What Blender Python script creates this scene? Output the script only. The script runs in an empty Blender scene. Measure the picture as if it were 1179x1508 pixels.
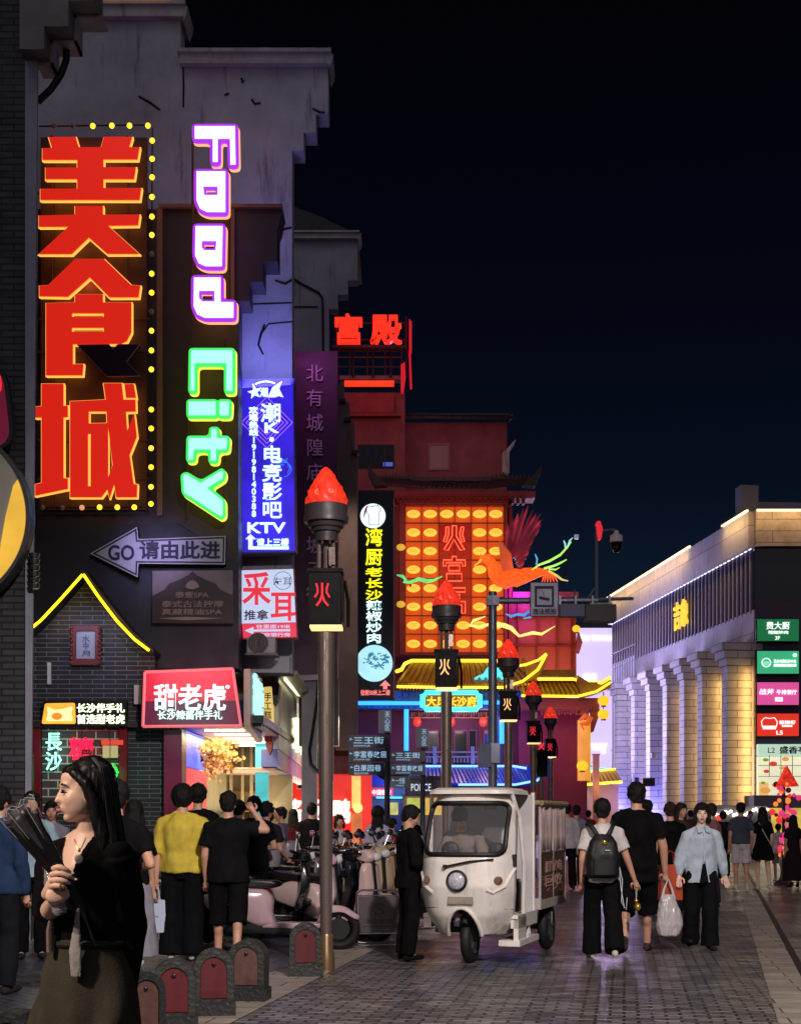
import bpy, bmesh, math, random
from mathutils import Vector, Matrix, Euler, noise
from mathutils.geometry import tessellate_polygon
random.seed(7)
V = Vector
SC = bpy.context.scene
COL = SC.collection
# ------------------------------------------------------------------ camera, world, sun, exposure
F, CX, HY, CAMZ = 2200.0, 589.5, 1203.0, 1.5
cam_d = bpy.data.cameras.new('camera'); cam = bpy.data.objects.new('camera', cam_d); COL.objects.link(cam)
cam.location = (0, 0, CAMZ); cam.rotation_euler = (math.radians(90), 0, 0)
cam_d.sensor_fit = 'VERTICAL'; cam_d.sensor_height = 36.0; cam_d.sensor_width = 36.0
cam_d.lens = 36.0 * F / 1508.0; cam_d.shift_y = (HY - 754.0) / 1508.0
cam_d.clip_start = 0.1; cam_d.clip_end = 2000
SC.camera = cam
W = bpy.data.worlds.new('World'); SC.world = W; W.use_nodes = True
def build_world():
    nt = W.node_tree; N = nt.nodes; L = nt.links
    bg = N['Background']
    tc = N.new('ShaderNodeTexCoord'); sp = N.new('ShaderNodeSeparateXYZ'); L.new(tc.outputs['Generated'], sp.inputs[0])
    r1 = N.new('ShaderNodeValToRGB'); L.new(sp.outputs['Z'], r1.inputs[0])
    e = r1.color_ramp.elements
    e[0].position = 0.0; e[0].color = (.006, .014, .032, 1); e[1].position = .50; e[1].color = (.0006, .0006, .0018, 1)
    a = e.new(.12); a.color = (.0044, .0108, .0250, 1); a = e.new(.22); a.color = (.0019, .0040, .0108, 1); a = e.new(.36); a.color = (.0010, .0013, .0042, 1)
    # the lit town behind the viewer glows
    mr = N.new('ShaderNodeMapRange'); mr.interpolation_type = 'SMOOTHSTEP'
    mr.inputs['From Min'].default_value = .15; mr.inputs['From Max'].default_value = -.75
    L.new(sp.outputs['Y'], mr.inputs['Value'])
    mx = N.new('ShaderNodeMix'); mx.data_type = 'RGBA'
    L.new(mr.outputs[0], mx.inputs['Factor']); L.new(r1.outputs[0], mx.inputs[6]); mx.inputs[7].default_value = (.140, .130, .158, 1)
    L.new(mx.outputs[2], bg.inputs[0]); bg.inputs[1].default_value = 1.0
build_world()
sun_d = bpy.data.lights.new('fill_sun', 'SUN'); sun = bpy.data.objects.new('fill_sun', sun_d); COL.objects.link(sun)  # weak fill sun from behind the camera, added to brighten the walls
sun_d.energy = .16; sun_d.angle = math.radians(25); sun_d.color = (1, .94, .92)
sun.rotation_euler = (math.radians(38), 0, math.radians(-22)); sun.location = (0, -5, 40)
SC.view_settings.view_transform = 'Standard'; SC.view_settings.look = 'None'
SC.view_settings.exposure = 0; SC.view_settings.gamma = 1
try:
    SC.cycles.use_denoising = True; SC.cycles.denoiser = 'OPENIMAGEDENOISE'
    SC.cycles.max_bounces = 6; SC.cycles.transparent_max_bounces = 8; SC.cycles.sample_clamp_indirect = 3
    SC.cycles.caustics_reflective = False; SC.cycles.caustics_refractive = False
except Exception: pass

# ------------------------------------------------------------------ helpers
def lin(c):
    return tuple(((x/255)/12.92 if x/255 <= .04045 else (((x/255)+.055)/1.055)**2.4) for x in c)
def U(px, py, d): return V(((px-CX)/F*d, d, CAMZ+(HY-py)/F*d))
def GP(px, py):                                   # point on the ground seen at a pixel
    d = F*CAMZ/(py-HY); return V(((px-CX)/F*d, d, 0))
def FP(d):                                        # upright plane facing the street at distance d
    return lambda u, v, w=0.0: V(((u-CX)/F*d, d-w, CAMZ+(HY-v)/F*d))
def OP(a, b):                                     # upright plane from ground point a to b: u = metres along, v = height
    a = V((a[0], a[1], 0)); b = V((b[0], b[1], 0)); e = (b-a).normalized(); n = V((e.y, -e.x, 0))
    return lambda u, v, w=0.0: a + e*u + V((0, 0, v)) + n*w
MATS = {}
def nodes_of(m): return m.node_tree.nodes, m.node_tree.links
def mat(name, col, rough=.6, metal=0.0, var=0.0, vs=3.0, bump=0.0, bs=40.0, alpha=None, trans=0.0, coat=0.0, spec=None, stretch=None, dirt=None):
    if name in MATS: return MATS[name]
    m = bpy.data.materials.new(name); m.use_nodes = True; MATS[name] = m
    N, L = nodes_of(m); b = N['Principled BSDF']
    c = lin(col); b.inputs['Base Color'].default_value = (*c, 1); b.inputs['Roughness'].default_value = rough
    b.inputs['Metallic'].default_value = metal; b.inputs['Transmission Weight'].default_value = trans
    b.inputs['Coat Weight'].default_value = coat
    if spec is not None: b.inputs['Specular IOR Level'].default_value = spec
    if alpha is not None: b.inputs['Alpha'].default_value = alpha
    tc = mp = None
    if var or bump or dirt:
        tc = N.new('ShaderNodeTexCoord'); mp = N.new('ShaderNodeMapping'); L.new(tc.outputs['Object'], mp.inputs[0])
        if stretch: mp.inputs['Scale'].default_value = stretch
    if var:
        n = N.new('ShaderNodeTexNoise'); n.inputs['Scale'].default_value = vs; n.inputs['Detail'].default_value = 7; n.inputs['Roughness'].default_value = .65
        L.new(mp.outputs[0], n.inputs['Vector'])
        r = N.new('ShaderNodeMapRange'); r.inputs['From Min'].default_value = .3; r.inputs['From Max'].default_value = .7
        r.inputs['To Min'].default_value = 1-var; r.inputs['To Max'].default_value = 1+var*.6; L.new(n.outputs[0], r.inputs[0])
        h = N.new('ShaderNodeMix'); h.data_type = 'RGBA'; h.blend_type = 'MULTIPLY'; h.inputs[0].default_value = 1; h.inputs[6].default_value = (*c, 1)
        L.new(r.outputs[0], h.inputs[7]); out = h.outputs[2]
        if dirt:
            n2 = N.new('ShaderNodeTexNoise'); n2.inputs['Scale'].default_value = 1.0; n2.inputs['Detail'].default_value = 8; n2.inputs['Roughness'].default_value = .7
            m2 = N.new('ShaderNodeMapping'); m2.inputs['Scale'].default_value = (4.5, 4.5, .55); L.new(tc.outputs['Object'], m2.inputs[0]); L.new(m2.outputs[0], n2.inputs['Vector'])
            r2 = N.new('ShaderNodeMapRange'); r2.inputs['From Min'].default_value = .56; r2.inputs['From Max'].default_value = .74; L.new(n2.outputs[0], r2.inputs[0])
            d2 = N.new('ShaderNodeMix'); d2.data_type = 'RGBA'; L.new(r2.outputs[0], d2.inputs[0]); L.new(out, d2.inputs[6]); d2.inputs[7].default_value = (*[x*dirt for x in c], 1); out = d2.outputs[2]
        L.new(out, b.inputs['Base Color'])
        r3 = N.new('ShaderNodeMapRange'); r3.inputs['From Min'].default_value = .3; r3.inputs['From Max'].default_value = .7
        r3.inputs['To Min'].default_value = min(1, rough+.12); r3.inputs['To Max'].default_value = max(.05, rough-.12); L.new(n.outputs[0], r3.inputs[0]); L.new(r3.outputs[0], b.inputs['Roughness'])
    if bump:
        n = N.new('ShaderNodeTexNoise'); n.inputs['Scale'].default_value = bs; n.inputs['Detail'].default_value = 5; L.new(mp.outputs[0], n.inputs['Vector'])
        bp = N.new('ShaderNodeBump'); bp.inputs['Strength'].default_value = bump; bp.inputs['Distance'].default_value = .02
        L.new(n.outputs[0], bp.inputs['Height']); L.new(bp.outputs[0], b.inputs['Normal'])
    return m
def emit(name, col, s=1.0, var=0.0, vs=8.0):
    if name in MATS: return MATS[name]
    m = bpy.data.materials.new(name); m.use_nodes = True; MATS[name] = m
    N, L = nodes_of(m); b = N['Principled BSDF']; c = lin(col)
    b.inputs['Base Color'].default_value = (*[x*.5 for x in c], 1); b.inputs['Roughness'].default_value = .4
    b.inputs['Emission Color'].default_value = (*c, 1); b.inputs['Emission Strength'].default_value = s
    if var:
        tc = N.new('ShaderNodeTexCoord'); n = N.new('ShaderNodeTexNoise'); n.inputs['Scale'].default_value = vs; n.inputs['Detail'].default_value = 6
        L.new(tc.outputs['Object'], n.inputs['Vector']); r = N.new('ShaderNodeMapRange'); r.inputs['From Min'].default_value = .3; r.inputs['From Max'].default_value = .7
        r.inputs['To Min'].default_value = s*(1-var); r.inputs['To Max'].default_value = s*(1+var); L.new(n.outputs[0], r.inputs[0]); L.new(r.outputs[0], b.inputs['Emission Strength'])
    return m
def brick(name, c1, c2, cm, w=.25, h=.07, mortar=.012, rough=.7, bump=.6, axes='XZ', rot=0.0, off=.5, var=.35, spec=.5):
    if name in MATS: return MATS[name]
    m = bpy.data.materials.new(name); m.use_nodes = True; MATS[name] = m
    N, L = nodes_of(m); b = N['Principled BSDF']
    tc = N.new('ShaderNodeTexCoord'); sp = N.new('ShaderNodeSeparateXYZ'); cb = N.new('ShaderNodeCombineXYZ')
    mp = N.new('ShaderNodeMapping'); mp.inputs['Rotation'].default_value = (0, 0, rot)
    L.new(tc.outputs['Object'], mp.inputs[0]); L.new(mp.outputs[0], sp.inputs[0])
    L.new(sp.outputs[axes[0]], cb.inputs[0]); L.new(sp.outputs[axes[1]], cb.inputs[1])
    t = N.new('ShaderNodeTexBrick'); L.new(cb.outputs[0], t.inputs['Vector']); t.offset = off
    t.inputs['Scale'].default_value = 1; t.inputs['Brick Width'].default_value = w; t.inputs['Row Height'].default_value = h; t.inputs['Mortar Size'].default_value = mortar
    t.inputs['Mortar Smooth'].default_value = .25
    t.inputs['Color1'].default_value = (*lin(c1), 1); t.inputs['Color2'].default_value = (*lin(c2), 1); t.inputs['Mortar'].default_value = (*lin(cm), 1)
    n = N.new('ShaderNodeTexNoise'); n.inputs['Scale'].default_value = 1.3; n.inputs['Detail'].default_value = 8; n.inputs['Roughness'].default_value = .7; L.new(tc.outputs['Object'], n.inputs['Vector'])
    r = N.new('ShaderNodeMapRange'); r.inputs['From Min'].default_value = .3; r.inputs['From Max'].default_value = .7; r.inputs['To Min'].default_value = 1-var; r.inputs['To Max'].default_value = 1+var; L.new(n.outputs[0], r.inputs[0])
    h_ = N.new('ShaderNodeMix'); h_.data_type = 'RGBA'; h_.blend_type = 'MULTIPLY'; h_.inputs[0].default_value = 1; L.new(t.outputs['Color'], h_.inputs[6]); L.new(r.outputs[0], h_.inputs[7])
    L.new(h_.outputs[2], b.inputs['Base Color'])
    r2 = N.new('ShaderNodeMapRange'); r2.inputs['From Min'].default_value = .3; r2.inputs['From Max'].default_value = .7; r2.inputs['To Min'].default_value = rough+.15; r2.inputs['To Max'].default_value = max(.08, rough-.15); L.new(n.outputs[0], r2.inputs[0]); L.new(r2.outputs[0], b.inputs['Roughness'])
    b.inputs['Specular IOR Level'].default_value = spec
    n3 = N.new('ShaderNodeTexNoise'); n3.inputs['Scale'].default_value = 9/max(w, .05)*.25; n3.inputs['Detail'].default_value = 4; L.new(tc.outputs['Object'], n3.inputs['Vector'])
    ad = N.new('ShaderNodeMath'); ad.operation = 'MULTIPLY_ADD'; L.new(t.outputs['Fac'], ad.inputs[0]); ad.inputs[1].default_value = -1.0
    ad2 = N.new('ShaderNodeMath'); ad2.operation = 'MULTIPLY'; L.new(n3.outputs[0], ad2.inputs[0]); ad2.inputs[1].default_value = .9; L.new(ad2.outputs[0], ad.inputs[2])
    bp = N.new('ShaderNodeBump'); bp.inputs['Strength'].default_value = bump; bp.inputs['Distance'].default_value = mortar*1.2; L.new(ad.outputs[0], bp.inputs['Height']); L.new(bp.outputs[0], b.inputs['Normal'])
    return m
def glass(name, col=(200, 215, 225), alpha=.25, rough=.05):
    return mat(name, col, rough=rough, alpha=alpha, spec=.6)

BASE = {}
def tag(o, label=None, cat=None, group=None, kind=None):
    if label: o['label'] = label
    if cat: o['category'] = cat
    if group: o['group'] = group
    if kind: o['kind'] = kind
    return o
def T(name, label, cat, base=(0, 0, 0), group=None):
    o = bpy.data.objects.new(name, None); o.empty_display_size = .1; COL.objects.link(o); o.location = base
    BASE[o.name] = V(base); return tag(o, label, cat, group)
def attach(o, parent):
    COL.objects.link(o)
    if parent is not None:
        o.parent = parent
        if parent.name in BASE: o.matrix_parent_inverse = Matrix.Translation(-BASE[parent.name])
    return o
def copy_tree(o, parent=None):
    c = o.copy(); COL.objects.link(c)
    if parent is not None: c.parent = parent
    for ch in list(o.children): copy_tree(ch, c)
    return c
def place(o, loc, rz=0.0, label=None, s=None):
    o.location = loc; o.rotation_euler = (0, 0, rz)
    if s: o.scale = (s, s, s)
    if label: o['label'] = label
    return o
def fillet(p, r, n=4):
    out = []; k = len(p)
    for i in range(k):
        a, b, c = V(p[i-1]), V(p[i]), V(p[(i+1) % k]); d1 = a-b; d2 = c-b
        rr = min(r, d1.length*.48, d2.length*.48)
        if rr < 1e-6: out.append(tuple(b)); continue
        d1.normalize(); d2.normalize()
        if abs(d1.dot(d2)) > .985: out.append(tuple(b)); continue
        s, e = b+d1*rr, b+d2*rr
        for j in range(n+1):
            t = j/n; q = s*(1-t)**2 + b*2*t*(1-t) + e*t*t; out.append(tuple(q))
    return out
def area2(p): return sum(p[i-1][0]*p[i][1]-p[i][0]*p[i-1][1] for i in range(len(p)))
def offset(p, k):                                  # mitre offset, k > 0 grows
    s = 1 if area2(p) > 0 else -1; out = []; n = len(p)
    for i in range(n):
        a, b, c = V(p[i-1]), V(p[i]), V(p[(i+1) % n]); e1 = (b-a).normalized(); e2 = (c-b).normalized()
        n1 = V((e1.y, -e1.x))*s; n2 = V((e2.y, -e2.x))*s; m = n1+n2
        q = m/max(.35, (m.length_squared/2)) if m.length > 1e-6 else n1
        out.append(tuple(b+q*k))
    return out
class MB:
    def __init__(s): s.v = []; s.f = []
    def add(s, vs, fs):
        o = len(s.v); s.v += [V(x) for x in vs]; s.f += [tuple(i+o for i in f) for f in fs]; return s
    def hexa(s, c):
        return s.add(c, [(0, 1, 2, 3), (7, 6, 5, 4), (0, 4, 5, 1), (1, 5, 6, 2), (2, 6, 7, 3), (3, 7, 4, 0)])
    def box(s, x0, y0, z0, x1, y1, z1):
        return s.hexa([(x0, y0, z0), (x1, y0, z0), (x1, y1, z0), (x0, y1, z0), (x0, y0, z1), (x1, y0, z1), (x1, y1, z1), (x0, y1, z1)])
    def pb(s, pl, u0, v0, u1, v1, w0, w1):
        return s.hexa([pl(u, v, w) for w in (w0, w1) for u, v in ((u0, v0), (u1, v0), (u1, v1), (u0, v1))])
    def pp(s, pl, poly, w0, w1, holes=()):
        loops = [list(poly)]+[list(h) for h in holes]; flat = [q for l in loops for q in l]
        tri = tessellate_polygon([[V((x, y, 0)) for x, y in l] for l in loops]); n = len(flat)
        fs = [tuple(t) for t in tri]+[tuple(i+n for i in reversed(t)) for t in tri]; o = 0
        for l in loops:
            k = len(l)
            for i in range(k): j = (i+1) % k; fs.append((o+i, o+j, n+o+j, n+o+i))
            o += k
        return s.add([pl(x, y, w0) for x, y in flat]+[pl(x, y, w1) for x, y in flat], fs)
    def quad(s, a, b, c, d): return s.add([a, b, c, d], [(0, 1, 2, 3)])
    def tube(s, pts, r, n=8, flat=True, closed=False):
        pts = [V(p) for p in pts]; k = len(pts); rs = r if isinstance(r, (list, tuple)) else [r]*k
        vs = []; prev = None
        for i in range(k):
            if closed: t = pts[(i+1) % k]-pts[i-1]
            else: t = pts[min(i+1, k-1)]-pts[max(i-1, 0)]
            if t.length < 1e-9: t = V((0, 0, 1))
            t.normalize()
            if prev is None:
                a = V((0, 0, 1)) if abs(t.z) < .9 else V((1, 0, 0)); x = t.cross(a).normalized()
            else:
                x = prev-t*prev.dot(t)
                if x.length < 1e-6: x = t.orthogonal()
                x.normalize()
            prev = x; y = t.cross(x)
            for j in range(n):
                an = 2*math.pi*j/n; vs.append(pts[i]+(x*math.cos(an)+y*math.sin(an))*rs[i])
        fs = []
        for i in range(k if closed else k-1):
            i2 = (i+1) % k
            for j in range(n): j2 = (j+1) % n; fs.append((i*n+j, i*n+j2, i2*n+j2, i2*n+j))
        if not closed: fs += [tuple(range(n-1, -1, -1)), tuple((k-1)*n+j for j in range(n))]
        return s.add(vs, fs)
    def cap(s, p0, r0, p1, r1, n=12, h=3):          # capsule with round ends
        p0, p1 = V(p0), V(p1); t = (p1-p0)
        if t.length < 1e-6: t = V((0, 0, 1e-4))
        t.normalize(); pts = []; rs = []
        for i in range(h): a = math.pi/2*(i+.25)/(h); pts.append(p0-t*r0*math.cos(a)); rs.append(r0*math.sin(a))
        pts += [p0, p1]; rs += [r0, r1]
        for i in range(h-1, -1, -1): a = math.pi/2*(i+.25)/(h); pts.append(p1+t*r1*math.cos(a)); rs.append(r1*math.sin(a))
        return s.tube(pts, rs, n)
    def ell(s, c, r, n=12, m=8, rot=None):
        c = V(c); r = V(r) if isinstance(r, (tuple, list)) else V((r, r, r)); vs = []; fs = []
        R = Euler(rot).to_matrix() if rot else None
        def q(a, b):
            p = V((r.x*math.sin(a)*math.cos(b), r.y*math.sin(a)*math.sin(b), r.z*math.cos(a)))
            return c+(R @ p if R else p)
        vs.append(q(0, 0))
        for i in range(1, m):
            for j in range(n): vs.append(q(math.pi*i/m, 2*math.pi*j/n))
        vs.append(q(math.pi, 0)); e = len(vs)-1
        for j in range(n):
            j2 = (j+1) % n; fs.append((0, 1+j, 1+j2)); fs.append((e, 1+(m-2)*n+j2, 1+(m-2)*n+j))
            for i in range(m-2): a = 1+i*n; fs.append((a+j, a+n+j, a+n+j2, a+j2))
        return s.add(vs, fs)
    def lathe(s, prof, c=(0, 0, 0), n=20, axis='Z'):
        c = V(c); vs = []; fs = []; k = len(prof)
        for r, z in prof:
            for j in range(n):
                a = 2*math.pi*j/n; x, y = max(r, 1e-4)*math.cos(a), max(r, 1e-4)*math.sin(a)
                vs.append(c+(V((x, y, z)) if axis == 'Z' else V((x, z, y)) if axis == 'Y' else V((z, x, y))))
        for i in range(k-1):
            for j in range(n): j2 = (j+1) % n; fs.append((i*n+j, i*n+j2, (i+1)*n+j2, (i+1)*n+j))
        fs += [tuple(range(n)), tuple((k-1)*n+j for j in range(n))]
        return s.add(vs, fs)
    def loft(s, secs, n=20, pw=2.0):                # closed stack of (super)ellipses (c, rx, ry[, tilt matrix])
        vs = []; k = len(secs); fs = []
        for sec in secs:
            c, rx, ry = V(sec[0]), sec[1], sec[2]
            for j in range(n):
                a = 2*math.pi*j/n; ca, sa = math.cos(a), math.sin(a)
                p = V((rx*math.copysign(abs(ca)**(2/pw), ca), ry*math.copysign(abs(sa)**(2/pw), sa), 0))
                if len(sec) > 3: p = sec[3] @ p
                vs.append(c+p)
        for i in range(k-1):
            for j in range(n): j2 = (j+1) % n; fs.append((i*n+j, i*n+j2, (i+1)*n+j2, (i+1)*n+j))
        fs += [tuple(range(n-1, -1, -1)), tuple((k-1)*n+j for j in range(n))]
        return s.add(vs, fs)
    def mesh(s, name):
        me = bpy.data.meshes.new(name); me.from_pydata([tuple(v) for v in s.v], [], s.f)
        bm = bmesh.new(); bm.from_mesh(me); bmesh.ops.recalc_face_normals(bm, faces=bm.faces); bm.to_mesh(me); bm.free(); return me
    def ob(s, name, m, parent=None, smooth=False, bevel=0.0, local=False):
        if parent is None and not local and s.v:
            lo = V([min(v[i] for v in s.v) for i in range(3)]); hi = V([max(v[i] for v in s.v) for i in range(3)])
            b = V(((lo.x+hi.x)/2, (lo.y+hi.y)/2, lo.z)); s.v = [v-b for v in s.v]
        else: b = None
        me = s.mesh(name)
        if bevel:
            bm = bmesh.new(); bm.from_mesh(me)
            ed = [e for e in bm.edges if len(e.link_faces) == 2 and e.calc_face_angle(0) > .5]
            bmesh.ops.bevel(bm, geom=ed, offset=bevel, segments=2, affect='EDGES', clamp_overlap=True); bm.to_mesh(me); bm.free()
        if m: me.materials.append(m)
        if smooth:
            me.polygons.foreach_set('use_smooth', [True]*len(me.polygons))
            try: me.set_sharp_from_angle(angle=math.radians(smooth if smooth is not True else 45))
            except Exception: pass
        o = bpy.data.objects.new(name, me); attach(o, parent)
        if b is not None: o.location = b
        return o
# text: glyph outlines from Blender's built-in font, laid on a plane
SCR = bpy.data.scenes.new('scratch'); SVL = SCR.view_layers[0]      # modifiers and glyphs are evaluated here, away from the growing scene
_cu = bpy.data.curves.new('glyphs', 'FONT'); _to = bpy.data.objects.new('glyphs', _cu); SCR.collection.objects.link(_to)
def evaluated(o):
    SVL.update(); dg = SVL.depsgraph; dg.update(); return bpy.data.meshes.new_from_object(o.evaluated_get(dg))
_G = {}
def glyph(ch, bold, ital=0.0):
    k = (ch, bold, ital)
    if k not in _G:
        _cu.body = ch; _cu.size = 1; _cu.extrude = .5; _cu.offset = bold; _cu.shear = ital; _cu.resolution_u = 3
        _cu.update_tag(); me = evaluated(_to)
        _G[k] = ([v.co.copy() for v in me.vertices], [tuple(p.vertices) for p in me.polygons]); bpy.data.meshes.remove(me)
    return _G[k]
def text(mb, pl, s, u0, v0, u1, v1, w0=0.0, w1=.02, bold=.018, vert=False, ital=0.0):
    fat = max(0, bold-.014)*1.1+(.007 if bold >= .016 else 0); bold = min(bold, .012)
    offs = [(0, 0)] if fat <= 0 else [(fat*math.cos(k*math.pi/3), fat*math.sin(k*math.pi/3)) for k in range(6)]
    for q, (ox, oy) in enumerate(offs):
        dw = q*.0012
        if vert:
            n = len(s); h = (v1-v0)/n
            for i, ch in enumerate(s):
                if ch == ' ': continue
                vs, fs = glyph(ch, bold, ital)
                if ord(ch) < 256:
                    xs = [p.x for p in vs]; cx = (min(xs)+max(xs))/2
                    mb.add([pl((u0+u1)/2+(p.x-cx+ox)*(u1-u0)*1.05, v0+h*i+h*(.92-((p.y+oy)*1.16)), w0+dw+(p.z+.5)*(w1-w0)) for p in vs], fs)
                else:
                    mb.add([pl(u0+(u1-u0)*(p.x+ox-.02)/.96, v0+h*i+h*(.86-p.y-oy), w0+dw+(p.z+.5)*(w1-w0)) for p in vs], fs)
        else:
            vs, fs = glyph(s, bold, ital); xs = [p.x for p in vs]; ys = [p.y for p in vs]
            x0, x1, y0, y1 = min(xs), max(xs), min(ys), max(ys); sx = (u1-u0)/(x1-x0); sy = (v0-v1)/max(y1-y0, .01)
            mb.add([pl(u0+sx*(p.x-x0+ox), v1+sy*(p.y-y0+oy), w0+dw+(p.z+.5)*(w1-w0)) for p in vs], fs)
    return mb
def lamp(kind, loc, col, power, size=.3, parent=None, target=None, size_y=None, spread=None):
    d = bpy.data.lights.new('lamp', kind); d.energy = power; d.color = lin(col)
    if kind == 'AREA':
        d.size = size
        if size_y: d.shape = 'RECTANGLE'; d.size_y = size_y
        if spread: d.spread = math.radians(spread)
    elif kind == 'SPOT': d.shadow_soft_size = size; d.spot_size = math.radians(spread or 90); d.spot_blend = .8
    else: d.shadow_soft_size = size
    o = bpy.data.objects.new('lamp', d); attach(o, parent); o.location = loc
    if target is not None: o.rotation_euler = (V(target)-V(loc)).to_track_quat('-Z', 'Y').to_euler()
    return o
# ================================================================== ground
COB = brick('cobble_paving', (118, 116, 116), (58, 57, 60), (13, 13, 14), w=.21, h=.10, mortar=.014, rough=.40, bump=1.0, axes='XY', rot=math.radians(8.5), var=.3, spec=.7)
SIDE = brick('sidewalk_paving', (80, 80, 92), (62, 62, 76), (26, 26, 32), w=.2, h=.1, mortar=.009, rough=.34, bump=.8, axes='XY', rot=math.radians(53), var=.25, spec=.7)
SLAB = brick('pale_kerb_slabs', (150, 140, 128), (128, 119, 110), (40, 37, 36), w=.6, h=.3, mortar=.008, rough=.5, bump=.4, axes='XY', rot=math.radians(8.5), var=.25)
def sheet(name, pts, z, m):
    mb = MB(); mb.add([(x, y, z) for x, y in pts], [tuple(range(len(pts)))]); o = mb.ob(name, m, local=True); o['kind'] = 'structure'; return o
sheet('street', [(-300, -40), (400, -40), (400, 700), (-300, 700)], 0, COB)
def kl(y): return -1.19+(y-11.1)*.156                 # street side edge of the left kerb band
sheet('sidewalk', [(-60, -40), (kl(-40)-.55, -40), (kl(60)-.55, 60), (-60, 60)], .004, SIDE)
sheet('kerb_band', [(kl(-40)-.55, -40), (kl(-40), -40), (kl(60), 60), (kl(60)-.55, 60)], .006, SLAB)
def kr(y): return 2.73+(y-10.8)*.2115
sheet('kerb_band', [(kr(-40), -40), (kr(-40)+.34, -40), (kr(70)+.34, 70), (kr(70), 70)], .006, SLAB)
sheet('gutter', [(kr(-40)+.34, -40), (kr(-40)+.42, -40), (kr(70)+.42, 70), (kr(70)+.34, 70)], .004, mat('gutter_dark', (16, 15, 16), rough=.6))

# ================================================================== materials
STUC = mat('pale_stucco', (172, 172, 186), rough=.85, var=.3, vs=.8, bump=.25, bs=14, dirt=.25)
STUC2 = mat('grey_stucco', (146, 146, 158), rough=.85, var=.3, vs=.8, bump=.2, bs=14, dirt=.3)
TRIM = mat('pale_trim', (170, 166, 172), rough=.7, var=.3, vs=3, dirt=.15)
DARKW = mat('dark_plum_paint', (50, 38, 50), rough=.55, var=.3, vs=1.2, bump=.15, bs=10)
BRICKD = brick('dark_blue_brick', (34, 35, 44), (24, 25, 33), (112, 114, 132), w=.36, h=.072, mortar=.006, rough=.6)
BRICKN = brick('near_grey_brick', (66, 66, 72), (48, 48, 54), (22, 22, 26), w=.30, h=.08, mortar=.012, rough=.7)
TILE = mat('dark_roof_tile', (30, 29, 34), rough=.5, var=.3, vs=8, bump=.5, bs=20)
BLACK = mat('black_metal', (14, 14, 16), rough=.4, var=.2, vs=6)
STEEL = mat('grey_steel', (92, 88, 90), rough=.38, metal=.7, var=.25, vs=5)
MAROON = mat('maroon_paint', (110, 40, 44), rough=.6, var=.25, vs=1.5, bump=.1, bs=8)
CABLE = mat('black_cable', (10, 10, 12), rough=.6)
WHITEP = mat('white_paint', (205, 203, 205), rough=.5, var=.12, vs=6)
REDPOST = mat('red_lacquer', (120, 22, 38), rough=.35, var=.15, vs=4)

# ================================================================== near brick building at the left edge
t = T('brick_building', 'dark brick building with a grey pilaster and stepped eave cropped by the left edge', 'building', (-5.5, 18, 0))
p18 = FP(18.0)
MB().pb(p18, -700, -300, 39, 1386, 0, -.3).ob('wall', BRICKN, t)
def slant(d0, d1, u0, u1, v0, v1, back):             # body behind a facade whose street side runs back out of the line of sight
    a, c = FP(d0), FP(d1); xr = a(u1, 0).x-back; z0, z1 = a(0, v1).z, a(0, v0).z; xl = a(u0, 0).x
    return MB().hexa([(xl, d0, z0), (a(u1, 0).x, d0, z0), (xr, d1, z0), (xl, d1, z0), (xl, d0, z1), (a(u1, 0).x, d0, z1), (xr, d1, z1), (xl, d1, z1)])
slant(18.31, 23, -700, 36, -300, 1386, 1.9).ob('side_wall', BRICKN, t)
MB().pp(p18, [(39, 92), (57, 92), (46, 1386), (39, 1386)], .05, .0).ob('pilaster', mat('dark_grey_render', (150, 148, 164), rough=.7, var=.2, vs=2, bump=.1), t)
stp = [(38.5, -60), (147, -60), (147, 21), (109, 21), (109, 58), (74, 58), (74, 91), (38.5, 91)]
MB().pp(p18, stp, .3, -.2).ob('stepped_eave', mat('olive_grey_render', (120, 120, 116), rough=.75, var=.2, vs=2), t)
tr = MB()
for a, b in (((74, 91), (74, 58)), ((74, 58), (109, 58)), ((109, 58), (109, 21)), ((109, 21), (147, 21)), ((54, 91), (74, 91))):
    x0, x1 = min(a[0], b[0]), max(a[0], b[0]); y0, y1 = min(a[1], b[1]), max(a[1], b[1])
    tr.pb(p18, x0+.3, y0+.3, x1+4, y1+4, -.01, -.35)
tr.ob('eave_trim', TRIM, t)
c = MB().tube([U(98, 70, 18.2), U(98, 88, 18.2), U(90, 110, 18.2), U(75, 132, 18.2), U(56, 150, 18.2)], .045, 8); c.ob('cable', CABLE, t)
dn = MB()
for k in range(6): dn.tube([U(51, 815+k*9, 17.86), U(51, 822+k*9, 17.86)], [.07, .055], 10)
dn.ob('downpipe_coil', STEEL, t)
t = T('round_sign', 'large round grey signboard with a glowing yellow side and steel rim on the brick building', 'sign', U(-93, 760, 17.5))
p175 = FP(17.5)
circ = [(-93+138*math.cos(a*math.pi/32), 760+138*math.sin(a*math.pi/32)) for a in range(64)]
MB().pp(p175, circ, 0, -.22).ob('disc', mat('grey_sign_face', (176, 172, 156), rough=.35, var=.15, vs=3), t)
MB().pp(p175, circ, .03, -.24, [offset(circ, -5)[::-1]]).ob('rim', STEEL, t)
cres = [(-93+131*math.cos(a), 760+131*math.sin(a)) for a in [(-.42+k*.05) for k in range(29)]]; cres += [(-4, 858), (2, 800), (9, 760), (20, 716)]
MB().pp(p175, cres, .012, 0).ob('glowing_panel', emit('gold_glow', (232, 180, 62), .9, .25, 1.5), t)
t = T('arched_sign', 'dark arched sign with a red glowing inset, above the large round sign', 'sign', U(-20, 660, 17.6))
ar = fillet([(-70, 664), (-70, 520), (8, 534), (23, 664)], 40, 8); p176 = FP(17.6)
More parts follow.
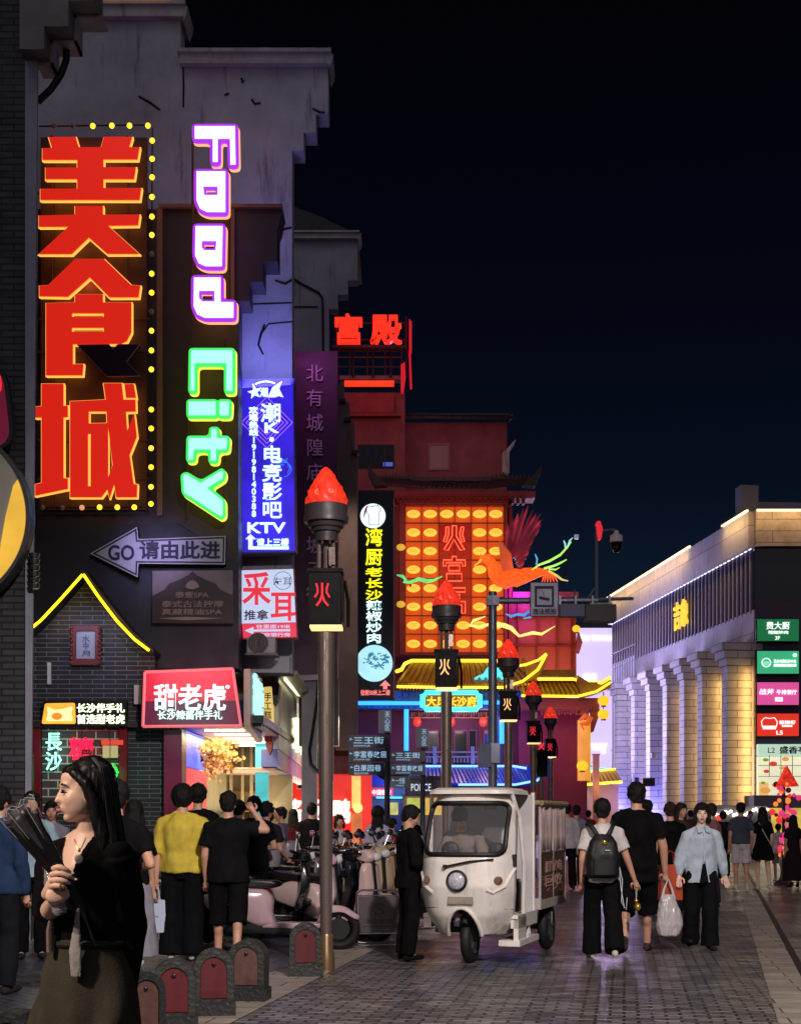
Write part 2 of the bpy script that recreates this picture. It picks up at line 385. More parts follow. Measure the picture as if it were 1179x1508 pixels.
MB().pp(p176, ar, 0, -.15).ob('board', BLACK, t)
MB().pp(p176, offset(ar, -5), .012, 0).ob('panel', emit('wine_glow', (100, 12, 44), .8), t)
MB().pp(p176, fillet([(-60, 578), (-60, 545), (2, 548), (5, 580)], 12), .03, .014).ob('lit_inset', emit('red_glow', (238, 40, 52), 1), t)

# ================================================================== white gable building with the food city signs
t = T('gable_building', 'tall pale building with a stepped horse head gable and stained cornices', 'building', (-4.4, 26, 0))
p255 = FP(25.5)
gab = [(-90, 1340), (-90, 30), (266, 30), (266, 98), (483, 98), (483, 168), (465, 168), (465, 195), (447, 195), (447, 222), (430, 222), (430, 992), (247, 992), (247, 1340)]
MB().pp(p255, gab, 0, -.5).ob('gable_wall', STUC, t)
slant(26.01, 33, -90, 428, 240, 985, .85).ob('side_wall', STUC2, t)
def cornice(mb, pl, u0, u1, v0, v1, k=6):           # stepped coping along the top of a gable
    mb.pb(pl, u0, v0+(v1-v0)*.25, u1, v1, .14, -.62); mb.pb(pl, u0-k*.4, v0, u1+k*.5, v0+(v1-v0)*.25, .2, -.68)
    mb.pp(pl, [(u1, v0+(v1-v0)*.25), (u1+k, v0+(v1-v0)*.3), (u1+k*.7, v1-.2*(v1-v0)), (u1, v1+.3*(v1-v0))], .13, -.6)
cm = MB(); cornice(cm, p255, 100, 272, 9, 30); cornice(cm, p255, 266, 485, 79, 99); cm.ob('cornice', TRIM, t)
cr = MB()
for px in ([(270, 98), (271, 125), (270, 158)], [(345, 445), (372, 448), (430, 446)], [(390, 478), (384, 492), (381, 508), (388, 522)], [(384, 492), (396, 477), (430, 474)],
           [(205, 142), (222, 152), (236, 162)], [(400, 336), (415, 338), (430, 335)], [(405, 413), (420, 418), (430, 412)], [(356, 115), (357, 122), (360, 118)], [(330, 140), (338, 138)], [(371, 146), (375, 153), (384, 152)], [(460, 160), (470, 165), (478, 166)]):
    cr.tube([U(a+random.uniform(-.6, .6), b, 25.495) for a, b in px], [.012+.012*random.random() for _ in px], 5)
cr.ob('wall_cracks', mat('crack_dark', (18, 18, 24), rough=.9), t)
MB().pb(p255, 146, -6, 250, 6, .25, -.3).ob('lit_top_sign', emit('warm_lightbox', (250, 180, 90), 1.2, .3, 5), t)
# dark lower gable in front
t = T('plum_gable_building', 'dark plum painted gable in front of the pale wall carrying the food signs', 'building', (-3.9, 24, 0))
p24 = FP(24.0)
dg = [(56, 985), (56, 308), (415, 308), (411, 330), (408, 338), (408, 385), (387, 385), (387, 415), (367, 415), (367, 443), (351, 443), (351, 985)]
MB().pp(p24, dg, 0, -.6).ob('gable_wall', DARKW, t)
cm = MB(); cm.pb(p24, 235, 303, 416, 308, .08, -.65); cm.pb(p24, 338, 308, 346, 442, .05, 0); cm.pb(p24, 232, 308, 240, 760, .05, 0); cm.ob('coping', mat('plum_trim', (120, 84, 88), rough=.6, var=.2), t)
dk = MB(); dk.pp(p24, [(52, 985), (52, 772), (262, 772), (352, 830), (352, 985)], .06, 0); dk.ob('lower_wall', mat('navy_render', (32, 34, 54), rough=.6, var=.25, vs=1.5, bump=.1), t)
MB().pb(p24, 56, 985, 247, 1386, -.2, -.6).ob('ground_wall', BRICKD, t)

# ---------------- 美食城
t = T('food_city_sign', 'huge vertical neon sign of red Chinese characters edged in yellow on the plum gable', 'neon sign', U(132, 745, 23.7))
p = FP(23.75)
MB().pb(p, 57, 196, 214, 748, -.15, -.24).ob('backing_board', mat('sign_backing', (70, 34, 34), rough=.6, var=.35, vs=2), t)
fr = MB()
for v in (285, 470, 518, 648, 705): fr.tube([U(56, v, 23.86), U(222, v, 23.86)], .018, 6)
for u in (77, 187): fr.tube([U(u, 200, 23.85), U(u, 745, 23.85)], .018, 6)
fr.ob('frame', mat('rust_frame', (60, 32, 38), rough=.6), t)
strokes = [
 ([(74, 206), (113.5, 205.6), (118, 220.7), (151, 220.7), (155, 205.6), (196, 205.6), (191.5, 220.7), (207, 220.7), (204, 238), (154, 238), (154, 250), (201.6, 250), (199, 267), (154, 267), (154, 280.6), (209.5, 280.6), (207, 297.6), (62, 297.6), (62, 281.7), (116, 281.7), (116, 267), (69.5, 267), (69.5, 250.6), (116, 250.6), (116, 238.7), (65, 238.7), (65, 222.3), (79, 221.7)], []),
 ([(112.7, 307), (153.3, 307), (153.3, 319.6), (207, 319.6), (204.8, 334.7), (160.5, 335.5), (206.4, 376.7), (159.7, 376.7), (132.6, 352.8), (107.4, 377), (59.7, 377), (103.4, 336.9), (59.7, 336.9), (59.7, 321), (112.7, 319.6)], []),
 ([(112.7, 384.8), (155.2, 384.8), (195, 423), (208, 423.8), (205.6, 440.5), (163, 440.5), (134, 411.3), (102, 439.7), (60.5, 439), (60.5, 423.8), (73, 423.2)], []),
 ([(112.7, 436.5), (153.3, 436.5), (153.3, 448.4), (195, 448.4), (195, 491.4), (188.3, 504.7), (180.4, 508.6), (109.3, 509.4), (109.3, 539), (124.7, 539), (123.3, 555), (70.3, 555), (70.3, 449.5), (112.7, 448.4)], [[(108, 464), (155, 464), (155, 469.6), (108, 469.6)], [(108, 485.3), (155, 485.3), (155, 491.4), (108, 491.4)]]),
 ([(63.7, 567.8), (95.5, 567.8), (95.5, 600), (102, 600), (102, 616), (95.5, 616.9), (95.5, 706.3), (102, 706.3), (102, 721.6), (54.4, 731.5), (54.4, 715.5), (63.7, 713), (63.7, 616.9), (54.4, 616.9), (54.4, 601.5), (63.7, 600.7)], []),
 ([(105.5, 593.5), (157.8, 591), (154.4, 567), (181, 567), (183.5, 591), (201, 591), (201.5, 608), (187, 608.6), (189, 637), (199.5, 612), (203, 645), (192.3, 671.8), (198.4, 714.7), (203.7, 715.5), (203, 734), (173, 734), (169.8, 714.7), (163, 735.4), (160, 722), (151, 734), (105.5, 734)], [[(132.6, 608), (159, 608), (159.7, 625.4), (132.6, 626)], [(131.5, 641), (135.8, 641), (135.8, 718), (131.5, 718)], [(161, 629), (168, 687), (161, 706)]]),
 ([(185, 568), (198.5, 568), (202, 588), (187.5, 588)], []),
]
face, rim = MB(), MB()
for o_, hs in strokes:
    face.pp(p, o_, .10, .06, hs)
    rim.pp(p, offset(o_, 1.5), .058, .03, [offset(h, -1.5) for h in hs]); rim.pp(p, [(x+.9, y+.8) for x, y in offset(o_, .9)], .028, .005, [[(x+.9, y+.8) for x, y in offset(h, -.6)] for h in hs])
face.ob('red_characters', emit('sign_red', (212, 34, 22), 1.0), t)
rim.ob('yellow_edges', emit('sign_yellow_edge', (255, 178, 74), 1.35), t)
un = [(116.7, 510.5), (161.8, 510), (168.4, 517), (175, 510), (206.4, 509.4), (187, 535), (206.4, 555), (159, 555.6)]
MB().pp(p, un, .08, -.1).ob('unlit_stroke', mat('unlit_acrylic', (62, 40, 70), rough=.25), t)
MB().pp(p, offset(un, .9), .078, .05).ob('unlit_edge', mat('unlit_edge', (150, 120, 150), rough=.4), t)
for v in (250, 420, 640): lamp('POINT', U(132, v, 23.9), (255, 100, 60), 14, .25, t)
t = T('bulb_string', 'string of round yellow bulbs framing the red food sign', 'light string', U(224, 747, 23.6))
w = MB(); w.tube([U(58, 186, 23.62), U(220, 184, 23.62)], .012, 6); w.tube([U(224.5, 188, 23.62), U(222, 745, 23.62)], .012, 6); w.tube([U(60, 748, 23.62), U(222, 747, 23.62)], .012, 6); w.ob('wire', CABLE, t)
BON = emit('bulb_yellow', (255, 205, 50), 2.2); BOFF = mat('bulb_unlit', (150, 140, 140), rough=.2); BDIM = emit('bulb_dim', (240, 160, 110), .9)
bl = [(80, 186, 0), (108, 186, 0), (137, 185.5, 1), (165, 185, 1), (191, 185, 1), (218, 185, 1)]+[(224.3-i*.1, v, m) for i, (v, m) in enumerate([(207, 1), (234, 1), (261, 1), (290, 1), (319, 1), (346, 1), (374, 0), (403, 1), (431, 1), (459, 0), (487, 1), (516, 1), (544, 1), (603, 1), (631, 1), (660, 1), (688, 1), (717, 1), (742, 1)])]+[(63, 748, 0), (92, 748, 0), (121, 747.5, 2), (147, 747, 1), (173, 747, 1), (198, 747, 1)]
for u, v, m in bl: MB().ell(U(u, v, 23.58), .043, 10, 6).ob('bulb', (BOFF, BON, BDIM)[m], t, smooth=True)

# ---------------- FOOD CITY
def tube_letters(name, label, cores, rimm, backm, corem, base, k=4.6):
    t = T(name, label, 'neon sign', base); p = FP(23.6); c_, r_, b_ = MB(), MB(), MB()
    for o_, hs in cores:
        out = fillet(offset(o_, k), k*1.5, 4)
        c_.pp(p, o_, .125, .1, hs)
        h2 = [offset(h, -3.5) for h in hs]
        r_.pp(p, out, .098, .02, h2)
        b_.pp(p, [(x+1.3, y+1.2) for x, y in offset(out, .4)], .018, -.03, h2)
    c_.ob('letter_faces', corem, t); r_.ob('letter_rims', rimm, t); b_.ob('letter_backs', backm, t)
    return t
tf = tube_letters('food_sign', 'sideways neon word FOOD in white letters with purple rims', [
 ([(288.5, 191), (347, 191), (348, 246.5), (340.7, 246.5), (340.2, 208.5), (321.8, 208.5), (321.8, 242.5), (315, 242.5), (315, 208.5), (288.5, 208.5)], []),
 ([(291.3, 257.2), (333, 257.2), (333, 316), (306, 316), (296, 311), (291.3, 300)], [[(300.5, 278.5), (322, 278.5), (322, 292), (302, 292)]]),
 ([(289.8, 337.4), (329, 337.4), (328, 395.5), (304, 395.5), (294, 391), (289, 380)], [[(298.5, 358.5), (320.5, 358.5), (319, 373), (303, 373), (298.5, 369)]]),
 ([(287.5, 412.8), (326, 412.8), (326, 448.8), (345, 448.8), (344.8, 471), (303, 471), (292, 466), (287, 455)], [[(294.5, 431.5), (317.5, 431.5), (317.5, 448), (300, 448), (294.5, 443)]]),
], emit('neon_purple', (158, 44, 205), 1.25), emit('neon_orange_back', (255, 178, 110), 1.3), emit('neon_white_core', (205, 240, 255), 1.7), U(318, 478, 23.6))
fr = MB()
for u in (284, 338): fr.tube([U(u, 190, 23.8), U(u, 478, 23.8)], .02, 6)
fr.ob('frame', mat('rust_frame', (60, 32, 38)), tf)
tc = tube_letters('city_sign', 'sideways neon word CITY in pale blue letters with green rims', [
 ([(283.4, 519.4), (343.3, 519.4), (343.3, 578), (335, 578), (335, 537.5), (287.8, 537.5), (287.8, 578), (282.6, 578)], []),
 ([(280, 594.6), (318.5, 594.6), (318.5, 614), (280, 614)], []), ([(325, 594.6), (338.5, 594.6), (337.5, 614), (325, 614)], []),
 ([(280, 648), (313, 648), (313, 635), (320.5, 635), (320, 648), (335.5, 648), (334.5, 664), (319.5, 664), (319, 680.5), (312, 680.5), (312, 664), (286.5, 664), (285.5, 679), (279.5, 679)], []),
 ([(271.5, 703), (276, 701), (297, 714), (327.5, 696), (330, 699), (329, 706.5), (306, 720.5), (329, 740), (329, 760.5), (326.5, 762.5), (273, 727.5)], []),
], emit('neon_green', (66, 222, 96), 1.2), emit('neon_lime_back', (236, 226, 60), 1.4), emit('neon_cyan_core', (160, 232, 245), 1.35), U(310, 765, 23.6), 4.2)
fr = MB()
for u in (279, 331): fr.tube([U(u, 500, 23.8), U(u-3, 765, 23.8)], .02, 6)
fr.ob('frame', mat('rust_frame', (60, 32, 38)), tc)
lamp('POINT', U(330, 330, 23.2), (170, 100, 235), 5, .4, tf); lamp('POINT', U(395, 300, 24.6), (140, 125, 220), 9, .3, tf)

# ---------------- KTV blue lightbox
t = T('ktv_sign', 'tall blue lightbox sign with white KTV lettering on the pale wall edge', 'sign', U(395, 817, 24.9))
p = FP(24.9); MB().pp(p, [(353, 561), (434, 560), (437, 815), (354, 817)], .1, -.2).ob('casing', mat('blue_casing', (60, 56, 120), rough=.4), t)
MB().pp(p, [(355, 563), (432, 562), (435, 813), (356, 815)], .115, .1).ob('blue_panel', emit('ktv_blue', (52, 30, 216), .95, .35, 2.2), t)
g = MB(); 
def dia(cx, cy, r, th):
    o_ = [(cx, cy-r), (cx+r, cy), (cx, cy+r), (cx-r, cy)]; g.pp(p, o_, .124, .117, [[(cx, cy-r+th), (cx+r-th, cy), (cx, cy+r-th), (cx-r+th, cy)]])
for r in (19, 25, 31, 38): dia(394, 625, r, 1.1)
g.ob('diamond_lines', emit('ktv_pink', (190, 120, 250), 1), t)
g = MB(); 
for k in range(9):
    a = k*.7; pts = [(418+(6+k*.9)*math.cos(a+j*.35)*(1-.06*j), 685+k*2.2-8+(5+k)*.8*math.sin(a+j*.35)) for j in range(7)]
    for q0, q1 in zip(pts, pts[1:]): g.tube([p(*q0, .12), p(*q1, .12)], .006, 4)
g.ob('swirl_lines', emit('ktv_cyan', (70, 130, 250), 1), t)
g = MB(); text(g, p, '潮', 385, 597, 415, 626, .117, .15, .012, True); text(g, p, 'K', 391, 626, 411, 640, .117, .15, 0.016); g.ell(p(401, 650, .13), .04, 10, 6)
for i, ch in enumerate('电竞影吧'): text(g, p, ch, 387, 659+i*27, 416, 686+i*27, .117, .15, .012, True)
text(g, p, '欢唱热线', 368, 602, 381, 645, .117, .14, 0.016, True); text(g, p, '19198140388', 369, 645, 381, 764, .117, .14, 0.016, True)
text(g, p, 'KTV', 366, 772, 421, 787, .117, .15, 0.016); text(g, p, '请上三楼', 379, 795, 426, 806, .117, .14, 0.016)
g.pp(p, [(370, 789), (378, 796), (373, 796), (373, 807), (426, 807), (426, 811), (367, 811), (367, 796), (363, 796)], .14, .117)
g.pp(p, [(366, 580), (374, 578), (373, 568), (379, 576), (386, 574), (380, 581), (384, 588), (376, 585), (371, 590), (372, 583)], .14, .117); text(g, p, '潮', 384, 574, 396, 588, .117, .14, 0.016, True)
g.pp(p, [(396, 588), (402, 574), (416, 565), (412, 576), (418, 588), (411, 586), (406, 588)], .14, .117)
g.tube([p(377+i*3.6, 571-4*math.sin(i*.36)-2, .13) for i in range(9)], .012, 5)
g.ob('lettering', emit('ktv_white', (205, 245, 255), 1.5), t)
lamp('AREA', U(392, 552, 24.6), (128, 126, 230), 44, .8, t, U(392, 470, 25.5)); lamp('AREA', U(395, 690, 24.3), (70, 60, 240), 10, 1.2, t, U(395, 690, 20), size_y=2.6)

# ---------------- arrow sign, spa sign, ear picking sign, air conditioner
t = T('arrow_sign', 'white arrow board pointing left with dark lettering on the navy wall', 'sign', U(235, 848, 23.8))
p = FP(23.8); ar = [(134, 816), (203, 777), (205, 795), (333, 790), (332, 832), (205, 831), (204, 851)]
MB().pp(p, ar, .05, -.12).ob('border', mat('sign_navy_edge', (34, 30, 52), rough=.5), t)
MB().pp(p, ar, .056, .045, [offset(ar, -1.3)]).ob('edge_line', mat('sign_white', (190, 186, 205), rough=.5), t)
MB().pp(p, offset(ar, -4), .058, .05).ob('panel', mat('sign_lilac_white', (176, 172, 200), rough=.5, var=.1), t)
g = MB(); text(g, p, 'GO', 161, 804, 199, 826, .06, .075, 0.016); text(g, p, '请由此进', 207, 798, 325, 824, .06, .075, 0.016); g.ob('lettering', mat('ink_navy', (22, 24, 60), rough=.6), t)
lamp('SPOT', U(200, 775, 22.6), (190, 175, 235), 55, .2, t, U(230, 815, 23.8), spread=75)
t = T('spa_sign', 'unlit brown sign with a lotus and SPA lettering under the white arrow', 'sign', U(284, 918, 23.8))
MB().pp(p, [(225, 841), (343, 840), (343, 918), (225, 917)], .02, -.1).ob('board', mat('spa_pale', (120, 108, 120), rough=.6, var=.2), t)
sc_ = [(225, 918), (225, 878), (243, 869), (250, 860), (265, 854), (277, 848), (284, 842), (291, 848), (303, 854), (318, 860), (325, 869), (343, 877), (343, 918)]
MB().pp(p, sc_, .04, .022).ob('scalloped_panel', mat('spa_brown', (42, 26, 34), rough=.5, var=.3), t)
g = MB(); text(g, p, '泰壹SPA', 259, 872, 308, 881, .042, .055, 0.012); text(g, p, '泰式古法按摩', 239, 885, 330, 895, .042, .055, 0.008); text(g, p, '真藏精油SPA', 239, 897, 328, 906, .042, .055, 0.008)
for k in range(7):
    a = math.radians(-150+k*20); cx, cy = 284+9*math.cos(a), 868+11*math.sin(a); g.pp(p, fillet([(284, 869), (cx-3, cy+3), (cx, cy-3), (cx+3, cy+3)], 2), .055+.001*k, .042)
g.pp(p, [(234, 911), (275, 909), (330, 911), (275, 914)], .05, .042)
g.ob('lettering', mat('spa_gold', (140, 118, 116), rough=.5), t)
t = T('ear_sign', 'white and red lightbox with big red characters below the blue KTV sign', 'sign', U(396, 942, 24.6))
p = FP(24.6); MB().pp(p, [(354, 840), (433, 838), (438, 940), (358, 942)], .06, -.25).ob('casing', mat('pink_casing', (160, 60, 90), rough=.5), t)
MB().pp(p, [(356, 841), (432, 839), (436, 917), (357, 919)], .07, .055).ob('white_panel', emit('ear_white', (196, 212, 246), .85), t)
MB().pp(p, [(357, 919.3), (436, 917.3), (437, 939), (359, 940)], .07, .055).ob('red_panel', emit('ear_red', (224, 48, 78), .9), t)
g = MB(); text(g, p, '采', 358, 843, 399, 894, .072, .08, 0.016, True); text(g, p, '耳', 399, 871, 436, 917, .072, .08, 0.016, True); g.ob('big_characters', emit('ear_red_ink', (228, 40, 60), .9), t)
g = MB(); text(g, p, '推拿', 360, 899, 396, 914, .072, .08, 0.015); text(g, p, '左耳', 403, 851, 430, 863, .072, .078, -.005)
for k in range(24):
    a0, a1 = k*math.pi/12, (k+.8)*math.pi/12; g.tube([p(417+13*math.cos(a0), 856+13*math.sin(a0), .074), p(417+13*math.cos(a1), 856+13*math.sin(a1), .074)], .005, 4)
g.ob('small_characters', mat('ear_purple_ink', (90, 30, 70), rough=.6), t)
g = MB(); text(g, p, '往里面19米', 378, 920.5, 428, 926.5, .072, .08, 0.014); text(g, p, '邮政银行旁', 380, 932.5, 428, 938.5, .072, .08, 0.014)
g.pp(p, [(361, 929.5), (374, 924), (374, 928), (428, 927.5), (428, 930.5), (374, 931), (374, 935)], .08, .072); g.ob('arrow_lettering', emit('ear_white', (240, 244, 255), 1), t)
t = T('air_conditioner', 'white outdoor air conditioner unit below the ear sign', 'air conditioner', U(390, 967, 24.7))
p = FP(24.9); MB().pb(p, 368, 943, 409, 967, .5, .1).ob('casing', mat('ac_white', (150, 150, 165), rough=.5, var=.15), t, bevel=.015)
fg = MB()
for r in (.04, .08, .12, .16): fg.tube([p(384, 952, .515)+V((r*math.cos(a*.3927), 0, r*math.sin(a*.3927))) for a in range(16)], .008, 5, closed=True)
for k in range(6): a = k*math.pi/3; fg.tube([p(384, 952, .515), p(384, 952, .515)+V((.17*math.cos(a), 0, .17*math.sin(a)))], .007, 5)
fg.ob('fan_grille', STEEL, t); MB().lathe([(.165, -.012), (.17, 0), (.0, .004)], p(384, 952, .505), 20, 'Y').ob('fan_opening', BLACK, t)
MB().pb(p, 366, 967, 412, 969.5, .55, 0).ob('bracket', STEEL, t)
MB().pb(FP(25.3), 365, 969, 428, 992, .2, 0).ob('wall_ledge', STUC, bpy.data.objects['gable_building'])
# ================================================================== brick gift shop with the yellow neon roof line
t = T('brick_shop', 'small dark brick shop with a yellow neon gable line and red posts', 'shop', (-5, 23.6, 0))
p = FP(23.6)
MB().pp(p, [(47, 1386), (47, 942), (68, 923), (100, 888), (130, 853), (150, 880), (178, 915), (200, 942), (228, 964), (228, 985), (247, 1000), (247, 1386)], 0, -.45).ob('wall', BRICKD, t)
rf = MB()
L_ = [(45, 944), (68, 922), (98, 888), (130, 848)]; R_ = [(130, 848), (152, 878), (178, 912), (202, 940), (232, 966)]
for P_ in (L_, R_):
    for a, b in zip(P_, P_[1:]): rf.hexa([p(a[0], a[1], .35), p(b[0], b[1], .35), p(b[0], b[1], -.5), p(a[0], a[1], -.5), p(a[0], a[1]-6, .35), p(b[0], b[1]-6, .35), p(b[0], b[1]-6, -.5), p(a[0], a[1]-6, -.5)])
rf.ob('roof', TILE, t)
ny = MB(); ny.tube([p(47, 937, .40), p(70, 918, .40), p(98, 888, .40), p(130, 852, .40)], .022, 8); ny.tube([p(131, 852, .4), p(152, 883, .4), p(180, 920, .4), p(205, 946, .4), p(226, 962, .4)], .022, 8)
ny.ob('neon_tube', emit('neon_yellow', (255, 222, 30), 2.6), t)
for a, b in (((85, 905)), ((165, 905))): lamp('POINT', p(a, b+4, .6), (255, 205, 40), 2.2, .1, t)
MB().pb(p, 71, 976, 76, 1008, .05, 0).ob('vent_pipe', WHITEP, t); MB().pb(p, 200, 1010, 211, 1038, .15, 0).ob('meter_box', WHITEP, t)
for a, b in ((46, 62), (178, 189)): MB().pb(p, a, 1072, b, 1386, .12, 0).ob('post', REDPOST, t)
MB().pb(p, 40, 1064, 246, 1072, .2, 0).ob('lintel', mat('dark_wood', (44, 32, 34), rough=.5, var=.2), t)
MB().pb(p, 63, 1073, 178, 1200, .02, .004).ob('shop_front', brick('pale_mortar_brick', (70, 70, 76), (50, 52, 60), (190, 186, 176), w=.3, h=.13, mortar=.012, rough=.5), t)
MB().pb(p, 246, 1076, 272, 1386, .3, -.2).ob('pillar', mat('magenta_pillar', (128, 34, 74), rough=.4, var=.1), t)
t = T('framed_plaque', 'pale calligraphy plaque in a carved red frame on the brick shop gable', 'plaque', U(128, 980, 23.5))
f_ = MB(); f_.pp(p, fillet([(107, 923), (149, 923), (147, 952), (149, 980), (107, 980), (108, 952)], 2), .1, .0, [[(114, 930), (142, 930), (142, 971), (114, 971)]])
for k in range(9):
    for u in (107.5, 148): f_.ell(p(u, 926+k*6.4, .1), (.028, .02, .028), 8, 5)
f_.ob('frame', mat('carved_red', (110, 36, 48), rough=.5, var=.2), t)
MB().pb(p, 113, 929, 143, 972, .06, .01).ob('panel', mat('plaque_blue', (150, 158, 190), rough=.4), t)
g = MB(); text(g, p, '水', 122, 936, 134, 947, .062, .068, .0); text(g, p, '中', 124, 947, 132, 957, .062, .068, .0); text(g, p, '月', 122, 959, 134, 967, .062, .068, .0); g.ob('lettering', mat('plaque_ink', (60, 60, 100)), t)
lamp('SPOT', p(128, 905, 1.1), (200, 205, 255), 26, .1, t, p(128, 960, 0), spread=90)
t = T('gift_sign', 'glowing LED sign with an orange emblem over the brick shop front', 'sign', U(125, 1068, 23.3))
p = FP(23.3); MB().pb(p, 64, 1032, 186, 1069, 0, -.2).ob('casing', BLACK, t)
g = MB(); g.pp(p, fillet([(67, 1036), (111, 1035), (112, 1066), (62, 1066)], 3), .02, .005); g.ob('orange_panel', emit('gift_orange', (248, 170, 60), 1.2, .15, 3), t)
g = MB(); g.pp(p, fillet([(70, 1040), (80, 1046), (95, 1044), (108, 1040), (105, 1052), (109, 1062), (68, 1062), (72, 1052)], 4), .03, .021); g.ob('emblem', emit('gift_cream', (255, 230, 150), 1.5), t)
g = MB(); g.pp(p, [(85+8*math.cos(a*.5236), 1055+5.5*math.sin(a*.5236)) for a in range(12)], .038, .031); g.ob('emblem_centre', emit('gift_amber', (240, 140, 50), 1), t)
g = MB(); text(g, p, '长沙伴手礼', 114, 1036, 184, 1049.5, .0, .02, 0.016); text(g, p, '首选甜老虎', 114, 1052, 184, 1066, .0, .02, 0.016); g.ob('lettering', emit('gift_white', (240, 255, 215), 1.8), t)
lamp('AREA', p(125, 1050, .5), (225, 240, 170), 16, 1.0, t, p(125, 1120, 1.4))
NE = []
for s_, lab, us, col, k in (('長沙', 'pale cyan neon characters stacked in the brick shop window', (68, 1078, 92, 1136), (160, 250, 225), 1), ('糖', 'red neon character glowing above the head of the woman with the bouquet', (103, 1086, 139, 1121), (250, 24, 70), 1), ('妙', 'green neon character beside the red post of the brick shop', (149, 1124, 176, 1156), (40, 225, 80), 1)):
    t = T('neon_sign', lab, 'neon sign', U(us[0], us[3], 23.4)); p = FP(23.44); g = MB(); text(g, p, s_, *us, .02, .05, 0.012, True)
    g.ob('characters', emit('shop_neon_'+str(col[0]), col, 1.6), t)
    w = MB(); w.tube([p((us[0]+us[2])/2, 1073, .0), p((us[0]+us[2])/2, us[3], .0)], .006, 5); w.ob('hanger', CABLE, t)
    lamp('POINT', p((us[0]+us[2])/2, (us[1]+us[3])/2, .25), col, 3.2, .15, t)
t = T('window_notice', 'small red and cream lit notice in the brick shop window', 'sign', U(160, 1102, 23.5))
MB().pb(FP(23.5), 150, 1090, 182, 1097, .04, 0).ob('red_strip', emit('notice_red', (220, 70, 50), .9), t); MB().pb(FP(23.5), 152, 1098, 174, 1116, .03, 0).ob('cream_panel', emit('notice_cream', (200, 190, 140), .55), t)
t = T('display_screen', 'colourful tall screen on the sidewalk at the far left', 'screen', U(30, 1200, 20))
p = FP(20.0); MB().pp(p, [(14, 1095), (47, 1112), (48, 1300), (13, 1300)], 0, -.12).ob('casing', BLACK, t)
g = emit('screen_picture', (70, 70, 190), 1.0)
if True:
    N, L = nodes_of(g); b = N['Principled BSDF']; tc = N.new('ShaderNodeTexCoord'); mp = N.new('ShaderNodeMapping'); mp.inputs['Scale'].default_value = (1, 1, .6); nz = N.new('ShaderNodeTexNoise'); nz.inputs['Scale'].default_value = 5; nz.inputs['Detail'].default_value = 9; nz.inputs['Roughness'].default_value = .75
    L.new(tc.outputs['Object'], mp.inputs[0]); L.new(mp.outputs[0], nz.inputs['Vector']); r = N.new('ShaderNodeValToRGB'); L.new(nz.outputs[0], r.inputs[0]); e = r.color_ramp.elements
    e[0].position = .3; e[0].color = (.01, .02, .12, 1); e[1].position = .72; e[1].color = (.9, .5, .25, 1)
    for pos, c in ((.42, (.03, .08, .55)), (.5, (.05, .25, .6)), (.56, (.35, .06, .12)), (.63, (.55, .12, .06))): q = e.new(pos); q.color = (*c, 1)
    L.new(r.outputs[0], b.inputs['Emission Color'])
MB().pp(p, [(16, 1099), (46, 1114), (46, 1200), (15, 1200)], .01, 0).ob('picture', g, t)

# ================================================================== corner shop 甜老虎
t = T('corner_shop', 'open corner shop with cream walls, teal column and bright striped ceiling', 'shop', (-2.9, 27, 0))
def S(px, d): return (px-CX)/F*d
x0 = S(272, 24.2); x1 = -2.25
MB().box(x0-.6, 31, 0, x1, 31.2, 3.6).ob('back_wall', mat('cream_wall', (190, 180, 140), rough=.5, var=.12, vs=2), t)
MB().box(x0-.25, 24.0, 0, x0-.05, 31, 3.6).ob('side_wall', mat('cream_wall', (190, 180, 140)), t)
ce = MB()
for k in range(16): ce.box(x0, 23.7+k*.42, 2.93, x1+.05, 23.7+k*.42+.32, 2.97)
ce.ob('ceiling_slats', mat('ceiling_white', (215, 212, 205), rough=.4), t)
MB().box(x0-.2, 23.5, 2.98, x1+.1, 31, 3.1).ob('ceiling', BLACK, t)
lp = MB()
for k in range(5): lp.box(x0+.3, 24.4+k*1.3, 2.90, x1-.3, 24.44+k*1.3, 2.925)
lp.ob('ceiling_lights', emit('shop_tube', (255, 244, 215), 6), t)
MB().box(S(376, 28.8), 28.8, 0, S(394, 28.8), 29.1, 2.93).ob('teal_column', emit('teal_glow', (60, 180, 195), .75, .2, 3), t)
for px, d in ((338, 30.5), (355, 30.7), (368, 30.6)):
    MB().box(S(px, d), d, 0, S(px+4, d), d+.12, 2.93).ob('wall_post', mat('cream_post', (215, 205, 170), rough=.4), t)
MB().box(x0-.02, 24.2, 0, x0+.02, 26.8, 2.3).ob('red_poster', emit('poster_red', (225, 56, 70), .8, .3, 4), t)
MB().box(x0-.02, 24.2, 2.32, x0+.03, 26.4, 2.9).ob('blue_lightbox', emit('poster_blue', (70, 90, 235), 1.1, .5, 9), t)
ct = MB(); ct.box(S(300, 29), 29, 0, S(372, 29), 29.5, .95); ct.ob('counter', mat('counter_wood', (150, 100, 60), rough=.4), t)
sh = MB()
for z in (1.2, 1.6, 2.0):
    sh.box(S(315, 30.9), 30.75, z, S(376, 30.9), 31, z+.03)
sh.ob('shelves', mat('counter_wood', (150, 100, 60)), t)
lamp('AREA', (-3.0, 26.6, 2.85), (255, 232, 190), 150, 1.2, t, (-3.0, 26.6, 0), size_y=4.5)
pots = MB()
for k in range(26):
    z = random.choice((1.23, 1.63, 2.03)); pots.lathe([(.05, 0), (.06, .08), (.045, .16), (.03, .18)], (random.uniform(S(317, 30.8), S(374, 30.8)), 30.85, z), 8)
t2 = pots.ob('sauce_jars', mat('jar_glaze', (140, 50, 30), rough=.25), t)
t = T('blossom_branch', 'bare branch of small golden blossoms hanging under the corner shop canopy', 'plant', U(325, 1140, 25.5))
br = MB(); pts = []
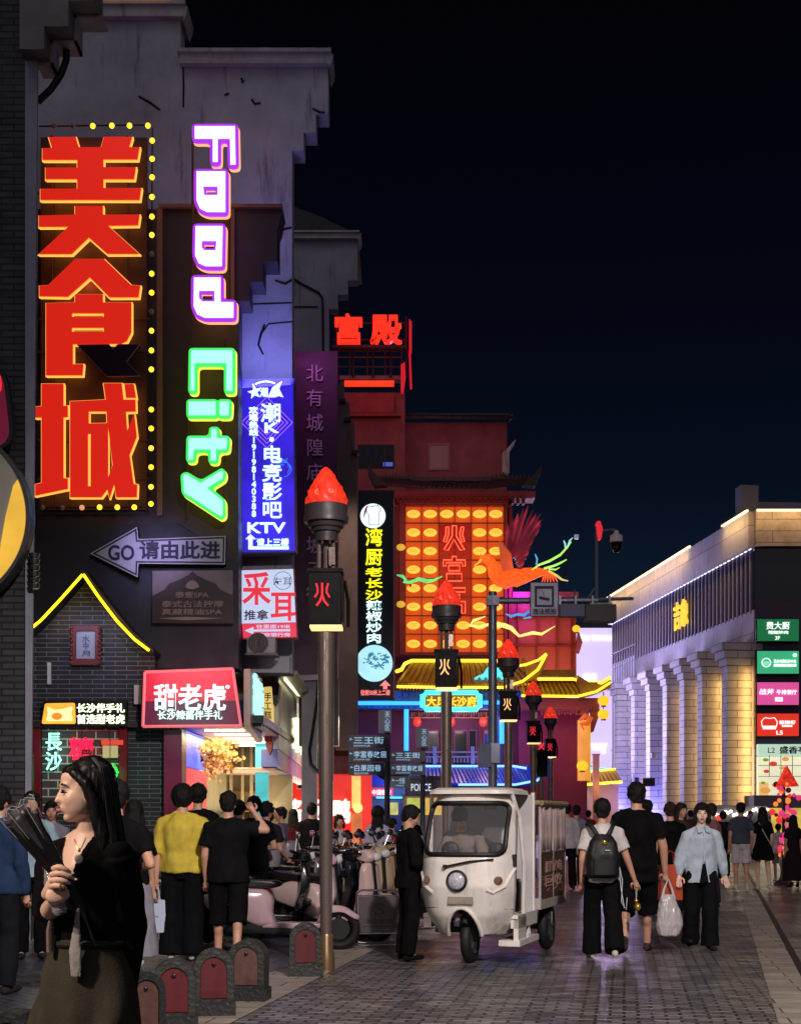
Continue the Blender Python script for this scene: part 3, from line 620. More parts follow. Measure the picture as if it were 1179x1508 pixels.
for k in range(13):
    s = U(296, 1112+random.uniform(-6, 10), 25.6); e = U(random.uniform(302, 362), random.uniform(1092, 1142), random.uniform(25, 26)); m_ = (s+e)/2+V((0, 0, random.uniform(.0, .14))); br.tube([s, m_, e], [.014, .01, .005], 5); pts += [m_, e, (m_+e)/2, (m_+e*3)/4]
br.ob('branches', mat('branch_bark', (90, 66, 46), rough=.8), t)
bs = MB()
for q in pts:
    for k in range(9):
        c = q+V((random.gauss(0, .06), random.gauss(0, .06), random.gauss(0, .05))); a = random.random()*6; r = random.uniform(.015, .03); u = V((math.cos(a), .3, math.sin(a)))*r; v = V((-math.sin(a), .5, math.cos(a)))*r; bs.quad(c-u-v, c+u-v, c+u+v, c-u+v)
bs.ob('blossoms', mat('blossom_gold', (215, 165, 95), rough=.6, var=.3, vs=20), t)

t = T('corner_sign', 'big red shop sign box with glowing white lettering at the street corner', 'sign', U(285, 1072, 23.3))
p = FP(23.0)
def cs(u, v, w=0.0): return p(u, v, w)
# front board slightly tilted like the photo, returning along the street on its right side
fr_ = [(214, 990), (343, 985), (355, 1069), (211, 1070)]
MB().pp(p, fr_, 0, -.25).ob('board', mat('sign_maroon', (120, 18, 44), rough=.3, coat=.4), t)
e_ = MB()
for a, b in ((0, 1), (2, 3), (3, 0), (1, 2)): e_.tube([p(*fr_[a], .02), p(*fr_[b], .02)], .025, 6)
e_.ob('edge_trim', emit('sign_pink_edge', (235, 110, 120), .8), t)
MB().pp(p, [(217, 991.5), (342, 987), (348, 1032), (214, 1033)], .006, .001).ob('upper_panel', emit('sign_crimson_glow', (190, 26, 58), .85, .25, 1.2), t)
MB().pp(p, [(214, 1034), (348, 1033), (353, 1067), (212, 1068.5)], .006, .001).ob('lower_panel', emit('sign_wine_glow', (92, 14, 50), .8, .2, 1.2), t)
g = MB(); text(g, p, '甜老虎', 228, 1008, 333, 1047, .03, .07, .012); g.ell(p(336, 1012, .06), .03, 8, 5); g.ob('big_lettering', emit('sign_ice_white', (215, 255, 250), 2.0), t)
g = MB(); text(g, p, '长沙辣酱伴手礼', 233, 1046.5, 328, 1060, .03, .06, .008); g.ob('small_lettering', emit('sign_ice_white2', (200, 250, 240), 1.5), t)
lamp('AREA', p(280, 1035, .8), (120, 235, 220), 7, 1.0, t, p(280, 1035, 0)); lamp('AREA', p(280, 986, .5), (255, 120, 130), 9, 1.2, t, p(280, 1010, 0), size_y=.1)
# return side of the sign along the street
A_ = p(343, 985); q0 = p(355, 1069)
def side(y0, y1, zt0, zt1, zb0, zb1, x, th=.1):
    return [(x, y0, zb0), (x+th, y0, zb0), (x+th, y1, zb1), (x, y1, zb1), (x, y0, zt0), (x+th, y0, zt0), (x+th, y1, zt1), (x, y1, zt1)]
xs = -2.45
def zat(v, d): return CAMZ+(HY-v)/F*d
MB().hexa(side(23.2, 25.2, zat(985, 23.2), zat(1000, 25.2), zat(1069, 23.2), zat(1094, 25.2), xs+.02)).ob('side_board', mat('sign_cream', (190, 170, 160), rough=.4), t)
sp_ = lambda u, v, w=0.0: V((xs+.13+w, u, v))
g = MB()
for i, ch in enumerate('甜老虎'): text(g, sp_, ch, 23.5+i*.55, 3.78-.03*i, 24.0+i*.55, 3.12-.03*i, 0, .03, .004)
g.ob('side_lettering', emit('sign_side_ice', (170, 235, 235), 1.2), t)
# ---------------- hanging vertical sign with yellow face, and the pale fascia further on
t = T('hanging_sign', 'narrow vertical sign with yellow lit lettering and dark red ends beyond the corner sign', 'sign', U(397, 1110, 26.5))
p = FP(26.5); MB().pp(p, fillet([(388, 1012), (401, 1010), (402, 1076), (388, 1078)], 2), 0, -.25).ob('panel', emit('hang_yellow', (226, 196, 110), .9), t)
g = MB(); text(g, p, '手工糕点', 389, 1020, 400, 1073, .0, .02, 0.012, True); g.ob('lettering', mat('hang_ink', (120, 80, 30)), t)
MB().pp(p, fillet([(386, 1000), (404, 996), (412, 1008), (410, 1030), (403, 1040), (401, 1011), (387, 1012)], 3), .1, -.3).ob('carved_head', mat('carved_dark', (40, 30, 30), rough=.5), t)
MB().pp(p, [(388, 1078), (402, 1076), (401, 1102), (397, 1112), (392, 1100)], .05, -.2).ob('foot', mat('carved_red', (110, 36, 48)), t)
t = T('pale_fascia', 'long pale shop fascia running along the street with glowing cream lettering', 'shop front', (-2.3, 31, 0))
xf = -2.30
def fz(y, top): return (zat(990, 26.6)+(y-26.6)*(-.035)) if top else (zat(1100, 26.6)-(y-26.6)*.012)
MB().hexa([(xf, 26.8, 2.72), (xf+.12, 26.8, 2.72), (xf+.12, 37, 2.55), (xf, 37, 2.55), (xf, 26.8, 4.0), (xf+.12, 26.8, 4.0), (xf+.12, 37, 3.85), (xf, 37, 3.85)]).ob('board', mat('fascia_pale', (176, 176, 180), rough=.4, var=.12, vs=1.5), t)
MB().hexa([(xf, 26.8, 4.0), (xf+.45, 26.8, 4.05), (xf+.45, 37, 3.9), (xf, 37, 3.85), (xf, 26.8, 4.18), (xf+.45, 26.8, 4.12), (xf+.45, 37, 3.97), (xf, 37, 4.03)]).ob('canopy', mat('fascia_canopy', (150, 150, 140), rough=.5), t)
MB().box(xf+.2, 26.9, 3.97, xf+.24, 36.8, 4.0).ob('light_strip', emit('strip_warm', (255, 244, 190), 3.0), t)
fp = lambda u, v, w=0.0: V((xf+.12+w, u, v))
g = MB(); text(g, fp, '米粉', 30.0, 3.55, 34.4, 2.85, .01, .06, 0.016); g.ob('lettering', emit('fascia_cream', (255, 250, 200), 1.7), t)
MB().hexa([(xf-.2, 26.8, 2.40), (xf+.10, 26.8, 2.40), (xf+.10, 37, 2.28), (xf-.2, 37, 2.28), (xf-.2, 26.8, 2.715), (xf+.10, 26.8, 2.715), (xf+.10, 37, 2.545), (xf-.2, 37, 2.545)]).ob('blue_base', mat('fascia_blue', (84, 96, 160), rough=.4), t)
sf = MB()
for k in range(22): sf.box(xf-1.6, 26.9+k*.46, 2.36, xf+.05, 27.22+k*.46, 2.39)
sf.ob('soffit_slats', mat('soffit_wood', (205, 180, 160), rough=.5, var=.2), t)
lamp('AREA', (xf-.6, 31.5, 1.6), (255, 225, 190), 60, 1.0, t, (xf-.6, 31.5, 3), size_y=8); lamp('AREA', (xf+.75, 31.6, 3.9), (255, 244, 205), 150, .3, t, (xf+.1, 31.6, 3.3), size_y=9)
t = T('plaster_column', 'pale square plaster column with a moulded cap beside the lamp post', 'column', U(454, 1200, 30))
p = FP(30); MB().pb(p, 444, 1002, 466, 1310, 0, -.4).ob('shaft', STUC2, t); MB().pp(p, [(437, 1001), (441, 995), (468, 994), (468, 1002), (444, 1003)], .1, -.5).ob('cap', TRIM, t)
c = MB(); c.tube([U(470, 1000, 29.9), U(466, 1040, 29.9), U(461, 1075, 29.9), U(456, 1105, 29.9), U(458, 1125, 29.9), U(470, 1138, 29.9)], .035, 6); c.ob('drooping_cable', CABLE, t)

# ================================================================== red shop 酱板鸭
t = T('red_shop', 'bright red lit shop front with white glowing characters behind the scooters', 'shop', (-1.8, 38, 0))
p = FP(38.0)
MB().pb(p, 396, 1140, 521, 1290, 0, -.3).ob('red_wall', emit('red_wall_glow', (232, 44, 36), .85, .22, .9), t)
MB().pb(p, 396, 1105, 545, 1140, .2, -.3).ob('awning', mat('awning_maroon', (120, 26, 50), rough=.5, var=.2), t)
MB().pb(p, 521, 1140, 547, 1290, .0, -.3).ob('side_wall', emit('red_wall_glow', (232, 44, 36)), t)
MB().pb(p, 518, 1143, 531, 1190, .1, .01).ob('yellow_board', emit('board_yellow', (250, 200, 110), 1.1, .3, 4), t)
MB().pp(p, [(527+7*math.cos(a*.393), 1190+7.5*math.sin(a*.393)) for a in range(16)], .16, .1).ob('round_board', emit('board_round', (255, 220, 130), 1.3), t)
MB().pb(p, 517, 1198, 533, 1290, .08, .01).ob('orange_door', emit('door_orange', (225, 120, 70), .8, .3, 3), t)
g = MB()
for ch, u in (('酱', 418), ('板', 446), ('鸭', 489)): text(g, p, ch, u, 1178, u+26, 1212, .05, .15, 0.016, True)
g.ob('lettering', emit('duck_white', (250, 255, 240), 2.0), t)
hl = MB(); text(hl, p, '酱', 416, 1176, 446, 1214, .03, .05, 0.016, True); text(hl, p, '板', 444, 1176, 474, 1214, .03, .05, 0.016, True); text(hl, p, '鸭', 487, 1176, 517, 1214, .03, .05, 0.016, True); hl.ob('letter_backs', emit('duck_back', (255, 220, 190), 1.1), t)
MB().pb(p, 426, 1214, 452, 1232, .6, .3).ob('display_case', emit('case_glow', (255, 150, 90), 1.1, .4, 4), t)
for u, v, s in ((434, 1146, .9), (446, 1158, 1.0)):
    b = T('hanging_bell', 'dark hanging bell lamp in front of the red shop wall, %s' % ('under the awning' if s < 1 else 'lower of the two'), 'lamp', U(u, v, 37))
    q = U(u, v, 37); MB().lathe([(.02, .30), (.08, .28), (.13, .2), (.14, .0), (.15, -.06), (.12, -.06)], q, 14).ob('bell', mat('bell_dark', (60, 24, 24), rough=.4), b, smooth=True); MB().tube([q+V((0, 0, .3)), q+V((0, 0, .55))], .015, 5).ob('cord', CABLE, b)
lamp('AREA', p(460, 1180, 1.2), (255, 110, 80), 60, 2.5, t, p(460, 1290, 4))
lamp('AREA', p(460, 1195, .5), (255, 240, 220), 22, 1.5, t, p(460, 1250, 6))

# ================================================================== second gable house and the plum board
t = T('rear_gable_house', 'smaller pale house with stepped gable and dark sloping roof behind the neon wall', 'building', (-2, 35, 0))
p = FP(34.0)
MB().pp(p, [(395, 1100), (395, 352), (526, 352), (526, 413), (512, 413), (512, 434), (497, 434), (497, 455), (484, 455), (484, 1100)], 0, -.4).ob('gable_wall', STUC2, t)
slant(34.41, 42, 395, 482, 470, 1100, .8).ob('side_wall', STUC2, t)
cm = MB(); cornice(cm, p, 395, 527, 344, 354, 5); cm.ob('cornice', TRIM, t)
MB().pp(FP(35), [(395, 352), (395, 300), (432, 304), (470, 318), (528, 346), (528, 352)], 0, -3).ob('roof', TILE, t)
c = MB(); c.tube([p(430, 410, .03), p(447, 420, .03), p(470, 432, .03), p(475, 440, .03), p(476, 520, .03)], .025, 5); c.tube([p(430, 452, .02), p(468, 452, .02)], .015, 5); c.ob('drain_cable', CABLE, t)
t = T('calligraphy_board', 'tall plum wall board with pale vertical calligraphy beside the blue KTV sign', 'sign', U(463, 980, 31))
p = FP(31.0); MB().pb(p, 434, 517, 497, 1000, 0, -.5).ob('board', mat('plum_board', (66, 22, 58), rough=.5, var=.2, vs=1.5), t)
g = MB()
for i, ch in enumerate('北有城隍庙南有坡子街'): text(g, p, ch, 451, 537+i*36.4+(0 if i < 7 else -2), 476, 564+i*36.4+(0 if i < 7 else -2), .01, .04, .0, True)
g.ob('calligraphy', mat('pale_lilac_paint', (200, 178, 205), rough=.5), t)
MB().pb(p, 440, 1000, 498, 1098, -.02, -.5).ob('lower_wall', DARKW, t)
lamp('AREA', p(463, 500, 1.4), (190, 90, 190), 22, 1.0, t, p(463, 700, 0))
t = T('stepped_pier', 'grey brown stepped wall pier between the plum board and the dark vertical sign', 'building', U(508, 1200, 37))
p = FP(37.0); pr = MB(); pr.pp(p, [(494, 1104), (494, 572), (505, 560), (507, 590), (514, 592), (514, 618), (521, 620), (521, 664), (526, 668), (526, 1104)], 0, -.8); pr.ob('wall', mat('brown_grey_render', (128, 108, 106), rough=.8, var=.25, vs=1.5, bump=.1, dirt=.4), t)
ft = MB()
for v, u in ((590, 500), (617, 507), (665, 519)): ft.pb(p, u, v, u+9, v+5, .15, -.1)
ft.ob('brackets', BLACK, t)
lamp('SPOT', p(511, 700, 3.0), (255, 225, 200), 320, .2, t, p(512, 850, 0), spread=60)

# ================================================================== tall pepper pork sign
t = T('vertical_sign', 'tall dark vertical restaurant sign with yellow and white glowing characters and a round food picture', 'sign', U(553, 1028, 45))
p = FP(45.0); MB().pb(p, 526, 722, 580, 1029, 0, -.5).ob('board', mat('night_navy', (14, 18, 34), rough=.35), t)
MB().pb(p, 579, 735, 581, 1029, .02, -.52).ob('edge_strip', mat('pink_edge', (190, 120, 130), rough=.4), t)
g = MB(); g.pp(p, [(549+18.5*math.cos(a*.2618), 760+18*math.sin(a*.2618)) for a in range(24)], .05, .01); g.ob('round_badge', emit('badge_white', (225, 255, 255), 1.3), t)
g = MB(); g.pp(p, [(543, 774), (543, 760), (538, 752), (542, 745), (549, 746), (556, 744), (561, 750), (558, 759), (558, 774)], .058, .051, [offset([(543, 774), (543, 760), (538, 752), (542, 745), (549, 746), (556, 744), (561, 750), (558, 759), (558, 774)], -1.0)]); g.pp(p, [(534, 766), (537, 750), (541, 744), (540, 753)], .058, .051); g.ob('hat_outline', emit('badge_pink', (150, 70, 100), .6), t)
ch = '湾厨老长沙'; ys = [(778, 806), (808, 834), (836, 850), (852, 867), (869, 884)]
g = MB()
for c_, (a, b) in zip(ch, ys): text(g, p, c_, 538, a, 563, b, .02, .08, .012, True)
g.ob('yellow_lettering', emit('pork_yellow', (240, 236, 30), 1.5), t)
g = MB()
for i, c_ in enumerate('辣椒炒肉'): text(g, p, c_, 539, 884+i*16.2, 562, 899.5+i*16.2, .02, .08, .012, True)
g.ob('white_lettering', emit('pork_white', (215, 255, 255), 1.6), t)
cc = [(551+27*math.cos(a*.2), 977+27*math.sin(a*.2)) for a in range(31)]
MB().pp(p, cc, .06, .01).ob('round_picture', emit('dish_ice', (170, 225, 245), 1.15, .12, 2), t)
g = MB(); random.seed(3)
for k in range(60):
    a = random.random()*6.28; r = random.random()**.5; cx, cy = 551+19*r*math.cos(a), 973+12*r*math.sin(a); L2 = random.uniform(2, 6); b = random.uniform(-.8, .8)
    g.tube([p(cx, cy, .07), p(cx+L2*math.cos(b)*.5, cy+L2*math.sin(b)*.5-1, .075), p(cx+L2*math.cos(b), cy+L2*math.sin(b), .07)], random.uniform(.01, .03), 5)
g.ob('dish', emit('dish_teal', (70, 140, 165), .8), t)
g = MB(); text(g, p, '往前50米上二楼', 531, 1016, 574, 1024, .02, .06, 0.016); g.pp(p, [(567, 1002), (575, 1010), (570, 1010), (570, 1015), (564, 1015), (564, 1010), (559, 1010)], .06, .02); g.ob('red_lettering', emit('pork_red', (255, 130, 130), 1.2), t)
# ================================================================== fire palace tower
MAR2 = mat('maroon_wall', (128, 58, 66), rough=.6, var=.2, vs=1.2, bump=.1, bs=6)
GOLDT = mat('gold_tile', (150, 110, 40), rough=.35, var=.25, vs=5, bump=.3, bs=14)
NYEL = emit('neon_gold', (255, 214, 50), 2.4); NBLU = emit('neon_blue', (50, 150, 255), 2.2); NCY = emit('neon_cyan', (70, 225, 235), 1.8)
def tile_roof(mb, pl, top, bot, w0, w1, step=7):       # ribs of round tiles down a roof slope between two pixel polylines
    n = len(top)-1
    for i in range(n):
        (a, b), (c, d) = top[i], top[i+1]; (e, f), (g, h) = bot[i], bot[i+1]
        mb.hexa([pl(a, b, w0), pl(c, d, w0), pl(g, h, w1), pl(e, f, w1), pl(a, b-1.5, w0), pl(c, d-1.5, w0), pl(g, h-2, w1), pl(e, f-2, w1)])
        k = max(1, int(abs(c-a)/step))
        for j in range(k):
            s = (j+.5)/k; mb.tube([pl(a+(c-a)*s, b+(d-b)*s-1.8, w0+.02), pl(e+(g-e)*s, f+(h-f)*s-2.2, w1+.04)], .07, 6)
    return mb
t = T('temple_tower', 'tall maroon temple style tower with black tiled roofs and a small dark window', 'building', (2.2, 62, 0))
p = FP(64.0)
MB().pb(p, 500, 578, 596, 1230, 0, -5).ob('wall', MAR2, t)
MB().pb(p, 500, 556, 596, 562, .3, -.3).ob('cornice', mat('dusty_rose', (140, 100, 104), rough=.7), t)
bx = MB(); bx.pb(p, 500, 582, 580, 610, .25, 0); bx.pb(p, 497, 612, 590, 616, .4, 0); bx.ob('projecting_bay', mat('maroon_bay', (128, 44, 60), rough=.6, var=.15), t)
w = MB().pb(p, 527, 655, 580, 690, .02, -.2).ob('window', mat('dark_glass', (14, 18, 30), rough=.12), t)
m = MB()
for u in (527, 540, 553, 566, 579): m.pb(p, u, 655, u+1.2, 690, .06, .02)
m.ob('window_frame', BLACK, w); MB().pb(p, 564, 681, 578, 687, .05, .03).ob('lit_pane', emit('lit_pane', (70, 90, 190), .8), w)
rl = MB()
for v in (527, 541, 556): rl.tube([p(488, v, .1), p(592, v, .1)], .035, 5)
for u in (489, 515, 541, 567, 591): rl.tube([p(u, 520, .1), p(u, 560, .1)], .035, 5)
rl.ob('roof_railing', mat('rail_steel', (110, 90, 100), rough=.4, metal=.5), t)
p2 = FP(65.0)
MB().pb(p2, 590, 622, 746, 740, 0, -5).ob('rear_wall', MAR2, t)
w = MB().pb(p2, 632, 655, 660, 691, .02, -.2).ob('window', mat('dark_glass', (14, 18, 30)), t); m = MB(); m.pp(p2, [(630, 653), (662, 653), (662, 693), (630, 693)], .05, .0, [[(633, 656), (659, 656), (659, 690), (633, 690)]]); m.ob('window_frame', mat('dusty_rose', (140, 100, 104)), w)
r = MB(); tile_roof(r, p2, [(594, 605), (745, 606)], [(590, 621), (759, 622)], -1.0, .5, 4); r.pb(p2, 594, 601, 752, 606, -.8, -1.2); r.pp(p2, [(748, 606), (757, 600), (758, 605), (752, 611)], -.8, -1.1); r.ob('upper_roof', TILE, t)
MB().pp(p2, [(738, 700), (738, 672), (748, 662), (757, 652), (757, 654), (748, 668), (748, 700)], .6, -.2).ob('gable_end', TRIM, t)
p3 = FP(61.0)
MB().pb(p3, 582, 734, 752, 968, 0, -6).ob('front_wall', MAR2, t)
MB().pb(p3, 546, 727, 786, 737, .5, -.6).ob('eave_beam', mat('rose_beam', (160, 84, 92), rough=.5, var=.1), t)
MB().pb(p3, 578, 745, 752, 748, .25, 0).ob('moulding', mat('rose_beam', (160, 84, 92)), t)
r = MB(); tile_roof(r, p3, [(560, 697), (640, 703), (700, 704), (775, 697)], [(548, 722), (620, 728), (715, 728), (786, 720)], -1.2, 1.0, 4.5)
r.pb(p3, 560, 694, 775, 700, -1.0, -1.5)
for u, s in ((552, 1), (784, -1)): r.pp(p3, [(u, 724), (u-9*s, 705), (u-10*s, 694), (u+4*s, 710), (u+18*s, 722)], 1.1, .5)
for k in range(10):
    for u in (556+k*5, 725+k*6): r.pp(p3, [(u, 698), (u+1, 691-(k % 3)*2), (u+3, 693), (u+4, 699)], -.9, -1.1)
r.ob('main_roof', TILE, t)
MB().pb(p3, 752, 880, 849, 1016, -.2, -5).ob('annex_wall', mat('annex_red', (176, 84, 72), rough=.5, var=.15, vs=1), t)
a_ = MB(); a_.pb(p3, 750, 872, 851, 882, .1, -5.2); a_.pb(p3, 752, 996, 851, 1000, .0, -.3); a_.pp(p3, [(851, 930), (857, 946), (852, 962), (847, 960)], .1, -.3); a_.ob('annex_trim', mat('rose_beam', (160, 84, 92)), t)
bk = MB()
for k in range(27): bk.pb(p3, 560+k*8, 736, 563.5+k*8, 744, .42, -.1); bk.pb(p3, 558.5+k*8, 735.5, 565+k*8, 738.5, .56, .3)
bk.ob('eave_brackets', mat('bracket_rust', (120, 44, 30), rough=.5, var=.2), t)
pl_ = MB()
for u in (583, 748): pl_.pb(p3, u, 748, u+4.5, 968, .22, 0)
pl_.pb(p3, 752, 748, 754, 880, .1, -.2)
for v in (905, 950): pl_.pb(p3, 754, v, 847, v+1.6, .0, -.22)
for u in (762, 790, 818, 840): pl_.pb(p3, u, 884, u+1.6, 996, .0, -.22)
pl_.ob('wall_pilasters', mat('pilaster_red', (150, 46, 44), rough=.45), t)
lamp('AREA', p3(665, 600, 3), (255, 150, 150), 60, 3, t, p3(650, 690, -3)); lamp('AREA', p3(800, 1002, 2.2), (255, 180, 130), 70, 2.0, t, p3(795, 940, 0)); lamp('AREA', p3(770, 872, .9), (170, 50, 240), 60, .8, t, p3(770, 900, -.2))
lamp('AREA', p3(543, 800, 6), (255, 110, 110), 50, 2.0, t, p3(545, 620, -3))
t = T('palace_sign', 'red neon characters on a rooftop frame of the maroon tower', 'neon sign', U(545, 556, 63.5))
p = FP(63.5); g = MB()
for ch, u in (('宫', 491), ('殿', 546)): text(g, p, ch, u, 467, u+45, 513, .1, .5, .012, True)
g.ob('characters', emit('palace_red', (250, 44, 24), 1.3), t)
f_ = MB()
for u in (495, 520, 549, 575, 598): f_.tube([p(u, 466, -.05), p(u, 556, -.05)], .05, 5)
for v in (475, 500, 516): f_.tube([p(490, v, -.05), p(600, v, -.05)], .04, 5)
f_.pb(p, 490, 512, 598, 516, .4, -.2); f_.ob('frame', mat('rust_frame', (60, 32, 38)), t)
e_ = MB(); e_.pp(p, [(602, 474), (606, 478), (606, 520), (602, 520)], .4, -.1); e_.pp(p, [(590, 540), (596, 536), (597, 558), (594, 580), (590, 580)], .3, 0); e_.tube([p(603, 520, .2), p(605, 575, .2)], .05, 5); e_.ob('side_tubes', emit('palace_red_dim', (205, 26, 44), .8), t)
b_ = MB(); b_.tube([p(508, 572, .7), p(580, 572, .7)], .13, 8); b_.ob('red_bar', emit('palace_bar', (250, 52, 22), 1.3), t)
lamp('POINT', p(545, 590, 1.6), (255, 60, 40), 16, .3, t); lamp('POINT', p(545, 490, 1.2), (255, 50, 30), 20, .3, t)
# lantern grid
t = T('lantern_wall', 'glowing orange grid panel on the tower front with red outlined characters', 'sign', U(666, 965, 60.7))
p = FP(60.9); C0, CW, R0, RH = 596.5, 24.2, 744, 27.2
xs_ = [596.5, 620.5, 645.5, 669, 693.5, 717, 741]
MB().pb(p, 596, 744, 742, 962, .05, -.1).ob('panel', emit('panel_orange', (205, 80, 24), .75, .2, .8), t)
g = MB()
for u in xs_: g.pb(p, u-.5, 744, u+.5, 962, .18, .06)
for k in range(9): g.pb(p, 596, 744+k*27.2-.5, 742, 744+k*27.2+.5, .18, .06)
g.ob('grid_bars', mat('grid_maroon', (90, 22, 16), rough=.5), t)
fr = MB(); fr.pp(p, [(588, 738), (746, 738), (746, 966), (588, 966)], .3, -.05, [[(596, 744), (742, 744), (742, 962), (596, 962)]]); fr.ob('frame', MAR2, t)
MB().pb(p, 646, 772, 693, 907, .16, .06).ob('character_board', emit('panel_red', (150, 24, 14), .6), t)
g = MB(); 
def stroke(pts, r=.05):
    g.tube([p(a, b, .4) for a, b in pts], r, 6)
def outl(poly): stroke(list(poly)+[poly[0]], .032)
outl([(665, 777), (671, 777), (671, 792), (683, 812), (677, 813), (667.5, 797), (659, 813), (653, 812), (665, 792)]); outl([(656, 779), (660, 779), (660, 789), (656, 801), (652, 800), (656, 789)]); outl([(678, 779), (682, 779), (680, 790), (683, 800), (679, 801), (676, 789)])
outl([(665, 822), (671, 822), (671, 827), (684, 827), (684, 836), (680, 836), (680, 831), (656, 831), (656, 836), (652, 836), (652, 827), (665, 827)]); outl([(660, 835), (676, 835), (676, 843), (660, 843)]); outl([(657, 847), (679, 847), (679, 858), (657, 858)])
outl([(664, 868), (684, 868), (684, 874), (664, 874)]); outl([(655, 878), (676, 878), (676, 884), (655, 884)]); outl([(664, 888), (684, 888), (684, 905), (679, 905), (679, 893), (664, 893)])
g.ob('red_characters', emit('outline_red', (255, 90, 60), 1.6), t)
LAN = emit('lantern_amber', (255, 176, 62), 1.5); proto = None
for r in range(8):
    for c in range(6):
        if c in (2, 3) and 1 <= r <= 5: continue
        u = (xs_[c]+xs_[c+1])/2; q = p(u, 744+r*27.2+15, .28)
        if proto is None:
            proto = T('oval_lantern', 'small oval amber lantern fixed in a cell of the orange grid on the tower', 'lantern', (0, 0, 0), 'oval lanterns in the orange grid')
            m_ = MB().ell((0, 0, 0), (.27, .16, .165), 16, 8); m_.ob('shade', LAN, proto, smooth=True)
            r_ = MB()
            for k in (-1, 0, 1): r_.tube([(-.16, -.13, k*.05), (0, -.165, k*.055), (.16, -.13, k*.05)], .006, 4)
            r_.ob('marking', mat('lantern_ink', (150, 80, 20)), proto); o = proto
        else: o = copy_tree(proto)
        o.location = q
lamp('AREA', p(667, 850, 2.5), (255, 150, 50), 50, 3, t, p(667, 850, 0))
for v in (806, 890):
    b = T('side_lantern', '%s of two small yellow lanterns on the tower edge beside the dark vertical sign' % ('upper' if v < 850 else 'lower'), 'lantern', U(590, v, 60.2)); MB().ell(U(590, v, 60.2), (.18, .15, .14), 12, 8).ob('shade', emit('side_lantern', (225, 180, 60), .8), b, smooth=True); MB().tube([U(586, v, 60.2), U(586, v-12, 60.5)], .02, 5).ob('hanger', CABLE, b)

# ---------------- phoenix and clouds
t = T('phoenix', 'giant orange glowing phoenix sculpture with raised crimson wing on the tower corner', 'sculpture', U(760, 860, 58.5))
p = FP(58.8)
def blob(mb, pts, n=12): mb.loft([(p(u, v, w), r*1.0, r*.7, Matrix.Rotation(0, 3, 'X')) for u, v, w, r in pts], n)
b_ = MB(); b_.tube([p(704, 828, 0), p(709, 822, 0), p(717, 823, 0), p(725, 831, 0), p(733, 841, 0), p(745, 849, 0), p(760, 851, 0), p(778, 846, 0), p(792, 843, 0), p(806, 842, 0)], [.02, .16, .2, .19, .26, .36, .36, .27, .2, .08], 14)
b_.tube([p(718, 834, .0), p(724, 846, .1), p(734, 856, .1), p(746, 861, .1), p(760, 858, .05)], [.05, .16, .24, .2, .06], 12)
m_ = emit('phoenix_orange', (248, 92, 26), 1.05, .6, 14); b_.ob('body', m_, t, smooth=True)
w_ = MB(); wb_ = MB(); random.seed(5)
root = [(742, 846), (745, 838), (749, 830), (753, 822)]
tips = [(747, 772), (754, 764), (762, 756), (770, 749), (777, 745), (784, 752), (789, 757), (795, 758), (796, 767), (796, 774), (793, 782), (788, 790), (784, 798), (780, 806), (777, 814), (773, 822), (770, 830), (768, 838)]
for k, (u, v) in enumerate(tips):
    ru, rv = 745+k*.9, 842-18*abs(math.sin(k/17*3.1)); L_ = V((u-ru, v-rv)); n_ = V((-L_.y, L_.x)).normalized()*(3.4+.8*math.sin(k))
    a = (ru+L_.x*.45, rv+L_.y*.45); b = (ru+L_.x*.85, rv+L_.y*.85); z = .1+.10*(k % 2)+k*.02
    (w_, wb_)[k % 2].pp(p, [(ru, rv), (a[0]+n_.x*.8, a[1]+n_.y*.8), (b[0]+n_.x*.7, b[1]+n_.y*.7), (u, v), (b[0]-n_.x*.7, b[1]-n_.y*.7), (a[0]-n_.x*.8, a[1]-n_.y*.8)], z, z-.09)
w_.ob('wing_feathers', emit('wing_crimson', (150, 38, 54), .8, .5, 1.5), t); wb_.ob('wing_under_feathers', emit('wing_wine', (96, 22, 40), .8, .5, 1.5), t)
w2 = MB()
for k in range(9):
    f = k/8; w2.pp(p, [(732+f*14, 802+f*20), (736+f*14, 800+f*18), (744+f*10, 842), (738+f*10, 844)], .5+.02*k, .42+.02*k)
w2.ob('wing_coverts', emit('covert_orange', (190, 84, 46), .75), t)
def ribbon(t, name, pts, widths, m, w=.2, pl=None):
    mb = MB(); pl_ = pl or p; n = len(pts); L, R = [], []
    for i, (a, b) in enumerate(pts):
        q0 = V(pts[max(0, i-1)]); q1 = V(pts[min(n-1, i+1)]); d = (q1-q0).normalized(); nn = V((-d.y, d.x))*widths[i]
        L.append((a+nn.x, b+nn.y)); R.append((a-nn.x, b-nn.y))
    for i in range(n-1):
        mb.hexa([pl_(*L[i], w), pl_(*L[i+1], w), pl_(*R[i+1], w), pl_(*R[i], w), pl_(*L[i], w-.12), pl_(*L[i+1], w-.12), pl_(*R[i+1], w-.12), pl_(*R[i], w-.12)])
    return mb.ob(name, m, t)
EG = emit('tail_lime', (170, 232, 90), 1.2); EC = emit('tail_aqua', (150, 225, 225), 1.0); EO = emit('tail_orange', (250, 90, 30), 1.2); EY = emit('tail_straw', (225, 210, 120), .9)
ribbon(t, 'tail_plume', [(780, 842), (792, 833), (808, 827), (824, 818), (834, 807), (840, 799)], [.6, 1.3, 1.5, 1.5, 1.3, .5], EG); ribbon(t, 'tail_plume', [(834, 808), (838, 797), (842, 793)], [1, 1.3, .4], EC); ribbon(t, 'tail_plume', [(832, 810), (831, 802), (829, 797)], [1, 1, .4], EC)
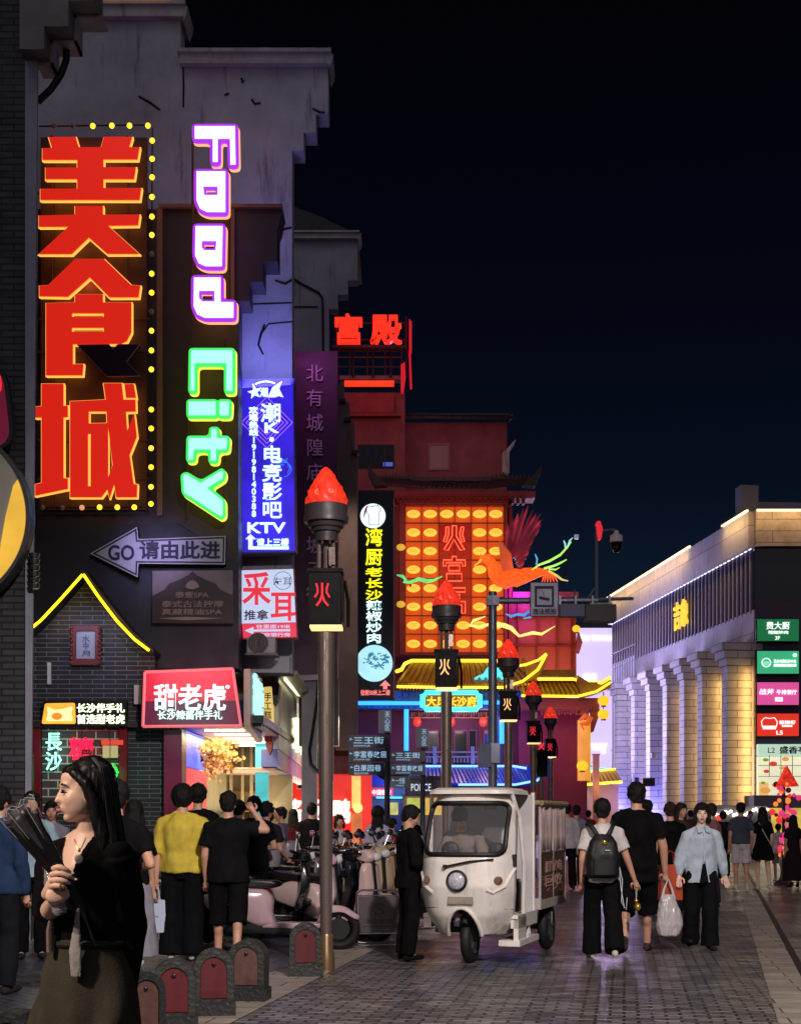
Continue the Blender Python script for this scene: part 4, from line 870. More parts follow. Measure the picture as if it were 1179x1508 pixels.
ribbon(t, 'tail_plume', [(800, 838), (815, 834), (826, 829), (833, 825)], [1.2, 1.3, 1.2, .5], EG); ribbon(t, 'tail_plume', [(789, 832), (790, 824), (787, 817)], [1.2, 1.1, .4], emit('tail_blue', (80, 170, 220), 1))
for k in range(6): ribbon(t, 'tail_plume', [(788, 843), (802, 841+k*.6), (814-k*3, 848+k*.5), (820-k*5, 858+k*1.2)], [.8, 1.5, 1.2, .3], EO, .22+.03*k)
ribbon(t, 'tail_plume', [(806, 842), (818, 849), (826, 855), (835, 857)], [1.2, 1.4, 1.1, .3], EY, .3); ribbon(t, 'tail_plume', [(806, 840), (816, 841), (822, 838)], [.8, .9, .3], EG, .4)
c_ = MB(); c_.tube([p(709, 823, .1), p(705, 829, .15), p(699, 833, .15), p(700, 838, .15)], .03, 5); c_.tube([p(712, 820, .1), p(708, 815, .1)], .03, 5); c_.ob('beak_crest', emit('crest_gold', (255, 180, 70), 1), t)
lamp('POINT', p(760, 880, 1.2), (180, 60, 230), 6, .3, t); lamp('POINT', p(757, 835, 1.5), (255, 90, 40), 34, .3, t)
def cloud(lab, pts, wd, m, d=59.6, rim=None):
    t = T('cloud_ornament', lab, 'ornament', U(pts[0][0], pts[0][1], d)); ribbon(t, 'ribbon', pts, wd, m, .1, FP(d))
    b = MB(); b.tube([FP(d)(*pts[len(pts)//2], -.02), FP(d)(*pts[len(pts)//2], -.9)], .05, 5); b.ob('bracket', CABLE, t); return t
cloud('jade green glowing cloud ribbon crossing the left of the lantern grid', [(584, 847), (593, 849), (597, 854), (594, 857), (604, 858), (616, 853), (628, 856), (638, 855), (651, 849)], [.5, 2.2, 2, 1.6, 1.8, 2.4, 2.8, 1.8, .3], emit('cloud_jade', (80, 215, 120), 1.1, .3, 4))
cloud('pale yellow glowing cloud ribbon sweeping over the lower right of the lantern grid', [(714, 908), (697, 914), (692, 921), (704, 924), (722, 919), (741, 921), (752, 925), (764, 937), (784, 932), (797, 934), (817, 922)], [.4, 2, 2, 1.4, 2, 3.4, 3, 1.6, 2.2, 1.8, .3], emit('cloud_straw', (246, 234, 130), 1.15, .2, 3))
cloud('blue and teal glowing cloud scroll behind the camera sign', [(744, 904), (752, 908), (762, 905), (772, 906), (778, 901), (786, 903), (781, 909), (770, 911)], [.5, 1.6, 1.5, 2, 1.6, 1.8, 1.4, .4], emit('cloud_blue', (50, 150, 225), 1.1, .4, 6))
cy = T('cloud_ornament', 'bright cyan cloud shape glowing over the golden roof', 'ornament', U(720, 1004, 57.5)); pc = FP(57.5)
MB().pp(pc, fillet([(692, 1004), (700, 997), (712, 992), (716, 984), (724, 979), (733, 981), (738, 990), (745, 997), (743, 1004), (734, 1007), (706, 1007)], 3), .1, -.1).ob('plate', emit('cloud_cyan', (84, 224, 236), 1.25), cy); MB().tube([pc(718, 996, -.1), pc(718, 1003, -1.6)], .05, 5).ob('bracket', CABLE, cy)
t = T('roof_floodlight', 'small white box floodlight on a thin arm beyond the phoenix tail', 'lamp', U(848, 792, 60)); p_ = FP(60.0); MB().pb(p_, 845, 788, 851, 794, .15, -.1).ob('housing', emit('flood_grey', (150, 165, 195), .5), t); MB().tube([p_(845, 793, 0), p_(838, 803, -.3), p_(836, 850, -2)], .03, 5).ob('arm', CABLE, t)

# ---------------- golden roofs, blue balcony, gate
t = T('palace_hall', 'lower palace front with golden neon roof, blue lit balcony and white railing', 'building', (2.3, 57, 0))
p = FP(58.0)
r = MB(); tile_roof(r, p, [(606, 972), (660, 972), (720, 972), (764, 972)], [(584, 1010), (650, 1012), (730, 1012), (786, 1008)], -1.2, 1.0, 7); r.pp(p, [(764, 972), (786, 984), (797, 976), (801, 968), (800, 982), (788, 1004), (776, 1012)], 1.0, .6); r.ob('golden_roof', GOLDT, t)
g = MB(); g.tube([p(584, 992, .9), p(591, 988, .5), p(596, 974, -.9), p(606, 969, -1.0), p(760, 969, -1.0)], .07, 6); g.tube([p(584, 1015, 1.15), p(650, 1016, 1.15), p(738, 1016, 1.15), p(766, 1007, 1.15), p(788, 990, 1.1), p(800, 968, 1.05)], .055, 6); g.tube([p(740, 987, 1.05), p(770, 983, 1.05), p(789, 976, 1.05), p(800, 967, 1.05)], .05, 6); g.ob('roof_neon', NYEL, t)
for u in (610, 660, 720, 775): lamp('POINT', p(u, 1000, 2.0), (255, 205, 60), 9, .2, t)
MB().pb(p, 520, 1018, 795, 1045, .3, -.5).ob('frieze', mat('frieze_slate', (110, 112, 130), rough=.5, var=.2), t)
MB().pb(p, 520, 1045, 770, 1230, -1.5, -4).ob('hall_wall', mat('hall_maroon', (120, 60, 76), rough=.6, var=.15, vs=1), t)
MB().pb(p, 518, 1128, 770, 1132, 1.0, -1.5).ob('balcony_floor', mat('dusty_rose', (140, 100, 104)), t)
for a, b in ((632, 646), (652, 659), (671, 689), (693, 703), (716, 728)):
    d_ = MB().pb(p, a, 1073, b, 1122, -1.42, -1.5).ob('door', mat('dark_glass', (14, 18, 30)), t); f_ = MB(); f_.pp(p, [(a-1, 1072), (b+1, 1072), (b+1, 1122), (a-1, 1122)], -1.3, -1.42, [[(a, 1073.5), (b, 1073.5), (b, 1122), (a, 1122)][::1]]); f_.ob('door_frame', mat('rose_frame', (150, 100, 120)), d_)
for a in (598, 735): MB().pb(p, a-4, 1045, a+4, 1230, .3, -.1).ob('column', mat('column_slate', (70, 70, 100), rough=.4), t)
for q0, q1, r_ in (((520, 1037), (620, 1037), .08), ((710, 1036), (765, 1036), .08), ((598, 1046), (598, 1108), .1), ((737, 1056), (737, 1096), .1)): MB().tube([p(*q0, .5), p(*q1, .5)], r_, 6).ob('blue_neon', NBLU, t)
for u, v in ((560, 1030), (600, 1080), (770, 1030), (690, 1140), (630, 1140), (735, 1080)): lamp('POINT', p(u, v, 1.3), (40, 110, 255), 50, .3, t)
for u in (640, 680, 720): lamp('POINT', p(u, 1062, .3), (255, 190, 215), 40, .3, t)
rl = MB()
for u in (639, 694): rl.pb(p, u-2.5, 1101, u+2.5, 1126, 1.05, .75)
for v in (1109, 1116): rl.pb(p, 626, v-1, 704, v+1, 1.0, .85)
for k in range(16): rl.pb(p, 627+k*4.9, 1118, 629+k*4.9, 1124, .95, .88)
rl.ob('balcony_railing', mat('rail_white', (210, 200, 205), rough=.4), t)
r = MB(); tile_roof(r, p, [(604, 1131), (680, 1131), (770, 1131)], [(598, 1160), (690, 1160), (776, 1160)], 1.0, 3.0, 5); r.pp(p, [(766, 1131), (784, 1135), (796, 1128), (800, 1118), (800, 1135), (790, 1150), (772, 1160)], 2.9, 2.5); r.ob('blue_roof', mat('blue_glaze_tile', (60, 84, 170), rough=.3, var=.2, vs=5), t)
g = MB(); g.tube([p(624, 1130, 1.3), p(752, 1130, 1.3), p(775, 1136, 2.6), p(792, 1130, 3.0), p(800, 1119, 3.0)], .05, 6); g.tube([p(670, 1158, 3.1), p(750, 1158, 3.1), p(780, 1152, 3.1), p(800, 1136, 3.1)], .05, 6); g.ob('blue_roof_neon', emit('neon_pale_blue', (120, 175, 255), 2.2), t)
for u in (640, 700, 750): lamp('POINT', p(u, 1138, 4.2), (30, 80, 255), 60, .3, t)
te = MB()
for k in range(42): te.lathe([(.055, 0), (.055, .05), (.03, .07)], p(587+k*4.8, 1011.5, 1.08), 8, 'Y'); te.pb(p, 588.5+k*4.8, 1012.5, 590+k*4.8, 1019, .9, .2)
te.ob('tile_ends', mat('gilt', (190, 140, 50), rough=.3, metal=.5), t)
fz2 = MB()
for k in range(30): fz2.pb(p, 522+k*9, 1021, 528+k*9, 1027, .36, .29); fz2.pb(p, 523.5+k*9, 1029, 526.5+k*9, 1033, .36, .29); fz2.pb(p, 523+k*9, 1040, 527+k*9, 1044, .4, .2)
fz2.ob('frieze_carving', mat('frieze_jade', (60, 120, 150), rough=.4), t)
lt_ = MB()
for k in range(34): lt_.pb(p, 606+k*3.7, 1046, 607+k*3.7, 1054-(k % 3)*2, -.9, -1.0)
lt_.pb(p, 603, 1054, 735, 1055.4, -.9, -1.02); lt_.ob('hanging_lattice', mat('lattice_cream', (200, 150, 110)), t)
for u in (614, 664, 712):
    q_ = p(u, 1062, -.4); l_ = MB().ell(q_, (.16, .16, .2), 12, 8).ob('hall_lantern', emit('hall_lantern_red', (225, 60, 40), 1), t, smooth=True); MB().tube([q_+V((0, 0, .2)), q_+V((0, 0, .42))], .015, 5).ob('cord', CABLE, l_)
t = T('hall_name_board', 'golden name board framed in cyan neon on the blue frieze', 'sign', U(664, 1047, 57.3)); p = FP(57.3)
oc = [(626, 1020), (702, 1020), (702, 1024), (706, 1024), (706, 1041), (702, 1041), (702, 1045), (626, 1045), (626, 1041), (622, 1041), (622, 1024), (626, 1024)]
MB().pp(p, offset(oc, -1), 0, -.2).ob('board', emit('board_gold_dim', (130, 92, 30), .8, .2, 3), t); g = MB(); g.tube([p(a, b, .1) for a, b in oc], .1, 8, closed=True); g.ob('neon_frame', NCY, t)
g = MB(); text(g, p, '大风长沙府', 628, 1026, 701, 1040.5, .02, .15, 0.016); g.ob('lettering', emit('gold_letter', (255, 206, 60), 1.4), t)
t = T('gate_pavilion', 'gate pavilion with upswept golden neon roof and a yellow dragon column', 'building', (7.3, 56, 0)); p = FP(57.0)
r = MB(); tile_roof(r, p, [(768, 1000), (800, 1000), (845, 1000), (860, 1008)], [(764, 1028), (800, 1028), (850, 1028), (878, 1020)], -1.0, 1.0, 6); r.pp(p, [(845, 998), (862, 1008), (882, 1008), (891, 999), (894, 1010), (893, 1016), (870, 1026), (850, 1031)], 1.0, .5); r.pb(p, 790, 984, 850, 993, -.6, -1.1); r.ob('golden_roof', GOLDT, t)
g = MB(); g.tube([p(791, 1000, .0), p(844, 1000, .0), p(857, 1007, .6), p(880, 1009, 1.05), p(893, 1001, 1.05)], .06, 6); g.tube([p(764, 1028, 1.1), p(845, 1029, 1.1), p(872, 1022, 1.1), p(892, 1009, 1.1)], .05, 6); g.ob('roof_neon', NYEL, t)
for u in (790, 830, 870): lamp('POINT', p(u, 1018, 2), (255, 205, 60), 9, .2, t)
MB().pb(p, 760, 1029, 880, 1046, .4, -1.5).ob('lintel', mat('rose_beam', (160, 84, 92)), t); MB().pb(p, 766, 1046, 868, 1230, -.8, -1.4).ob('rear_wall', mat('gate_pink', (165, 64, 84), rough=.5, var=.1), t)
fz_ = MB()
for k in range(14): fz_.pb(p, 796+k*4.2, 1047, 798.6+k*4.2, 1053-(k % 2)*2, .1, .05)
fz_.pb(p, 794, 1045.5, 868, 1047, .12, 0); fz_.pp(p, [(850, 1047), (866, 1047), (866, 1085), (863, 1085), (863, 1054), (850, 1052)], .1, .03); fz_.ob('lattice', mat('lattice_cream', (200, 150, 110)), t)
MB().lathe([(.25, 0), (.25, 2.3)], p(858, 1150, .3), 20).ob('column', emit('column_amber', (228, 152, 62), .95, .2, 2), t)
MB().tube([p(850, 1062, .6), p(857, 1056, .75), p(866, 1060, .6), p(861, 1068, .75), p(852, 1068, .6), p(856, 1076, .7)], [.05, .1, .11, .1, .08, .03], 8).ob('dragon', emit('dragon_orange', (205, 90, 30), .9), t)
MB().pp(p, [(868, 1046), (884, 1046), (878, 1060), (872, 1078), (868, 1080)], .3, 0).ob('eave_bracket', mat('rose_beam', (160, 84, 92)), t)
lamp('POINT', p(820, 1080, 1.6), (255, 110, 130), 40, .3, t)
for n_, (u, v, s, lab) in enumerate(((888, 1032, .2, 'upper round yellow lantern hanging from the gate roof tip'), (888, 1052, .2, 'lower round yellow lantern hanging from the gate roof tip'), (857, 1128, .2, 'yellow lantern at the foot of the dragon column'), (846, 896, .13, 'tiny yellow lantern on the annex edge by the black traffic box'), (848, 926, .14, 'amber lantern at the edge of the bright screen'))):
    q = U(u, v, 56.5); b = T('round_lantern', lab, 'lantern', q, 'round yellow lanterns of the palace'); MB().ell(q, (s*1.1, s*1.1, s), 14, 8).ob('shade', emit('round_lantern', (248, 190, 40), 1.2), b, smooth=True); MB().tube([q+V((0, 0, s*.9)), q+V((0, 0, s*1.7))], .02, 5).ob('cord', CABLE, b); MB().lathe([(s*.5, -s*1.15), (s*.5, -s*.9)], q, 10).ob('base_ring', GOLDT, b)
# small golden and turquoise roofs at the end of the street
t = T('turquoise_pavilion', 'small turquoise lit pavilion roof at the end of the street', 'building', U(835, 1205, 110)); p = FP(110.0)
r = MB(); tile_roof(r, p, [(806, 1127), (840, 1124), (878, 1127)], [(798, 1158), (840, 1160), (886, 1158)], -2, 2, 5); r.ob('roof', emit('turquoise_tile', (60, 190, 195), .7, .3, 2), t); MB().pb(p, 804, 1158, 880, 1212, 0, -3).ob('wall', mat('warm_wall', (180, 140, 110)), t); g = MB(); g.tube([p(800, 1132, 2.1), p(885, 1134, 2.1)], .12, 6); g.ob('neon', NCY, t); lamp('POINT', p(840, 1180, 6), (255, 190, 140), 220, .5, t)
for u0, u1, v, lab in ((786, 828, 1152, 'low golden eave glowing left of the turquoise pavilion'), (846, 912, 1140, 'low golden eave glowing right of the turquoise pavilion')):
    b = T('golden_eave_house', lab, 'building', U((u0+u1)/2, 1205, 100)); q = FP(100.0); r = MB(); tile_roof(r, q, [(u0+4, v), (u1-4, v-6 if u0 > 840 else v)], [(u0, v+16), (u1, v+12)], -1, 1, 5); r.ob('roof', GOLDT, b); g = MB(); g.tube([q(u0, v+17, 1.1), q(u1, v+12, 1.1)], .1, 6); g.tube([q(u0+4, v-2, -.8), q(u1-4, v-8 if u0 > 840 else v-2, -.8)], .08, 6); g.ob('neon', NYEL, b); MB().pb(q, u0+2, v+16, u1-2, 1212, 0, -2).ob('wall', mat('warm_wall', (180, 140, 110)), b); lamp('POINT', q((u0+u1)/2, v+20, 3), (255, 200, 80), 120, .3, b)
t = T('chimney_post', 'brown square post in front of the bright screen at the end of the street', 'post', U(877, 1160, 98)); MB().pb(FP(98.0), 873, 1112, 882, 1212, 0, -.4).ob('shaft', mat('brown_post', (110, 66, 50)), t); MB().pb(FP(98.0), 872, 1110, 883, 1112, .05, -.45).ob('cap', mat('brown_post', (110, 66, 50)), t)

# ================================================================== big screen
t = T('led_screen', 'huge lavender white LED screen wall behind the gate with faint white lettering', 'screen', U(880, 1200, 125)); p = FP(125.0)
MB().pb(p, 800, 915, 925, 1215, -.05, -2).ob('casing', BLACK, t); MB().pb(p, 805, 925, 920, 1150, .1, -.04).ob('picture', emit('screen_lavender', (218, 200, 252), .98, .08, .12), t)
g = MB(); text(g, p, 'BEN TOWN', 850, 936, 900, 944, .12, .3, 0.016); text(g, p, 'rong', 866, 1095, 893, 1110, .12, .3, .0, ital=.3); text(g, p, '新', 858, 992, 878, 1006, .12, .3, 0.016, True); g.ob('lettering', emit('screen_white', (255, 255, 255), 1.3), t)
lamp('AREA', U(885, 1040, 123), (200, 180, 255), 5000, 8, t, (12, 60, 4), size_y=10)

# ================================================================== shopping mall on the right
t = T('shopping_mall', 'modern mall with a row of stepped grey gable piers, glass fins and warm parapet lights', 'building', (18, 95, 0))
A2, B2 = (15.9, 111.0), (18.9, 80.0); q = OP(A2, B2); LEN = 31.14
def mu(px): d = 26.642/((px-CX)/F+.09677); return (111-d)/.9953
CONC = brick('mall_concrete_panels', (176, 172, 180), (158, 155, 165), (90, 88, 96), w=2.6, h=1.9, mortar=.02, rough=.7, bump=.3, axes='YZ', var=.12)
PIER = brick('pier_stone', (196, 192, 194), (176, 172, 178), (104, 100, 108), w=1.5, h=.40, mortar=.022, rough=.7, bump=.5, axes='XZ', var=.15)
MB().pb(q, -1, 15.9, LEN, 17.85, .3, -14).ob('parapet', CONC, t)
MB().pb(q, -1, 12.6, LEN, 15.9, -.03, -14).ob('glass_band', mat('mall_glass', (16, 22, 42), rough=.08, spec=.8), t)
MB().pb(q, 6, 8.5, LEN, 12.6, 0, -14).ob('stone_band', CONC, t)
MB().pb(q, 0, 0, LEN, 8.5, -1.2, -14).ob('lower_wall', PIER, t)
fn = MB()
for k in range(44):
    u = -.6+k*.725; fn.pb(q, u, 12.5 if u > 6 else 1.0, u+.13, 15.95, .07, -.02)
for v in (13.6, 12.55, 9.6, 6.4, 3.4): fn.pb(q, -1, v, 6.2, v+.1, .06, 0)
fn.ob('glass_fins', mat('fin_lilac', (170, 165, 185), rough=.4, metal=.3), t)
for k in range(44): MB().pb(q, -.6+k*.725, 15.86, -.2+k*.725, 15.95, .12, .06).ob('fin_light', emit('fin_light', (230, 225, 255), 1.8), t)
MB().pb(q, -.9, 3.0, 5.9, 12.9, -.012, -.028).ob('painted_led_glow', emit('painted_glow_lilac', (176, 168, 214), .75, .3, .4), t)  # glowing panel imitates the LED screen's light seen through the glass
wl = MB(); wl.pb(q, -1, 17.86, 20.5, 17.94, .42, .3); wl.pb(q, 26.8, 17.86, LEN, 17.94, .42, .3); wl.ob('parapet_lights', emit('parapet_warm', (255, 225, 160), 3), t)
rb = MB(); rb.pb(q, 19, 17.95, 25.5, 19.6, -2, -5); rb.pb(q, 26.5, 17.95, 27.5, 20.1, -.5, -1.5); rb.ob('roof_plant', mat('roof_plant', (110, 108, 120), rough=.6), t)
pr, pe = MB(), MB()
us = [mu(x) for x in (918, 940, 965, 989, 1015, 1042, 1070)]; ue = [mu(x) for x in (940, 965, 989, 1015, 1042, 1070, 1109)]
tops = [7.55, 7.8, 8.05, 8.5, 8.9, 9.35, 10.35]; wedges = MB()
for i, (a, b) in enumerate(zip(us, ue)):
    W_ = (b-a); h = 10.0; c0 = b-.95
    pr.pb(q, c0, 0, b, h, 1.45, -1.2)
    for s_ in range(3): pr.pb(q, c0-.25-.35*s_, h-.1+s_*.42-.3, b+.06+.03*s_, h+.30+s_*.42-.3, 1.52+.13*s_, -1.2)
    pe.pb(q, b-.02, 0, b+.04, h-.1, .10, .0)
    if i: wedges.hexa([q(a+W_*.02-.2, 7.0, 0), q(c0, 7.0, 0), q(c0, 7.0, 1.3), q(a-.2, 7.0, .2), q(a-.2, 7.1, 0), q(c0, 7.8, 0), q(c0, 7.8, 1.3), q(a-.2, 7.1, .2)])
pr.ob('gable_piers', PIER, t); pe.ob('pier_edges', mat('pier_edge', (225, 220, 230), rough=.5), t); wedges.ob('dark_wedges', BLACK, t)  # black wedges fill the gaps between the piers
for i, (a, b) in enumerate(zip(us, ue)):
    if i >= 3: lamp('AREA', q(b+.42, 4.8, .30), (255, 196, 104), (38, 52, 66, 84)[i-3], .12, t, q(b-.1, 4.8, .62), size_y=9)
for i in (0, 1, 2): lamp('AREA', q(ue[i]+.9, 1.5, 1.6), (130, 125, 255), 150, .5, t, q(ue[i], 5, .7))
lamp('AREA', q(10, 17.7, 1.0), (255, 205, 120), 260, 20, t, q(10, 15, 0), size_y=.2); lamp('AREA', q(29, 17.7, 1.0), (255, 205, 120), 70, 4, t, q(29, 15, 0), size_y=.2)
lamp('AREA', q(14, 7.0, 9.0), (205, 192, 255), 2600, 6, t, q(16, 10, 0))
p = FP(80.0)
MB().pb(p, 1111.5, 806, 1420, 1230, 0, -20).ob('front_wall', mat('mall_black_glass', (18, 22, 34), rough=.1, spec=.8), t)
MB().pb(p, 1110, 752, 1420, 806, .4, -20).ob('front_parapet', brick('mall_front_panels', (160, 156, 156), (152, 149, 150), (96, 92, 92), w=3.6, h=.62, mortar=.02, rough=.6, axes='XZ'), t)
MB().pb(p, 1111, 752.5, 1420, 755, .5, .4).ob('front_parapet_light', emit('parapet_warm', (255, 225, 160), 3), t); lamp('AREA', p(1180, 756, 1.2), (255, 190, 110), 95, 8, t, p(1180, 800, 0), size_y=.2)
MB().pb(p, 1111, 888, 1240, 1100, .05, .0).ob('sign_recess', mat('recess_violet', (60, 50, 76), rough=.5), t)
def mboard(lab, v0, v1, bg, build, s=.95):
    b = T('shop_signboard', lab, 'sign', U(1145, v1, 79.6), 'stacked shop signboards on the mall front'); p = FP(79.6)
    MB().pb(p, 1112.5, v0-1, 1176.5, v1+1, 0, -.3).ob('casing', BLACK, b); MB().pb(p, 1114, v0, 1175, v1, .05, .01).ob('panel', emit('board_'+str(bg), bg, s, .06, .5), b); g, g2 = MB(), MB(); build(g, g2, p); g.ob('lettering', emit('board_white', (245, 255, 250), 1.2), b)
    if g2.v: g2.ob('emblem', emit('board_tint_'+str(bg), tuple(min(255, x+70) for x in bg), .9), b)
def b1(g, h, p): text(g, p, '费大厨', 1127, 916, 1161, 927, .06, .12, 0.004); text(g, p, '辣椒炒肉', 1130, 929, 1159, 934, .06, .12, 0.01); text(g, p, '3F', 1140, 937, 1147, 942.5, .06, .12, .0)
def b2(g, h, p):
    g.pp(p, [(1127+7*math.cos(a*.4), 976+7*math.sin(a*.4)) for a in range(16)], .1, .06, [[(1127+5.6*math.cos(a*.4), 976+5.6*math.sin(a*.4)) for a in range(16)]]); h.ell(p(1127, 977, .08), (.16, .05, .12), 10, 6); text(g, p, '黑白电视长沙小吃', 1138, 971.5, 1171, 976.5, .06, .12, 00.004); g.pb(p, 1138, 978, 1171, 982, .1, .06); g.pp(p, [(1169+3*math.cos(a*.52), 965+3*math.sin(a*.52)) for a in range(12)], .1, .06, [[(1169+1.3*math.cos(a*.52), 965+1.3*math.sin(a*.52)) for a in range(12)]])
def b3(g, h, p): text(g, p, '战斧', 1117, 1014.5, 1138, 1023, .06, .12, 0.004); text(g, p, '牛排餐厅', 1142, 1016, 1172, 1023, .06, .12, 0.004); g.pb(p, 1140, 1027, 1151, 1033, .1, .06); text(h, p, '4F', 1143, 1028, 1149, 1032, .11, .13, 0.01)
def b4(g, h, p):
    o_ = fillet([(1121, 1072), (1119, 1062), (1125, 1056), (1132, 1058), (1139, 1056), (1144, 1063), (1142, 1072)], 3); g.pp(p, o_, .1, .06, [offset(o_, -1)]); g.pb(p, 1122, 1069, 1141, 1074, .1, .06); text(g, p, '椒椒虾', 1146, 1061, 1170, 1067, .06, .12, 0.004); g.pb(p, 1150, 1068, 1165, 1070.5, .1, .06); text(g, p, 'L5', 1142, 1076, 1151, 1082, .06, .12, 0.004)
mboard('dark green lit shop board, topmost of the stack on the mall front', 912, 944, (24, 104, 62), b1); mboard('mint green lit shop board with a round emblem on the mall front', 959, 992, (58, 178, 124), b2, .9); mboard('pink lit steak restaurant board on the mall front', 1005, 1038, (226, 84, 158), b3, .9); mboard('red lit shop board marked L5 on the mall front', 1051, 1084, (228, 52, 36), b4, .9)
t = T('shop_window_display', 'bright white lit shop window display with food pictures below the red board', 'shop front', U(1160, 1200, 79.5)); p = FP(79.4)
MB().pb(p, 1115, 1096, 1300, 1113, .1, -.3).ob('header', emit('window_mint', (196, 226, 204), .85), t); MB().pb(p, 1115, 1114, 1300, 1172, .05, -.3).ob('picture_panel', emit('window_cream', (238, 234, 200), .95, .12, .4), t)
g = MB(); text(g, p, 'L2', 1129, 1101, 1139, 1109, .12, .18, .0); g.ob('floor_number', mat('sign_red_ink', (200, 60, 60)), t); g = MB(); text(g, p, '盛香亭', 1146, 1099, 1186, 1110, .12, .18, 0.016); g.ob('lettering', mat('sign_green_ink', (40, 60, 50)), t)
g = MB()
for u in (1131, 1148, 1165, 1182): g.pb(p, u, 1112, u+.7, 1144, .1, .06)
for v in (1127, 1143): g.pb(p, 1115, v, 1300, v+.7, .11, .06)
g.ob('mullions', BLACK, t)
for nm, c, pts in (('red_dish', (220, 70, 60), ((1137, 1125, .22), (1127, 1136, .16), (1155, 1151, .16))), ('green_dish', (120, 170, 70), ((1126, 1119, .16), (1122, 1153, .14))), ('orange_dish', (240, 170, 80), ((1155, 1118, .2), (1150, 1131, .16), (1140, 1156, .2), (1125, 1164, .3)))):
    g = MB()
    for u, v, s in pts: g.ell(p(u, v, .1), (s, .06, s*.6), 10, 6)
    g.ob(nm, emit(nm, c, .8), t)
MB().pb(p, 1116, 1152, 1130, 1172, .12, .06).ob('lit_card', emit('lit_card', (235, 190, 120), .9), t)
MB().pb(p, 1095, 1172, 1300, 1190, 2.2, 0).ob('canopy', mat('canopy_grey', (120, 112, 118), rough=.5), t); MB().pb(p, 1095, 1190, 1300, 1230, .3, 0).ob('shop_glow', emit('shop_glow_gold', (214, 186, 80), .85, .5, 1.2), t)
lamp('AREA', U(1140, 1140, 76), (255, 235, 190), 200, 5, t, U(1120, 1230, 60))
t = T('stall_canopy', 'grey tent canopy with bright lit stalls under it behind the strolling couple', 'stall', U(1070, 1230, 66)); p = FP(66.0)
MB().pp(p, [(1005, 1214), (1010, 1200), (1048, 1186), (1112, 1188), (1118, 1200), (1118, 1212)], 2, -2).ob('canopy', mat('canopy_grey2', (150, 140, 145), rough=.6, var=.1), t)
g = MB(); random.seed(11)
for k in range(26): g.ell(p(1012+k*4, 1202+random.uniform(-4, 4)-k*.3, 2.1), .07, 6, 4)
g.ob('string_lights', emit('string_white', (255, 250, 235), 2.5), t)
for u, c in ((1018, (190, 170, 235)), (1040, (220, 200, 170)), (1075, (225, 215, 90)), (1098, (235, 240, 200)), (1112, (230, 190, 110))): MB().pb(p, u-10, 1212, u+8, 1246, 0, -.4).ob('lit_counter', emit('stall_'+str(c), c, .9, .5, 2), t)
for u in (1006, 1060, 1117): MB().pb(p, u-1, 1205, u+1, 1246, 1.5, 1.3).ob('post', STEEL, t)
lamp('AREA', p(1065, 1218, 2.5), (255, 235, 200), 70, 6, t, p(1065, 1260, 8))
for u, v in ((1058, 1204), (1000, 1198)):
    b = T('red_balloon', 'small round red glowing balloon lamp %s' % ('beside the tent canopy' if u > 1050 else 'behind the group at the pier foot'), 'lamp', U(u, v, 62)); MB().ell(U(u, v, 62), .13, 12, 8).ob('globe', emit('balloon_red', (240, 70, 60), 1), b, smooth=True); MB().tube([U(u, v, 62)-V((0, 0, .1)), V((U(u, v, 62).x, 62, 0))], .02, 5).ob('stick', CABLE, b)
t = T('wall_notice', 'pale framed notice on the first stone pier of the mall', 'sign', q(us[0]+2, 3, 1.75)); p = FP(96)
MB().pb(p, 931, 1140, 943, 1158, 0, -.1).ob('board', mat('notice_pale', (200, 196, 205), rough=.5), t); MB().pb(p, 934, 1145, 940, 1152, .02, .01).ob('emblem', mat('ink_navy', (22, 24, 60)), t)
t = T('wall_camera', 'small white camera on a bracket beside a dark box on the second pier', 'camera', U(961, 1115, 92)); p = FP(92); MB().pb(p, 958, 1109, 964, 1116, .2, -.2).ob('housing', WHITEP, t); MB().pb(p, 945, 1146, 963, 1158, .2, -.2).ob('dark_box', BLACK, t); MB().tube([p(961, 1112, 0), p(950, 1112, 0), p(950, 1146, 0)], .03, 5).ob('bracket', STEEL, t)
t = T('wall_logo_sign', 'small glowing yellow shop name behind the glass fins of the mall', 'sign', q(18.5, 13.4, .2))
qq = OP(A2, B2); g = MB(); text(g, qq, '吉象', 17.0, 14.9, 20.0, 13.2, .28, .4, 0.016); g.ob('lettering', emit('fin_yellow', (235, 190, 60), 1.2), t)
# dark houses closing the street
t = T('distant_block', 'dark distant block behind the maroon tower filling the street end', 'building', (0, 140, 0)); MB().box(-60, 140, 0, 14, 150, 7).ob('wall', mat('distant_dark', (30, 32, 44), rough=.8), t); MB().box(-60.3, 139.7, 7, 14.3, 150.3, 7.4).ob('roof', TILE, t)
